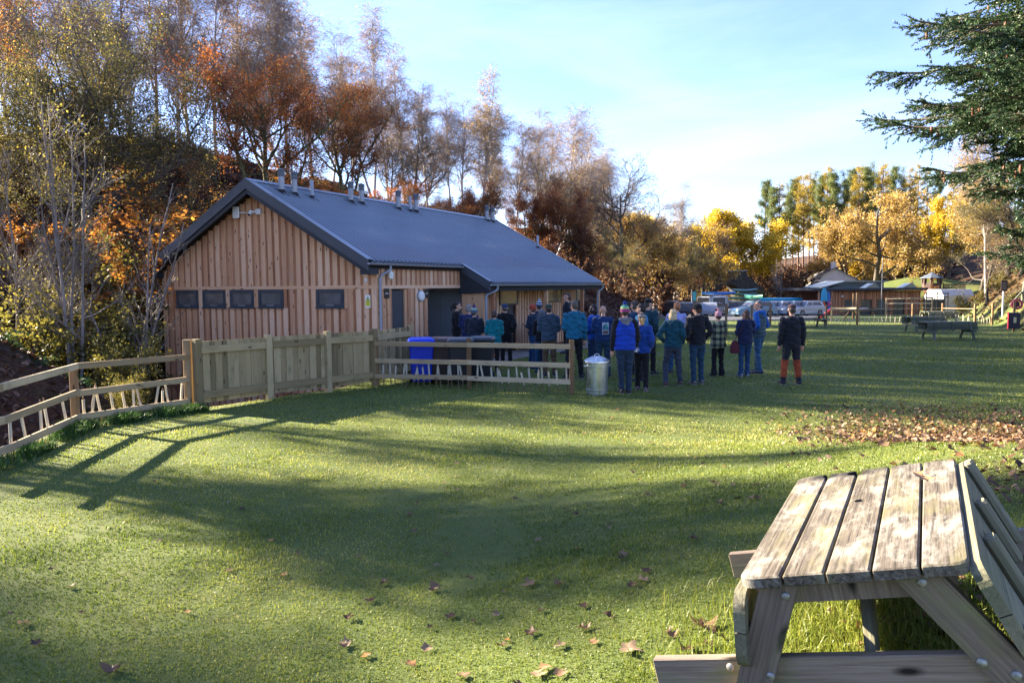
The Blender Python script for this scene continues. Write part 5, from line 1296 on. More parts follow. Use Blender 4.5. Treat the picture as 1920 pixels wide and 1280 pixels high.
def fold(seed,a,q=0,qa=0):
    def f(co):
        x,y,z=co[:,0],co[:,1],co[:,2]; s=seed*1.7
        r=a*1.5*(np.sin(x*23+z*31+s+1.2*np.sin(z*13+s))*.5+np.sin(y*29-z*43+s*2+1.5*np.sin(x*17))*.5+np.sin(z*67+x*19+s*3+2*np.sin(x*11+y*9))*.35)
        if q: r=r+qa*(np.abs(np.sin(z*math.pi/q+.15*np.sin(x*9+s)))-.5)
        return r
    return f
def ftex(name,col,var=.18,kind=None,cols=None,rough=.85):
    if name in MATS: return MATS[name]
    m,nt,o=mat_new(name); f=noise_(nt,9,5,.6); c=ramp(nt,f,[tuple(x*(1-var) for x in col),tuple(x*(1+var) for x in col)],[.35,.65])
    oc=N(nt,'ShaderNodeTexCoord').outputs['Object']
    if kind=='plaid':
        sp=N(nt,'ShaderNodeSeparateXYZ'); L(nt,oc,sp.inputs[0])
        def band(o_,per,w):
            a=N(nt,'ShaderNodeMath',operation='PINGPONG'); a.inputs[1].default_value=per; L(nt,o_,a.inputs[0]); b=N(nt,'ShaderNodeMath',operation='LESS_THAN'); b.inputs[1].default_value=w; L(nt,a.outputs[0],b.inputs[0]); return b.outputs[0]
        v=band(sp.outputs['X'],.075,.034); h=band(sp.outputs['Z'],.085,.040)
        ad=N(nt,'ShaderNodeMath',operation='ADD'); L(nt,v,ad.inputs[0]); L(nt,h,ad.inputs[1]); hf=N(nt,'ShaderNodeMath',operation='MULTIPLY'); hf.inputs[1].default_value=.5; L(nt,ad.outputs[0],hf.inputs[0])
        c=ramp(nt,hf.outputs[0],[(.25,.27,.16),(.085,.095,.07),(.015,.018,.02)],[0,.5,1])
    if kind=='bands':   # horizontal stripes by height, constant
        sp=N(nt,'ShaderNodeSeparateXYZ'); L(nt,oc,sp.inputs[0]); mr=N(nt,'ShaderNodeMapRange'); mr.inputs[1].default_value=cols[0]; mr.inputs[2].default_value=cols[1]; L(nt,sp.outputs['Z'],mr.inputs[0])
        r=N(nt,'ShaderNodeValToRGB'); r.color_ramp.interpolation='CONSTANT'; e=r.color_ramp.elements; pal=cols[2]
        while len(e)<len(pal): e.new(.5)
        for i,(p_,cc_) in enumerate(pal): e[i].position=p_; e[i].color=(*cc_,1)
        L(nt,mr.outputs[0],r.inputs[0]); c=r.outputs[0]
    pb=pbsdf(nt,o,c,rough,0,bumpn(nt,noise_(nt,160,3,.6),.15,.004),.2)
    pb.inputs['Sheen Weight'].default_value=.15
    MATS[name]=m; return m
PID=[0]
def person(px,d,ytop,face,label,top=(.02,.02,.03),topk='jacket',legs=(.02,.02,.03),hair=('short',(.05,.03,.02)),hat=None,arms=('down','down'),fem=False,wide=1.,stance=(.10,.0),head=0,hood=None,gilet=None,quilt=0,shoe=(.03,.03,.035),flare=0,skirt=.0,plaid=False,legband=None,sleeve=None,ypx=None,base=None,shorts=False,tilt=0,hem=None,face_on=False):
    PID[0]+=1; sd=PID[0]
    if ypx: g=ground(px,ypx); X_,d,Z_=g
    else: X_=at(px,560,d)[0]; Z_=tz(X_,d)
    if base is not None: Z_=base
    zt=at(px,ytop,d)[2]; extra={'pom':.075,'beanie':.02,'cap':.012}.get(hat[0] if hat else None,.0)
    H=(zt-Z_-extra); k=H/1.75
    if k<.85 or k>1.16: print('person',label[:30],'H=%.2f'%H)
    k=max(.86,min(1.16,k))
    e=empty('person',(X_,d,Z_),R(face),label,'person'); e.scale=(k,k,k); e.rotation_euler[0]=random.Random(PID[0]).uniform(-.02,.02); e.rotation_euler[1]=random.Random(PID[0]+50).uniform(-.025,.025)
    sw=.165 if fem else .19; hw=.165 if fem else .155; wst=(.135 if fem else .15)*wide; ch=(.155 if fem else .172)*wide; hw*=wide
    hx=.088
    st,sy=stance
    hips=[Vector((-hx,0,.90)),Vector((hx,0,.90))]; feet=[Vector((-st,-sy,.08)),Vector((st,sy,.08))]
    knees=[(hips[i]*.46+feet[i]*.54)+Vector((0,.035,0)) for i in (0,1)]
    if tilt: # weight on the right leg: left knee bent
        knees[0]+=Vector((-.03,.10,0))
    A={}
    for i,s in ((0,-1),(1,1)):
        a=arms[i]; sh=Vector((s*(sw-.005),-.005,1.415))
        el,wr,hd={'down':((s*(sw+.055),-.03,1.13),(s*(sw+.06),.04,.88),(0,.05,-1)),
         'pocket':((s*(sw+.075),-.10,1.15),(s*(hw+.045),.07,.98),(-s*.5,.5,-.8)),
         'hip':((s*(sw+.16),-.06,1.17),(s*(hw+.03),.06,1.02),(-s,.2,-.2)),
         'front':((s*(sw+.045),.02,1.13),(s*.07,.25,1.06),(-s,.1,.1)),
         'cross':((s*(sw+.03),.06,1.16),(-s*.04,.22,1.18),(-s,.0,.25)),
         'chin':((s*(sw+.03),.10,1.14),(s*.08,.20,1.36),(-s*.3,.0,1)),
         'mug':((s*(sw+.06),-.05,1.13),(s*(sw+.05),.10,.93),(0,.6,-.6)),
         'back':((s*(sw+.06),-.10,1.15),(s*.08,-.17,.98),(-s,-.1,-.1))}[a]
        A[s]=(sh,Vector(el),Vector(wr),Vector(hd).normalized())
    # ---- body: one continuous skin surface
    if not head: head=random.Random(PID[0]*7).uniform(-22,22)
    hy=R(head); hc=Vector((0,.02,1.625))
    mb=MB()
    tors=[((0,0,.86),(.14,.095)),((0,0,.93),(hw,.11)),((0,0,1.08),(wst*.92,.092)),((0,0,1.25),(ch*.9,.11)),((0,-.005,1.38),(sw*.88,.095)),((0,-.01,1.44),(.11,.07)),((0,-.005,1.48),(.06,.06))]
    mb.tube([t[0] for t in tors],[(t[1][0],t[1][1]) if True else 0 for t in tors],16)
    cap(mb,(0,-.01,1.45),(0,.01,1.57),.058,.052)
    def hv(x,y,z): c_,s_=math.cos(hy),math.sin(hy); return (hc.x+x*c_-y*s_,hc.y+x*s_+y*c_,hc.z+z)
    def hell(c_,r_,rings=10):
        m2=MB(); m2.ell((0,0,0),r_,14,rings); vs=[hv(c_[0]+v[0],c_[1]+v[1],c_[2]+v[2]) for v in m2.v]; mb.add(vs,m2.f)
    hell((0,-.012,.03),(.076,.094,.092)); hell((0,.022,-.035),(.056,.066,.072)); hell((0,.05,-.083),(.030,.028,.022))  # skull, jaw, chin
    m2=MB(); m2.tube([hv(0,.086,.018),hv(0,.104,-.012),hv(0,.112,-.028),hv(0,.088,-.034)],[.008,.012,.016,.012],8); mb.add(m2.v,m2.f)      # nose
    hell((0,.084,-.055),(.022,.010,.0075),6); hell((0,.078,.042),(.048,.014,.010),6)  # lips, brow
    for s in (-1,1): hell((s*.077,-.008,-.008),(.010,.020,.031),6)    # ears
    for s in (-1,1):
        sh,el,wr,hd=A[s]; cap(mb,sh,el,.050,.040); cap(mb,el,wr,.040,.027)
        # palm
        x_=hd.cross(Vector((0,1,0))); 
        if x_.length<.2: x_=hd.cross(Vector((0,0,1)))
        x_.normalize(); y_=hd.cross(x_).normalized()
        mb.tube([wr-hd*.01,wr+hd*.03,wr+hd*.075,wr+hd*.09],[(.024,.020),(.036,.018),(.040,.016),(.034,.012)],10)
        fan=[(-.030,.062),(-.010,.075),(.010,.070),(.029,.056)]
        fr=Vector(mb.v[-1])  # unused
        dcol=hd.cross(Vector((0,0,1))); 
        if dcol.length<.05: dcol=hd.cross(Vector((0,1,0)))
        dcol.normalize(); fl=dcol.cross(hd)
        if fl.y<0: fl=-fl
        for (ox,ln) in fan:
            b0=wr+hd*.085+dcol*ox; b1=b0+hd*ln*.5+fl*.008; b2=b1+hd*ln*.42+fl*.024
            cap(mb,b0-hd*.01,b1,.0098,.0092,8); cap(mb,b1,b2,.0092,.0082,8)
        b0=wr+hd*.03+dcol*(-s*.030); b1=b0+hd*.035+dcol*(-s*.018)+fl*.012; b2=b1+hd*.03+fl*.01; cap(mb,b0,b1,.012,.011,8); cap(mb,b1,b2,.011,.009,8)
    for i in (0,1):
        cap(mb,hips[i],knees[i],.078,.052); cap(mb,knees[i],feet[i],.042,.030); f=feet[i]; mb.tube([(f.x,f.y-.05,.04),(f.x,f.y+.02,.045),(f.x,f.y+.15,.032),(f.x,f.y+.18,.03)],[(.03,.035),(.038,.04),(.040,.025),(.02,.015)],10)
    remesh(mb,.0075,'body',skin_m,e,None,1)
    # eyes (only when the face can be seen)
    if face_on:
        for s in (-1,1):
            m2=MB(); m2.ell(hv(s*.031,.080,.012),(.0125,.008,.0095),10,6); m2.build('eye',plain('eye_dark',(.06,.045,.04),.25),e,True)
            m2=MB(); m2.tube([hv(s*.048,.080,.036),hv(s*.030,.090,.041),hv(s*.014,.091,.037)],[.004,.006,.005],6); m2.build('eyebrow',plain('brow_dark',(.05,.03,.02),.9),e,True)
        m2=MB(); m2.tube([hv(-.022,.090,-.056),hv(0,.096,-.054),hv(.022,.090,-.056)],[.003,.005,.003],6); m2.build('mouth',plain('lip_red',(.33,.12,.09),.5),e,True)
    # ---- trousers
    tm=ftex('trousers_%d'%sd,legs); off=.020
    mb=MB(); mb.tube([(0,0,.80),(0,0,.86),(0,0,.95),(0,0,1.04)],[(.13,.10),(hw+.012,.118),(hw+.008,.118),(wst+.008,.108)],18)
    for i in (0,1):
        f=feet[i]; cap(mb,hips[i]+Vector((0,0,-.02)),knees[i],.098*(1.05 if wide>1 else 1),.068); ank=.060+flare
        mb.tube([knees[i]+Vector((0,0,.03)),knees[i]*.6+f*.4,knees[i]*.25+f*.75,Vector((f.x,f.y-.005,.045 if not shorts else .3))],[.069,.062,(.058+ank)/2,ank],14)
    remesh(mb,.011,'trousers',tm,e,fold(sd,.005),1)
    if legband:   # contrasting lower leg panels
        lm_=ftex('legpanel_%d'%sd,legband)
        mb=MB()
        for i in (0,1):
            f=feet[i]; a_=hips[i]*.22+knees[i]*.78; mb.tube([a_,knees[i]+Vector((0,0,.02)),knees[i]*.6+f*.4,knees[i]*.22+f*.78],[.082,.080,.072,.068],14)
        remesh(mb,.011,'leg_panel',lm_,e,fold(sd,.004),1)
    # ---- shoes
    shm=plain('shoe_%d'%sd,shoe,.6)
    for i in (0,1):
        f=feet[i]; mb=MB(); a=f.x*1.0; toe=.02*(1 if i else -1)
        mb.tube([(a,f.y-.085,.035),(a,f.y-.05,.05),(a,f.y+.03,.052),(a+toe*.5,f.y+.11,.038),(a+toe,f.y+.175,.032),(a+toe,f.y+.20,.028)],[(.025,.03),(.042,.052),(.045,.055),(.050,.040),(.044,.032),(.018,.02)],12)
        sh_=mb.build('shoe',shm,e,True)
        MB().tube([(a,f.y-.085,.006),(a,f.y-.04,.007),(a+toe*.5,f.y+.11,.007),(a+toe,f.y+.20,.007)],[(.03,.008),(.046,.009),(.053,.009),(.025,.008)],10).build('sole',plain('pale_sole',(.30,.29,.27),.7),sh_)
    # ---- jacket
    def topmesh(gr,sleeves=True,body=True,zlo=.86,vox=.011,arm=0):
        mb=MB()
        if body:
            lo=zlo
            mb.tube([(0,0,lo),(0,0,.97),(0,0,1.09),(0,-.005,1.25),(0,-.01,1.37),(0,-.015,1.445),(0,-.01,1.49)],[(hw+gr+.012,.118+gr),(hw+gr-.002,.116+gr),(wst+gr+.008,.108+gr),(ch+gr-.008,.122+gr),(sw*.86+gr*.5,.106+gr),(.125+gr*.4,.082+gr*.4),(.070+gr*.2,.070)],20)
        if sleeves:
            for s in (-1,1):
                sh,el,wr,hd=A[s]; cap(mb,sh,el,.066+gr*.6+arm,.053+gr*.5+arm,12); cap(mb,el,wr-hd*.0,.052+gr*.5+arm,.040+gr*.3+arm,12)
        return mb
    gr={'puffer':.034,'jacket':.022,'hoodie':.020,'shirt':.008,'coat':.036}[topk]
    zlo=hem if hem else {'puffer':.86,'jacket':.87,'hoodie':.90,'shirt':.92,'coat':.78}[topk]
    jm=ftex('top_%d'%sd,top,kind='plaid' if plaid else None)
    q=(.062,.010) if topk=='puffer' or quilt else (0,0)
    jk={'puffer':'padded_jacket','jacket':'jacket','hoodie':'hoodie','shirt':'shirt','coat':'coat'}[topk]
    if gilet:
        remesh(topmesh(.012,True,True,zlo),.011,'sleeves' if sleeve else 'jersey',ftex('sleeve_%d'%sd,sleeve or top),e,fold(sd,.005),1)
        remesh(topmesh(.040,False,True,zlo),.011,'gilet',ftex('gilet_%d'%sd,gilet),e,fold(sd,.004,.095,.014),1)
    else:
        remesh(topmesh(gr,True,True,zlo),.011,jk,jm,e,fold(sd,.007,q[0],q[1]),1)
    if hood is not None:
        mb=MB(); mb.tube([(-.115,.01,1.475),(-.085,-.075,1.475),(0,-.115,1.455),(.085,-.075,1.475),(.115,.01,1.475)],[.028,.046,.060,.046,.028],10); mb.ell((0,-.115,1.405),(.085,.04,.075),12,8)
        remesh(mb,.011,'hood',ftex('hood_%d'%sd,hood),e,fold(sd+3,.006),1)
    else:
        mb=MB(); mb.tube([hv(0,-.0,-.165),hv(0,-.0,-.12)],[(.072,.072),(.066,.066)],16); mb.build('collar',jm if not gilet else ftex('gilet_%d'%sd,gilet),e,True)
    # ---- hair
    hk,hcx=hair; hm=MATS.get('hair_%s'%str(hcx))
    if hm is None:
        hm,nt,o=mat_new('hair'); f=noise_(nt,14,6,.7,vscale=(4,4,1)); pbsdf(nt,o,ramp(nt,f,[tuple(x*.55 for x in hcx),tuple(min(1,x*1.4) for x in hcx)],[.35,.65]),.55,0,bumpn(nt,f,.8,.01),.4); MATS['hair_%s'%str(hcx)]=hm
    if hk!='bald':
        mb=MB()
        def he(c_,r_,rg_=8):
            m2=MB(); m2.ell((0,0,0),r_,14,rg_); mb.add([hv(c_[0]+v[0],c_[1]+v[1],c_[2]+v[2]) for v in m2.v],m2.f)
        if not hat: he((0,-.024,.050),(.080,.094,.084)) 
        he((0,-.045,.0),(.076,.072,.085)); 
        if hk=='short': he((0,-.062,-.03),(.058,.045,.05))
        if hk=='curly': he((0,.03,.105),(.062,.062,.036)); he((-.03,-.07,.0),(.05,.05,.08)); he((.02,-.09,-.04),(.05,.04,.06))
        if hk=='bun': he((0,-.135,-.015),(.036,.036,.036)); he((0,-.09,-.01),(.05,.04,.05))
        if hk=='pony': he((0,-.125,.01),(.03,.045,.03)); he((0,-.165,-.05),(.032,.03,.085))
        if hk=='bob': he((0,-.045,-.05),(.092,.078,.105)); he((.07,.02,-.03),(.022,.045,.085)); he((-.07,.02,-.03),(.022,.045,.085))
        if hk=='long': he((0,-.06,-.08),(.090,.066,.145)); he((.068,-.0,-.06),(.026,.05,.12)); he((-.068,-.0,-.06),(.026,.05,.12)); he((0,-.085,-.18),(.078,.045,.08))
        remesh(mb,.009,'hair',hm,e,fold(sd,.004),1)
    # ---- hats
    if hat:
        ht,hcl=hat[0],hat[1]
        def hl(prof,cy=0.,sx=1,sy=1.15,cx=0,cz=0):
            m2=MB(); m2.lathe(prof,(0,0,0),18,0,None,sx,sy); return [hv(cx+v[0],cy+v[1],cz+v[2]) for v in m2.v],m2.f
        hmat=hcl if not isinstance(hcl,tuple) else ftex('hat_%d'%sd,hcl)
        if ht in('pom','beanie'):
            mb=MB(); v_,f_=hl([(.088,.005),(.094,.01),(.095,.05),(.089,.055),(.088,.08),(.075,.115),(.05,.135),(.02,.145),(.001,.147)],-.012); mb.add(v_,f_); b_=mb.build('hat',hmat,e,True)
            if ht=='pom':
                mb=MB(); mb.ell(hv(0,-.02,.178),(.040,.040,.040),12,10); g=random.Random(sd); mb.v=[(v[0]+g.uniform(-.006,.006),v[1]+g.uniform(-.006,.006),v[2]+g.uniform(-.006,.006)) for v in mb.v]; mb.build('pompom',ftex('pom_%d'%sd,hat[2]),b_,True)
        else:
            mb=MB(); v_,f_=hl([(.083,.03),(.086,.035),(.084,.075),(.068,.11),(.04,.126),(.001,.130)],-.010); mb.add(v_,f_)
            pts=[];n=9
            for j in range(n): t=math.pi*j/(n-1); pts.append((.075*math.cos(t),.075+.085*math.sin(t)))
            vs=[hv(x_,y_,.042-.1*(max(0,y_-.075))) for x_,y_ in pts]+[hv(x_,y_,.036-.1*(max(0,y_-.075))) for x_,y_ in pts]
            mb.add(vs,[tuple(range(n)),tuple(range(2*n-1,n-1,-1))]+[(i,i+n,(i+1)%n+n,(i+1)%n) for i in range(n)]); mb.build('cap',hmat,e,False)
    e['_k']=k; e['_d']=float(d)
    return e,A,k
NAVY=(.012,.018,.045); BLK=(.010,.010,.013); JEAN=(.020,.045,.10); TEAL=(.0,.13,.19)
P=person
P(855,21.3,566,-82,'dark haired woman in a black fleece facing right before the grey entrance',BLK,'jacket',BLK,('pony',(.02,.012,.010)),None,('front','front'),True,face_on=True)
P(877,20.6,571,-15,'grey haired man in a quilted navy jacket left of the purple pompom hat',(.014,.022,.09),'puffer',BLK,('short',(.22,.21,.20)),None,('front','front'),wide=1.05)
mb_h=ftex('striped_hat_a',(.1,.1,.1),kind='bands',cols=(1.63,1.78,[(0,(.06,.10,.16)),(.42,(.18,.26,.30)),(.52,(.22,.36,.10)),(.66,(.35,.40,.42)),(.78,(.06,.12,.22))]))
P(888,19.6,572,-12,'person in a dark navy jacket, blue and green hat with purple pompom',(.012,.018,.032),'jacket',BLK,('short',(.10,.08,.07)),('pom',mb_h,(.05,.03,.13)),('front','front'),hood=None,wide=1.08)
P(926,19.6,582,4,'woman with a brown bun in a teal padded jacket and black leggings',(.0,.145,.175),'puffer',BLK,('bun',(.06,.03,.02)),None,('front','front'),True,ypx=701,stance=(.09,.0),hood=(.0,.135,.165),wide=1.0,hem=.80)
P(949,20.8,569,-4,'man in a navy cap and a black hoodie beside the brown-bunned woman',BLK,'hoodie',BLK,('short',(.08,.07,.06)),('cap',(.012,.03,.09)),('pocket','pocket'),hood=BLK,stance=(.11,0))
hb=ftex('striped_hat_b',(.1,.1,.1),kind='bands',cols=(1.63,1.78,[(0,(.03,.06,.13)),(.35,(.55,.58,.60)),(.5,(.03,.06,.13)),(.75,(.45,.48,.52))]))
P(1008,21.8,561,10,'person in a navy and white patterned pompom hat, mostly hidden behind the rust beanie',NAVY,'jacket',NAVY,('short',(.05,.03,.02)),('pom',hb,(.3,.33,.38)),('pocket','pocket'))
P(1001,20.4,570,62,'person in a rust red beanie and navy jumper turned left with folded arms',(.010,.022,.050),'hoodie',(.01,.05,.13),('short',(.10,.05,.03)),('beanie',(.30,.045,.022)),('cross','cross'),stance=(.10,.16),shoe=(.01,.03,.09),face_on=True)
P(1015,19.2,580,12,'person in a grey beanie and black jumper in front of the rust beanie',BLK,'hoodie',(.012,.05,.115),('short',(.05,.03,.02)),('beanie',(.10,.105,.12)),('front','front'),True,stance=(.10,-.05))
P(1031,18.6,569,0,'man in a green cap, slate blue jacket and brown trousers',(.035,.060,.090),'jacket',(.11,.070,.040),('short',(.04,.03,.025)),('cap',(.035,.050,.030)),('front','front'),ypx=706,hood=(.035,.058,.088),wide=1.1,stance=(.11,0))
P(1064,23.5,549,75,'tall young man with curly brown hair in a black padded jacket standing by the verandah',(.010,.012,.020),'puffer',BLK,('curly',(.06,.032,.02)),None,('pocket','pocket'),base=.12,face_on=True)
P(1077,18.2,563,12,'man with grey-brown hair in a teal blue hoodie and black trousers',(.008,.115,.20),'hoodie',BLK,('short',(.11,.085,.065)),None,('front','down'),ypx=711,hood=(.008,.115,.20),wide=1.1,stance=(.17,.0),head=20)
P(1112,18.9,571,55,'woman with a dark bob in a bright blue jumper and dark jeans',(.010,.075,.36),'hoodie',JEAN,('bob',(.018,.012,.012)),None,('front','front'),True,stance=(.10,.03),face_on=True)
e13,A13,k13=P(1131,18.3,573,-4,'bald man in a navy top with a mountain print on the back, wearing jeans',(.010,.035,.115),'hoodie',(.014,.045,.085),('bald',(.1,.1,.1)),None,('front','front'),ypx=708,wide=1.12,stance=(.13,.0))
# the print on his back, following the curve of the cloth
mb=MB(); nx,nz=14,22
def backy(x_,z_): return -(.148+.006)*math.sqrt(max(0,1-(x_/.235)**2))-.006
V_=[];F_=[];mi=[]
for j in range(nz+1):
    for i in range(nx+1):
        x_=-.03+.16*i/nx; z_=1.06+.29*j/nz; V_.append((x_,backy(x_,z_)-.012,z_))
for j in range(nz):
    for i in range(nx):
        F_.append((j*(nx+1)+i,j*(nx+1)+i+1,(j+1)*(nx+1)+i+1,(j+1)*(nx+1)+i)); u=(i+.5)/nx; v=(j+.5)/nz; m_=1
        if i in(0,nx-1) or j in(0,nz-1): m_=0
        elif v<.34-.5*(u-.5)**2: m_=2
        elif v<.40-.5*(u-.5)**2: m_=0
        elif v>.45 and abs(u-.62)<(.92-v)*.55: m_=3
        elif v>.86-.5*abs(u-.45): m_=0
        mi.append(m_)
for f_,m_ in zip(F_,mi): pass
mb.v=V_; mb.g=[(0,0,0)]*len(V_); mb.f=[list(f) for f in F_]; mb.m=mi; mb.r=[.5]*len(F_)
mb.build('back_print',[plain('print_white',(.42,.46,.50),.8),plain('print_blue',(.05,.12,.22),.8),plain('print_brown',(.12,.07,.06),.8),plain('print_green',(.04,.28,.20),.8)],e13,False,False)
hc_=ftex('striped_hat_c',(.1,.1,.1),kind='bands',cols=(1.62,1.78,[(0,(.02,.12,.30)),(.10,(.40,.03,.20)),(.30,(.16,.04,.16)),(.40,(.35,.42,.16)),(.58,(.20,.42,.22)),(.70,(.05,.22,.20))]))
e14,A14,k14=P(1172,15.8,566,2,'person in a bright blue padded gilet and striped pompom hat, holding a mug',BLK,'jacket',(.018,.035,.065),('short',(.05,.03,.02)),('pom',hc_,(.01,.04,.22)),('down','mug'),ypx=738,hood=(.14,.14,.17),gilet=(.008,.045,.36),sleeve=BLK,wide=1.12,stance=(.07,.0))
sh,el,wr,hd=A14[1]; pm_=Matrix.Translation(e14.location)@Matrix.Rotation(e14.rotation_euler[2],4,'Z')@(wr+hd*.10); pm_=Vector(e14.location)+Matrix.Rotation(e14.rotation_euler[2],3,'Z')@((wr+hd*.10)*k14)
mg=empty('mug',tuple(pm_),0,'white mug with a dark pattern held low by the person in the blue gilet','mug')
MB().lathe([(.036,-.05),(.040,-.048),(.042,.05),(.038,.05),(.036,-.04)],sides=20).build('cup',[plain('mug_white',(.62,.66,.72),.3)],mg,True); MB().tube([(.04,0,.03),(.072,0,.02),(.072,0,-.02),(.04,0,-.03)],.006,8).build('handle',plain('mug_white',(.62,.66,.72),.3),mg,True)
hd_=ftex('striped_hat_d',(.1,.1,.1),kind='bands',cols=(1.6,1.78,[(0,(.35,.30,.22)),(.3,(.10,.08,.08)),(.5,(.30,.28,.26)),(.7,(.08,.07,.07))]))
P(1203,16.4,586,-15,'shorter woman with a fair ponytail in a royal blue jacket behind the blue gilet',(.010,.05,.26),'puffer',BLK,('pony',(.42,.28,.12)),('beanie',hd_),('pocket','pocket'),True,ypx=732,stance=(.10,-.08),shoe=(.16,.11,.12))
P(1181,19.6,566,40,'dark haired person with an orange collar behind the striped pompom hat',(.42,.05,.015),'jacket',BLK,('short',(.02,.012,.012)),None,('front','front'))
P(1192,19.0,564,20,'brown haired man half hidden between the pompom hat and the black cap',(.02,.05,.10),'hoodie',BLK,('short',(.06,.045,.035)),None,('front','front'))
P(1204,17.6,569,60,'dark short haired man looking left in a light blue jacket',(.03,.20,.42),'jacket',BLK,('short',(.022,.014,.010)),None,('front','front'),face_on=True)
P(1214,18.4,559,-38,'tall bearded man in a black cap and dark teal tee shirt with bare forearms',(.010,.045,.060),'shirt',BLK,('short',(.05,.035,.03)),('cap',BLK),('down','pocket'),ypx=702,head=-35,wide=1.05,stance=(.12,.05),face_on=True)
P(1265,18.6,566,6,'ginger haired man in a lilac shirt behind the blonde woman',(.30,.33,.62),'shirt',(.03,.09,.20),('short',(.36,.15,.06)),None,('front','front'),ypx=700,stance=(.10,0),shoe=(.09,.09,.08))
P(1262,16.9,580,-6,'blonde long haired woman in a dark teal fleece standing with one knee bent',(.006,.052,.080),'jacket',(.035,.045,.070),('long',(.52,.40,.22)),None,('hip','pocket'),True,ypx=724,hood=(.006,.052,.080),stance=(.17,.05),wide=1.1,tilt=1,shoe=(.10,.05,.04))
P(1308,16.9,568,8,'man in a black beanie and black jacket with blue jeans',(.012,.012,.018),'jacket',(.016,.045,.085),('short',(.10,.05,.03)),('beanie',(.010,.010,.012)),('pocket','pocket'),ypx=722,hood=(.012,.012,.018),head=30,stance=(.10,.04),shoe=(.13,.12,.10))
P(1346,18.2,578,10,'woman in a pink pompom hat and a green checked coat with flared black trousers',(.2,.22,.13),'coat',BLK,('short',(.05,.03,.02)),('pom',(.48,.24,.27),(.50,.26,.29)),('front','front'),True,ypx=706,plaid=True,flare=.035,wide=1.08,stance=(.11,0))
e24,A24,k24=P(1395,18.2,581,4,'woman with long brown hair in a navy padded jacket and blue jeans, carrying a bag',(.014,.020,.060),'puffer',(.018,.055,.13),('long',(.075,.032,.022)),None,('front','front'),True,ypx=706,hood=(.014,.020,.060),stance=(.09,.02),flare=.015,shoe=(.25,.26,.28))
bp=Vector(e24.location)+Vector((-.23,-.02,.80*k24)); bg_=empty('shoulder_bag',tuple(bp),.2,'maroon shoulder bag hanging at the left hip of the woman in the navy padded jacket','bag')
bm_=ftex('bag_leather',(.10,.022,.030)); mb=MB(); mb.tube([(0,0,-.17),(0,0,-.15),(0,0,-.03),(0,0,.10),(0,0,.14)],[(.08,.04),(.12,.075),(.125,.08),(.09,.05),(.04,.02)],14); mb.build('pouch',bm_,bg_,True)
MB().tube([(-.03,0,.10),(.06,-.12,.38),(.20,-.14,.58),(.33,-.06,.68)],[(.02,.004)]*4,6).build('strap',bm_,bg_,True)
P(1422,18.6,563,48,'grey haired man looking back over his shoulder in a grey-green padded gilet',(.010,.09,.36),'hoodie',(.030,.085,.17),('short',(.13,.12,.115)),None,('pocket','pocket'),ypx=701,head=42,gilet=(.050,.085,.105),sleeve=(.010,.09,.36),hood=(.010,.09,.36),stance=(.08,.07),face_on=True,shoe=(.012,.02,.05))
P(1483,16.8,569,-2,'man in a burgundy cap and orange and black trousers standing alone at the right',(.012,.013,.020),'jacket',(.018,.018,.025),('short',(.06,.05,.045)),('cap',(.06,.028,.035)),('down','down'),ypx=722,stance=(.17,.0),legband=(.30,.06,.022),wide=1.06,hood=None,shoe=(.02,.02,.035))
for o_ in list(bpy.data.objects):
    for kk in ('_k','_d'):
        if kk in o_: del o_[kk]
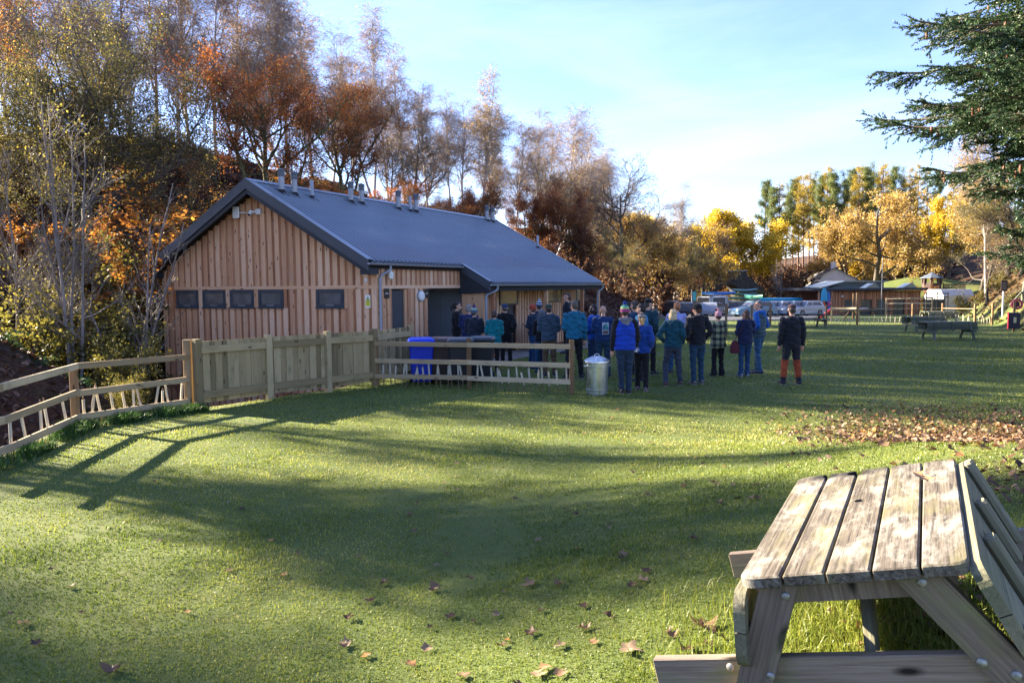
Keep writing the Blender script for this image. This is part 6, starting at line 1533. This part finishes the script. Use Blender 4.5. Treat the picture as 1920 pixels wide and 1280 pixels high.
# ================================================================ FAR SIDE: CARS, BRIDGE, CAFE, COTTAGE
gl=glassy(); tyre=plain('tyre_rubber',(.02,.02,.022),.8); chrome=plain('light_glass',(.7,.72,.75),.15,0,.05); tail=plain('tail_red',(.35,.02,.02),.3)
def car(px,d,rz,col,label,kind='hatch',group=None,name='parked_car'):
    x_,y_,z_=gxy(px,d); e=empty(name,(x_,y_,z_),R(rz),label,'van' if kind=='van' else 'car',group); body=plain('paint_%02d_%02d_%02d'%tuple(int(99*c) for c in col),col,.3,.1,.05,0,2,.6)
    L_,Wd,Hh=dict(hatch=(4.1,1.75,1.48),suv=(4.5,1.85,1.72),estate=(4.6,1.8,1.47),van=(5.3,1.95,2.3))[kind]; hl=L_/2; w=Wd/2
    low=[(-hl,.28),(-hl,.62),(-hl+.08,.86),(hl-1.25 if kind!='van' else hl-.7,.96 if kind!='van' else 1.15),(hl-.25,.80),(hl,.62),(hl,.28)]
    mb=MB()
    # lower body with tumblehome
    def shell(prof,w0,w1,mb):
        n=len(prof); vs=[];zmn=min(p[1] for p in prof); zmx=max(p[1] for p in prof)
        for s in (-1,1):
            for (a,z) in prof: k=(z-zmn)/(zmx-zmn+1e-6); vs.append((a,s*(w0+(w1-w0)*k),z))
        fs=[tuple(range(n-1,-1,-1)),tuple(range(n,2*n))]+[(i,(i+1)%n,(i+1)%n+n,i+n) for i in range(n)]
        mb.add(vs,fs)
    shell(low,w,w*.97,mb)
    if kind=='van': cab=[(-hl+.02,.86),(-hl+.05,Hh-.1),(-hl+.2,Hh),(hl-1.7,Hh),(hl-1.45,Hh-.12),(hl-.72,1.12)]
    elif kind=='suv': cab=[(-hl+.05,.86),(-hl+.3,Hh-.08),(-hl+.6,Hh),(.5,Hh),(hl-1.3,.94)]
    elif kind=='estate': cab=[(-hl+.08,.85),(-hl+.45,Hh-.06),(-hl+.8,Hh),(.35,Hh-.02),(hl-1.25,.93)]
    else: cab=[(-hl+.08,.85),(-hl+.35,Hh-.12),(-hl+.75,Hh),(.25,Hh),(hl-1.25,.93)]
    shell(cab,w*.96,w*.78,mb); b=mb.build('body',body,e)
    # windows standing proud by 6 mm
    c=cab; ztop=max(p[1] for p in cab)
    def wp(a,z,s,off=.008): k=(z-cab[0][1])/(ztop-cab[0][1]); return (a,s*((w*.96)+(w*.78-w*.96)*max(0,min(1,k))+off),z)
    zl,zh=(1.0,Hh-.12) if kind!='van' else (1.2,Hh-.35)
    for s in (-1,1):
        fr=cab[-1][0]-.12; bk=cab[1][0]+.12
        segs=[(bk,-.35),(-.28,fr-.05)] if kind!='van' else [(hl-1.75,hl-1.0)]
        for i,(a,b_) in enumerate(segs):
            sl0=.18 if i==0 and kind!='van' else 0; sl1=.42 if i==len(segs)-1 else 0
            MB().add([wp(a-sl0*.3,zl,s),wp(b_,zl,s),wp(b_-sl1,zh,s),wp(a+sl0,zh,s)],[(0,1,2,3) if s<0 else (3,2,1,0)]).build('window',gl,e)
    a0,z0=cab[-1]; a1,z1=cab[-2]; ww=w*.80
    n_=.012; MB().add([(a0+n_,-w*.86,z0+.06),(a0+n_,w*.86,z0+.06),(a1+n_+.05,w*.72,z1-.06),(a1+n_+.05,-w*.72,z1-.06)],[(0,1,2,3)]).build('windscreen',gl,e)
    a0,z0=cab[0]; a1,z1=cab[1]; MB().add([(a0+(a1-a0)*.25-n_,w*.84,z0+.1),(a0+(a1-a0)*.25-n_,-w*.84,z0+.1),(a1-n_,-w*.74,z1-.03),(a1-n_,w*.74,z1-.03)],[(0,1,2,3)]).build('rear_window',gl,e)
    for s in (-1,1):
        MB().box((hl-.12,s*w*.78-.2,.62),(hl+.012,s*w*.78+.12 if s>0 else s*w*.78+.2,.76)).build('headlight',chrome,e)
        MB().box((-hl-.012,s*w*.82-.10,.66),(-hl+.1,s*w*.82+.10,.86)).build('tail_light',tail,e)
        for a in (-hl+.8,hl-.85):
            wv=MB().tube([(a,s*(w-.18),.32),(a,s*(w+.012),.32)],.32,18).build('wheel',tyre,e,True); MB().tube([(a,s*(w-.02),.32),(a,s*(w+.02),.32)],.20,14).build('rim',plain('alloy',(.35,.36,.38),.35,.6),wv,True)
    MB().box((hl+.0,-.26,.40),(hl+.016,.26,.51)).build('number_plate',plain('plate_white',(.6,.6,.58),.5),e)
    return e
BLKP=(.012,.013,.018); WH=(.60,.62,.66); SIL=(.30,.32,.36); NB=(.02,.03,.06)
car(1268,84,62,BLKP,'black car parked farthest left beside the bracken bank','suv')
car(1292,78,66,(.018,.02,.03),'black hatchback with rounded bonnet left of the black beanie')
car(1318,86,64,(.10,.12,.16),'dark grey car between the black hatchback and the white estate','estate')
car(1336,80,66,SIL,'silver estate with a headlight showing above the pink pompom hat','estate')
car(1340,90,64,WH,'white estate car in front of the white van','estate')
v1=car(1352,98,70,(.72,.74,.78),'tall white van with blue canoe on its roof','van')
car(1325,104,66,(.55,.60,.66),'white minibus parked behind the row, left of the tall white van','van')
car(1400,96,20,(.03,.035,.05),'dark pickup beside the stacked canoe trailer','estate')
car(1440,104,0,(.28,.02,.02),'dark red car beyond the turquoise kayak','hatch')
car(1480,106,0,(.03,.04,.08),'dark blue car beyond the bow of the turquoise kayak','hatch')
car(1507,100,-80,(.03,.035,.045),'black car facing the camera right of the turquoise kayak','suv')
car(1412,72,195,(.15,.28,.40),'pale blue car with a green canoe on its roof','hatch')
for px,lb,cl in ((1440,'white hatchback nearest the pale blue car',WH),(1462,'white car second in the row behind the gilet man',(.5,.54,.6)),(1484,'silver-blue car third in the row beside the burgundy cap',(.30,.38,.48)),(1508,'white car fourth in the row right of the burgundy cap',(.58,.6,.63))): car(px,76,208,cl,lb,'hatch')
car(1222,46,150,(.10,.10,.11),'dark grey trailer-like car nose beside the black cap man','hatch') if False else None
def hull(name,loc,rz,L_,wd,h,col,label,cat='canoe',rocker=.18,pitch=0,deck=True,group=None):
    n=22;S=10; vs=[];fs=[]
    for i in range(n+1):
        t=2*i/n-1; w=wd/2*max(.02,(1-abs(t)**2.6)); zc=rocker*t*t; hh=h*(1-.35*abs(t)**3)
        for k in range(S+1):
            a=math.pi*k/S; vs.append((t*L_/2,-w*math.cos(a),zc+hh*(1-math.sin(a)**.7) if not deck else zc+hh*.55-hh*.55*math.sin(a)**.8))
        if deck:
            for k in range(1,S): a=math.pi*k/S; vs.append((t*L_/2,w*math.cos(a),zc+hh*.55+hh*.35*math.sin(a)))
    R_=S+1+(S-1 if deck else 0)
    for i in range(n):
        for k in range(R_ if deck else R_-1): fs.append((i*R_+k,i*R_+(k+1)%R_,(i+1)*R_+(k+1)%R_,(i+1)*R_+k))
    if not deck: pass
    mb=MB(); mb.add(vs,fs); o_=mb.build(name,plain('hull_%02d%02d%02d'%tuple(int(99*c) for c in col),col,.35,0,.08,0,2,.4),None,True)
    o_.location=loc; o_.rotation_euler=(0,R(pitch),R(rz)); return tag(o_,label,cat,group)
p=gxy(1352,98); hull('canoe',(p[0]-.3,p[1],p[2]+2.42),16,4.9,.8,.42,(.01,.16,.50),'bright blue canoe on the roof of the tall white van')
p=gxy(1412,72); hull('canoe',(p[0],p[1],p[2]+1.60),100,3.6,.75,.5,(.02,.14,.095),'green canoe upside down on the roof of the pale blue car',deck=True)
kx=gxy(1463,88); hull('kayak',(kx[0],kx[1],kx[2]+1.55),3,5.2,.75,.5,(.015,.36,.55),'long turquoise sea kayak on a rack above the parked cars','kayak',.10)
rk=empty('kayak_rack',kx,R(3),'dark trailer rack under the turquoise kayak','rack')
for u in (-1.2,1.2): MB().bar((u,0,0),(u,0,1.5),.08,.08).bar((u,-.5,1.5),(u,.5,1.5),.08,.06).build('upright',plain('dark_steel',(.03,.03,.035),.6),rk)
MB().bar((-1.6,0,.5),(1.6,0,.5),.10,.10).build('chassis',plain('dark_steel',(.03,.03,.035),.6),rk)
for s in (-1,1): MB().tube([(0,s*.7,.3),(0,s*.85,.3)],.3,14).build('wheel',tyre,rk,True)
# canoe stack trailer
tx=gxy(1395,106); tr=empty('canoe_trailer',tx,R(2),'tall metal trailer frame carrying stacked open canoes','trailer')
st=plain('dark_steel',(.03,.03,.035),.6)
for u in (-1.1,1.1): MB().bar((u*1.3,0,.3),(u*.6,0,3.1),.07,.07).build('upright',st,tr)
MB().bar((-2,0,.4),(2,0,.4),.1,.1).build('chassis',st,tr)
for s in (-.7,.7): MB().tube([(s,-.8,.32),(s,-.95,.32)],.32,14).build('wheel',tyre,tr,True)
for i,(z,l,c,lb) in enumerate([(2.9,3.6,(.10,.24,.26),'topmost pale green canoe of the trailer stack'),(2.35,3.9,(.03,.12,.11),'second canoe from the top of the trailer stack, dark green'),(1.8,4.2,(.03,.15,.13),'third canoe from the top of the trailer stack, green'),(1.3,4.5,(.28,.30,.30),'fourth canoe from the top of the trailer stack, grey'),(.8,4.6,(.16,.17,.22),'lowest canoe of the trailer stack, slate grey')]):
    hull('canoe',(tx[0]-.2*(i%2),tx[1]-.15,tx[2]+z),2,l,.8,.34,c,lb,'canoe',.22,0,True,'open canoes stacked on the trailer')
# low timber barrier
rail_fence([g3(1340,593),g3(1405,590)],'low post and rail barrier at the far edge of the gravel',[1,1],(.55,),.7,mats=(fw_p,fw_p))
# bridge
bx=gxy(1357,126); br_=empty('stone_bridge',(bx[0],bx[1],-1.9),R(4),'dark stone bridge with a low round arch and a pale parapet coping','bridge')
sm,nt,o=mat_new('bridge_stone'); bk_=N(nt,'ShaderNodeTexBrick'); bk_.inputs['Scale'].default_value=1.6; bk_.inputs['Color1'].default_value=(.035,.032,.033,1); bk_.inputs['Color2'].default_value=(.075,.068,.066,1); bk_.inputs['Mortar'].default_value=(.02,.02,.02,1)
mpn=N(nt,'ShaderNodeMapping'); mpn.inputs['Rotation'].default_value=(R(90),0,0); L(nt,N(nt,'ShaderNodeTexCoord').outputs['Object'],mpn.inputs[0]); L(nt,mpn.outputs[0],bk_.inputs['Vector']); pbsdf(nt,o,bk_.outputs[0],.9,0,bumpn(nt,noise_(nt,3,5),.5,.1))
mb=MB(); r=2.1; n=18; zt=6.6; xl,xr=-2.9,2.9; poly=[(xl,0),(xl,zt),(xr,zt),(xr,0)]+[(r*math.cos(math.pi*k/n),2.0+r*math.sin(math.pi*k/n)*1.15 if 0<k<n else 2.0) for k in range(n+1)]
poly=[(xl,-1),(-r,-1)]+[(-r*math.cos(math.pi*k/n),1.9+r*1.1*math.sin(math.pi*k/n)) for k in range(n+1)]+[(r,-1),(xr,-1),(xr,zt-.4),(xl,zt-.4)]
mb.prism(poly,1,-2.4,2.4); mb.build('arch_wall',sm,br_); MB().box((xl-.05,-2.5,zt-.39),(xr+.05,-2.1,zt-.2)).build('coping',plain('coping_stone',(.30,.27,.25),.9),br_)
mb=MB(); mb.prism([(xl-5,-1),(xl-.01,-1),(xl-.01,zt-1.2),(xl-5,zt-1.5)],1,-2.3,2.2); mb.build('wing_wall',sm,br_)
mb=MB(); mb.prism([(xr+.01,-1),(xr+3,-1),(xr+3,zt-3.4),(xr+.01,zt-1)],1,-2.3,2.2); mb.build('wing_wall',sm,br_)
tree('gbush',1328,119,536,'low green bush left of the bridge arch',cat='bush',wide=1.6)
tree('yellow',1366,142,540,'yellow bush seen through the bridge arch',cat='bush')
# cafe
cx,cy,cz=gxy(1562,85); cz=2.2-(594-531)/1441*85
rzc=R(4); CA=empty('cafe_building',(cx,cy,cz),rzc,'low larch clad cafe with a thin dark flat roof, a raised skylight and square openings','building')
s_=85/1441.; WL=(1732-1562)*s_; Hc=(594-545)*s_
cl=wood('cafe_larch',[(.28,.12,.06),(.46,.22,.12),(.60,.33,.19)],knots=False,rmix=.7)
ops=[(1584,1604),(1616,1637),(1647,1667),(1679,1701)]; oz=(.04,(594-561)*s_)
mb=MB()
def cb(a,b,z0,z1):
    u=a
    while u<b-.01:
        w=min(.16,b-u); mb.box((u,-.03,z0),(u+w-.008,-.001,z1)); u+=.16
xs_=0
for a,b in ops: 
    a=(a-1562)*s_;b=(b-1562)*s_; cb(xs_,a,0,Hc); cb(a,b,oz[1],Hc); xs_=b
cb(xs_,WL,0,Hc); mb.build('cladding',cl,CA)
mb=MB(); xs_=0
for a,b in ops:
    a=(a-1562)*s_;b=(b-1562)*s_; mb.box((xs_,0,-.6),(a,.2,Hc)); mb.box((a,0,oz[1]),(b,.2,Hc)); xs_=b
mb.box((xs_,0,-.6),(WL,.2,Hc)); mb.box((0,.2,-.6),(.2,8,Hc)); mb.box((WL-.2,.2,-.6),(WL,8,Hc)); mb.box((.2,7.8,-.6),(WL-.2,8,Hc)); mb.build('wall',larch_d,CA)
for i,(a,b) in enumerate(ops):
    a=(a-1562)*s_;b=(b-1562)*s_; w_=MB().box((a+.03,.10,.0),(b-.03,.14,oz[1]-.02)).build('window',gl,CA); MB().bar(((a+b)/2,.08,0),((a+b)/2,.08,oz[1]-.03),.03,.04).build('mullion',trim_m,w_)
rf=MB().box((-2.25,-.7,Hc+.06),(WL+.45,9,Hc+.33)).build('roof',plain('cafe_roof_dark',(.04,.05,.065),.5),CA)
mb=MB(); mb.prism([(1.2,Hc+.331),(3.0,Hc+1.0),(7.6,Hc+1.0),(7.6,Hc+.331)][::-1],1,3.2,7.2); mb.build('clerestory',plain('clerestory_green',(.09,.14,.15),.35),CA)
mb=MB(); mb.prism([(0.2,Hc+.334),(2.9,Hc+1.01),(7.9,Hc+1.01),(7.9,Hc+1.15),(2.85,Hc+1.15),(.1,Hc+.46)],1,2.9,7.6); mb.build('upper_roof',plain('zinc_sheet',(.26,.32,.34),.35,.4),CA)
for a in (3.7,8.0): 
    mb=MB(); mb.prism([(a,Hc+.334),(a+1.5,Hc+.334),(a+1.0,Hc+.85)],1,-.2,1.4); sk_=mb.build('skylight',plain('zinc_sheet',(.26,.32,.34),.35,.4),CA); MB().bar((a-.1,-.25,Hc+.36),(a+1.0,-.25,Hc+.90),.06,.07).build('kerb',ridge_m,sk_)
for a in (-1.8,-.9,-.35): MB().bar((a,-.4,-.3),(a,-.4,Hc+.05),.17,.17).build('post',cl,CA)
MB().lathe([(.12,-.1),(.14,0),(.1,.1),(.001,.12)],(1.0,-.1,Hc-.55),12).build('lamp',wht,CA,True)
fm=empty('flagpole',gxy(1653,83),0,'slim grey pole rising in front of the cafe roof','pole'); MB().tube([(0,0,0),(0,0,6.2)],[.05,.03],8).build('pole',pipe_m,fm)
# coloured boards and buoyancy aids hanging beside the cafe
for px,d,c,lb,h_ in ((1545,84,(.05,.42,.62),'turquoise paddleboard standing between the cafe posts',3.0),(1551,84.5,(.05,.22,.60),'blue paddleboard standing beside the turquoise one',3.0)):
    x_,y_,z_=gxy(px,d); mb=MB(); mb.tube([(0,0,.1),(0,0,.5),(0,0,1.5),(0,0,h_-.4),(.05,0,h_)],[(.10,.04),(.33,.05),(.38,.05),(.30,.05),(.06,.03)],14); o_=mb.build('paddleboard',plain('board_%d'%px,c,.4),None,True); o_.location=(x_,y_,z_); tag(o_,lb,'paddleboard')
for px,c,lb in ((1526,(.62,.36,.02),'yellow buoyancy aid hanging leftmost on the drying rail'),(1531,(.45,.02,.03),'red buoyancy aid beside the yellow one'),(1535.5,(.02,.30,.40),'turquoise buoyancy aid on the drying rail'),(1539.5,(.50,.03,.05),'red buoyancy aid left of the orange one'),(1544.5,(.60,.12,.03),'orange buoyancy aid on the drying rail'),(1549,(.02,.02,.03),'black buoyancy aid on the drying rail'),(1554.5,(.50,.10,.25),'pink buoyancy aid rightmost on the drying rail')):
    x_,y_,z_=gxy(px,82.5); mb=MB(); mb.tube([(0,0,-.30),(0,0,-.1),(0,0,.12),(0,0,.25)],[(.17,.08),(.18,.10),(.16,.09),(.07,.05)],10); o_=mb.build('buoyancy_aid',plain('aid_%d'%int(px*2),c,.7),None,True); o_.location=(x_,y_,z_+1.25); tag(o_,lb,'buoyancy aid')
x_,y_,z_=gxy(1526,82.5); x2=gxy(1556,82.5)[0]; dr_=empty('drying_rail',(x_,y_,z_),0,'thin rail the coloured buoyancy aids hang from','rail'); MB().bar((-.3,0,1.5),(x2-x_+.3,0,1.5),.04,.04).build('bar',fw_p,dr_)
for u in (-.3,x2-x_+.3): MB().bar((u,0,0),(u,0,1.55),.08,.08).build('post',fw_p,dr_)
# canoe on posts in front of the cafe, and a red kayak
x_,y_,z_=gxy(1598,60); hull('kayak',(x_,y_,2.2-(582-531)/1441*60),-2,2.45,.34,.2,(.42,.30,.30),'pale pink and white kayak resting on posts before the cafe','kayak',.16)
kp=empty('kayak_posts',(x_+.1,y_,z_),0,'two timber posts with a diagonal strut under the pale kayak','stand')
for u in (.0,.28): MB().bar((u,0,-.2),(u,0,2.0),.11,.11).build('post',fw_p,kp)
MB().bar((-.75,0,-.05),(0,0,1.0),.09,.09).build('strut',fw_p,kp)
x_,y_,z_=gxy(1549,60); hull('kayak',(x_,y_,2.2-(582-531)/1441*60-.3),20,1.6,.35,.22,(.50,.03,.03),'short red kayak tilted against the hedge posts','kayak',.06,-32)
# cottage
x_,y_,z_=gxy(1565,135); zc=2.2-(545-531)/1441*135; H_=empty('white_cottage',(x_,y_,zc),R(-12),'white cottage with a pale lit slate roof and two chimneys behind the cafe','house')
s2=135/1441.; rend,nt,o=mat_new('cottage_render'); pbsdf(nt,o,ramp(nt,noise_(nt,1.2,5),[(.52,.53,.56),(.66,.67,.70)],[.3,.7]),.9)
mb=MB(); ww=3.6; hw_=2.1; hp_=4.0
mb.prism([(-ww,-.8),(ww,-.8),(ww,hw_),(0,hp_),(-ww,hw_)],1,0,9); mb.build('wall',rend,H_)
mb=MB()
for s in (-1,1): mb.prism([(0,hp_+.02),(0,hp_+.16),(s*(ww+.4),hw_-.16),(s*(ww+.4),hw_-.30)],1,-.3,9.3)
mb.build('roof',plain('slate_roof',(.16,.16,.18),.6,0,.2),H_)
for i,(a,y) in enumerate(((-.2,.6),(0,8.2))): 
    c_=MB().box((a-.4,y-.4,hp_-.3),(a+.4,y+.4,hp_+1.1)).build('chimney',rend,H_); 
    for q in(-.18,.18): MB().lathe([(.10,0),(.09,.3)],(a+q,y,hp_+1.1),10).build('chimney_pot',plain('pot_clay',(.35,.16,.10),.8),c_,True)
MB().box((-.1,-.03,-.3),(.8,-.002,1.8)).build('door',trim_m,H_); w_=MB().box((1.6,-.03,.7),(2.6,-.002,1.6)).build('window',gl,H_)
# gazebo on the mound
gx_,gy_,_=gxy(1746,105); gz=tz(gx_,gy_)+.15; G=empty('gazebo',(gx_,gy_,gz),.2,'small dark octagonal gazebo with a pointed slate roof on the mound','gazebo'); dk=plain('gazebo_brown',(.07,.04,.035),.8)
zr=at(1746,513,105)[2]-gz; G.location=(gx_,gy_,gz); G.scale=(.78,.78,.78); 
MB().lathe([(1.5,-.5),(1.5,1.05),(1.44,1.05),(1.44,-.5)],sides=8).build('wall',dk,G)
for k in range(8): a=2*math.pi*k/8; MB().bar((1.46*math.cos(a),1.46*math.sin(a),.8),(1.46*math.cos(a),1.46*math.sin(a),1.95),.26,.22).build('post',dk,G)
MB().lathe([(1.9,1.9),(1.85,1.98),(.1,2.9),(.001,3.1)],sides=8).build('roof',plain('gazebo_slate',(.09,.11,.14),.6),G)
rail_fence([(gx_+1.4,gy_-.3,0),(gx_+4.2,gy_-.6,0)],'dark close boarded railing running right from the gazebo',[1,1],(.3,.55,.8),1.0,mats=(dk,dk),rh=.2)
# marquee roof and bridge-style railing right of cafe
x_,y_,z_=gxy(1775,92); mq=empty('marquee',(x_,y_,z_+.2),R(4),'long low white marquee roof at the foot of the right bank','marquee'); mw=plain('white_canvas',(.5,.51,.54),.7,0,.05)
mb=MB(); mb.prism([(-1.8,.0),(-1.8,1.9),(-1.2,2.6),(1.2,2.6),(1.8,1.9),(1.8,0)],0,-1.6,2.2); mb.build('canvas',mw,mq)
dkr=plain('dark_railing',(.05,.045,.05),.8)
rail_fence([gxy(1737,80),gxy(1757,80.5),gxy(1777,81)],'dark post and rail screen in front of the white marquee',[1,1,1],(1.8,2.2),2.35,w=.1,mats=(dkr,dkr))
bf_=empty('board_fence',gxy(1733,84),R(4),'weathered close boarded fence below the white marquee','fence')
for a in range(3): MB().bar((a*1.15,0,.0),(a*1.15,0,1.75),.12,.12).build('post',pgrey,bf_)
mb=MB()
for a in range(22): mb.box((.05+a*.105,.065,.1),(.05+a*.105+.1,.085,1.65))
mb.build('boards',pgrey,bf_)
# ramp railing in front of the cafe, hedges posts
rail_fence([gxy(1662,74),gxy(1710,70),gxy(1748,69)],'pale sloping ramp railing right of the cafe openings',[1,1,1],(1.15,1.6),1.7,w=.12,mats=(fw_r,fw_r))
FPX_=[(1410,611),(1445,612),(1550,612),(1608,610),(1712,600),(1768,601),(1829,599)]
e=rail_fence([gxy(p,{1410:46,1445:46,1550:46,1608:46,1712:47,1768:47,1829:45}[p]) for p,_ in FPX_]+[gxy(1862,45)],'far post and thin rail fence crossing the lawn before the cafe',[1]*8,(.95,),1.25,w=.10,stakes=[4,12,10,12,10,12,6],slabel='thin hedge stake along the far fence',sgroup='hedge stakes at the far fence',rh=.03)
for px in (1350,):
    x_,y_,z_=gxy(1362,46); po=empty('post',(x_,y_,z_),0,'single brown timber post between the pink hat and the long brown hair','post'); MB().bar((0,0,-.2),(0,0,1.35),.12,.12,ch=.01).build('shaft',fw_p,po)
rail_fence([gxy(1560,52),gxy(1610,50)],'short pale rail behind the far hedge posts',[1,1],(.9,),1.0,mats=(fw_r,fw_r))
# sign post, lifebuoy, red cabinet, right edge
x_,y_,z_=gxy(1881,46); sp=empty('sign_post',(x_,y_,z_),R(-12),'tall pale post with a small dark square sign','sign'); MB().tube([(0,0,-.2),(0,0,1.75)],.055,10).build('post',plain('pale_post',(.42,.42,.50),.6),sp,True); MB().box((-.17,-.09,1.5),(.17,-.06,2.15)).build('board',plain('sign_dark',(.04,.025,.03),.6),sp)
mb=MB()
for i in range(3): mb.box((-.11,-.096,1.66+i*.14),(.09,-.0912,1.70+i*.14))
mb.build('lettering',plain('sign_grey_ink',(.22,.2,.2),.7),sp)
x_,y_,z_=gxy(1904,38); cb_=empty('defibrillator_cabinet',(x_,y_,z_),R(-25),'dark cabinet with a red side and a pale notice at the right edge','cabinet')
MB().box((-.26,-.12,.15),(.22,.14,.95),ch=.02).build('case',plain('cabinet_dark',(.02,.02,.04),.5),cb_); MB().box((-.285,-.13,.14),(-.262,.15,.96)).build('side_panel',plain('cabinet_red',(.55,.03,.06),.5),cb_); MB().box((-.06,-.132,.45),(.06,-.1225,.72)).build('notice',plain('notice_cream',(.5,.48,.30),.7),cb_)
MB().bar((.0,.2,-.3),(.0,.2,1.5),.10,.10).build('post',fw_p,cb_)
x_,y_,z_=gxy(1907,39); lb_=empty('lifebuoy',(x_,y_,z_+1.28),R(-20),'red and pink lifebuoy hanging above the dark cabinet','lifebuoy')
n=20; mb=MB(); pts=[(.22*math.cos(2*math.pi*k/n),0,.22*math.sin(2*math.pi*k/n)) for k in range(n+1)]; mb.tube(pts,.06,10,0,False); mb.build('ring',plain('buoy_red',(.55,.06,.10),.5),lb_,True)
MB().tube([(0,.04,0),(0,.08,0)],.15,16).build('backing',plain('buoy_back',(.10,.02,.04),.7),lb_)
x_,y_,z_=gxy(1916,44); po=empty('post',(x_,y_,z_),0,'grey-green slanting timber post cut by the right edge','post'); MB().bar((0,0,-.2),(.12,0,1.3),.12,.12,ch=.01).bar((-.7,0,-.1),(.0,0,.7),.08,.08).build('shaft',pgrey,po)
# thin cctv-like pole by the bank
x_,y_,z_=gxy(1297,86); po=empty('sign_post',(x_,y_,z_),0,'thin pale pole with a small turquoise sign beside the cars','sign'); MB().tube([(0,0,0),(0,0,2.9)],.05,8).build('post',pipe_m,po,True); MB().box((.1,-.03,1.7),(.5,0,2.7)).build('board',plain('sign_turquoise',(.05,.35,.36),.5),po)
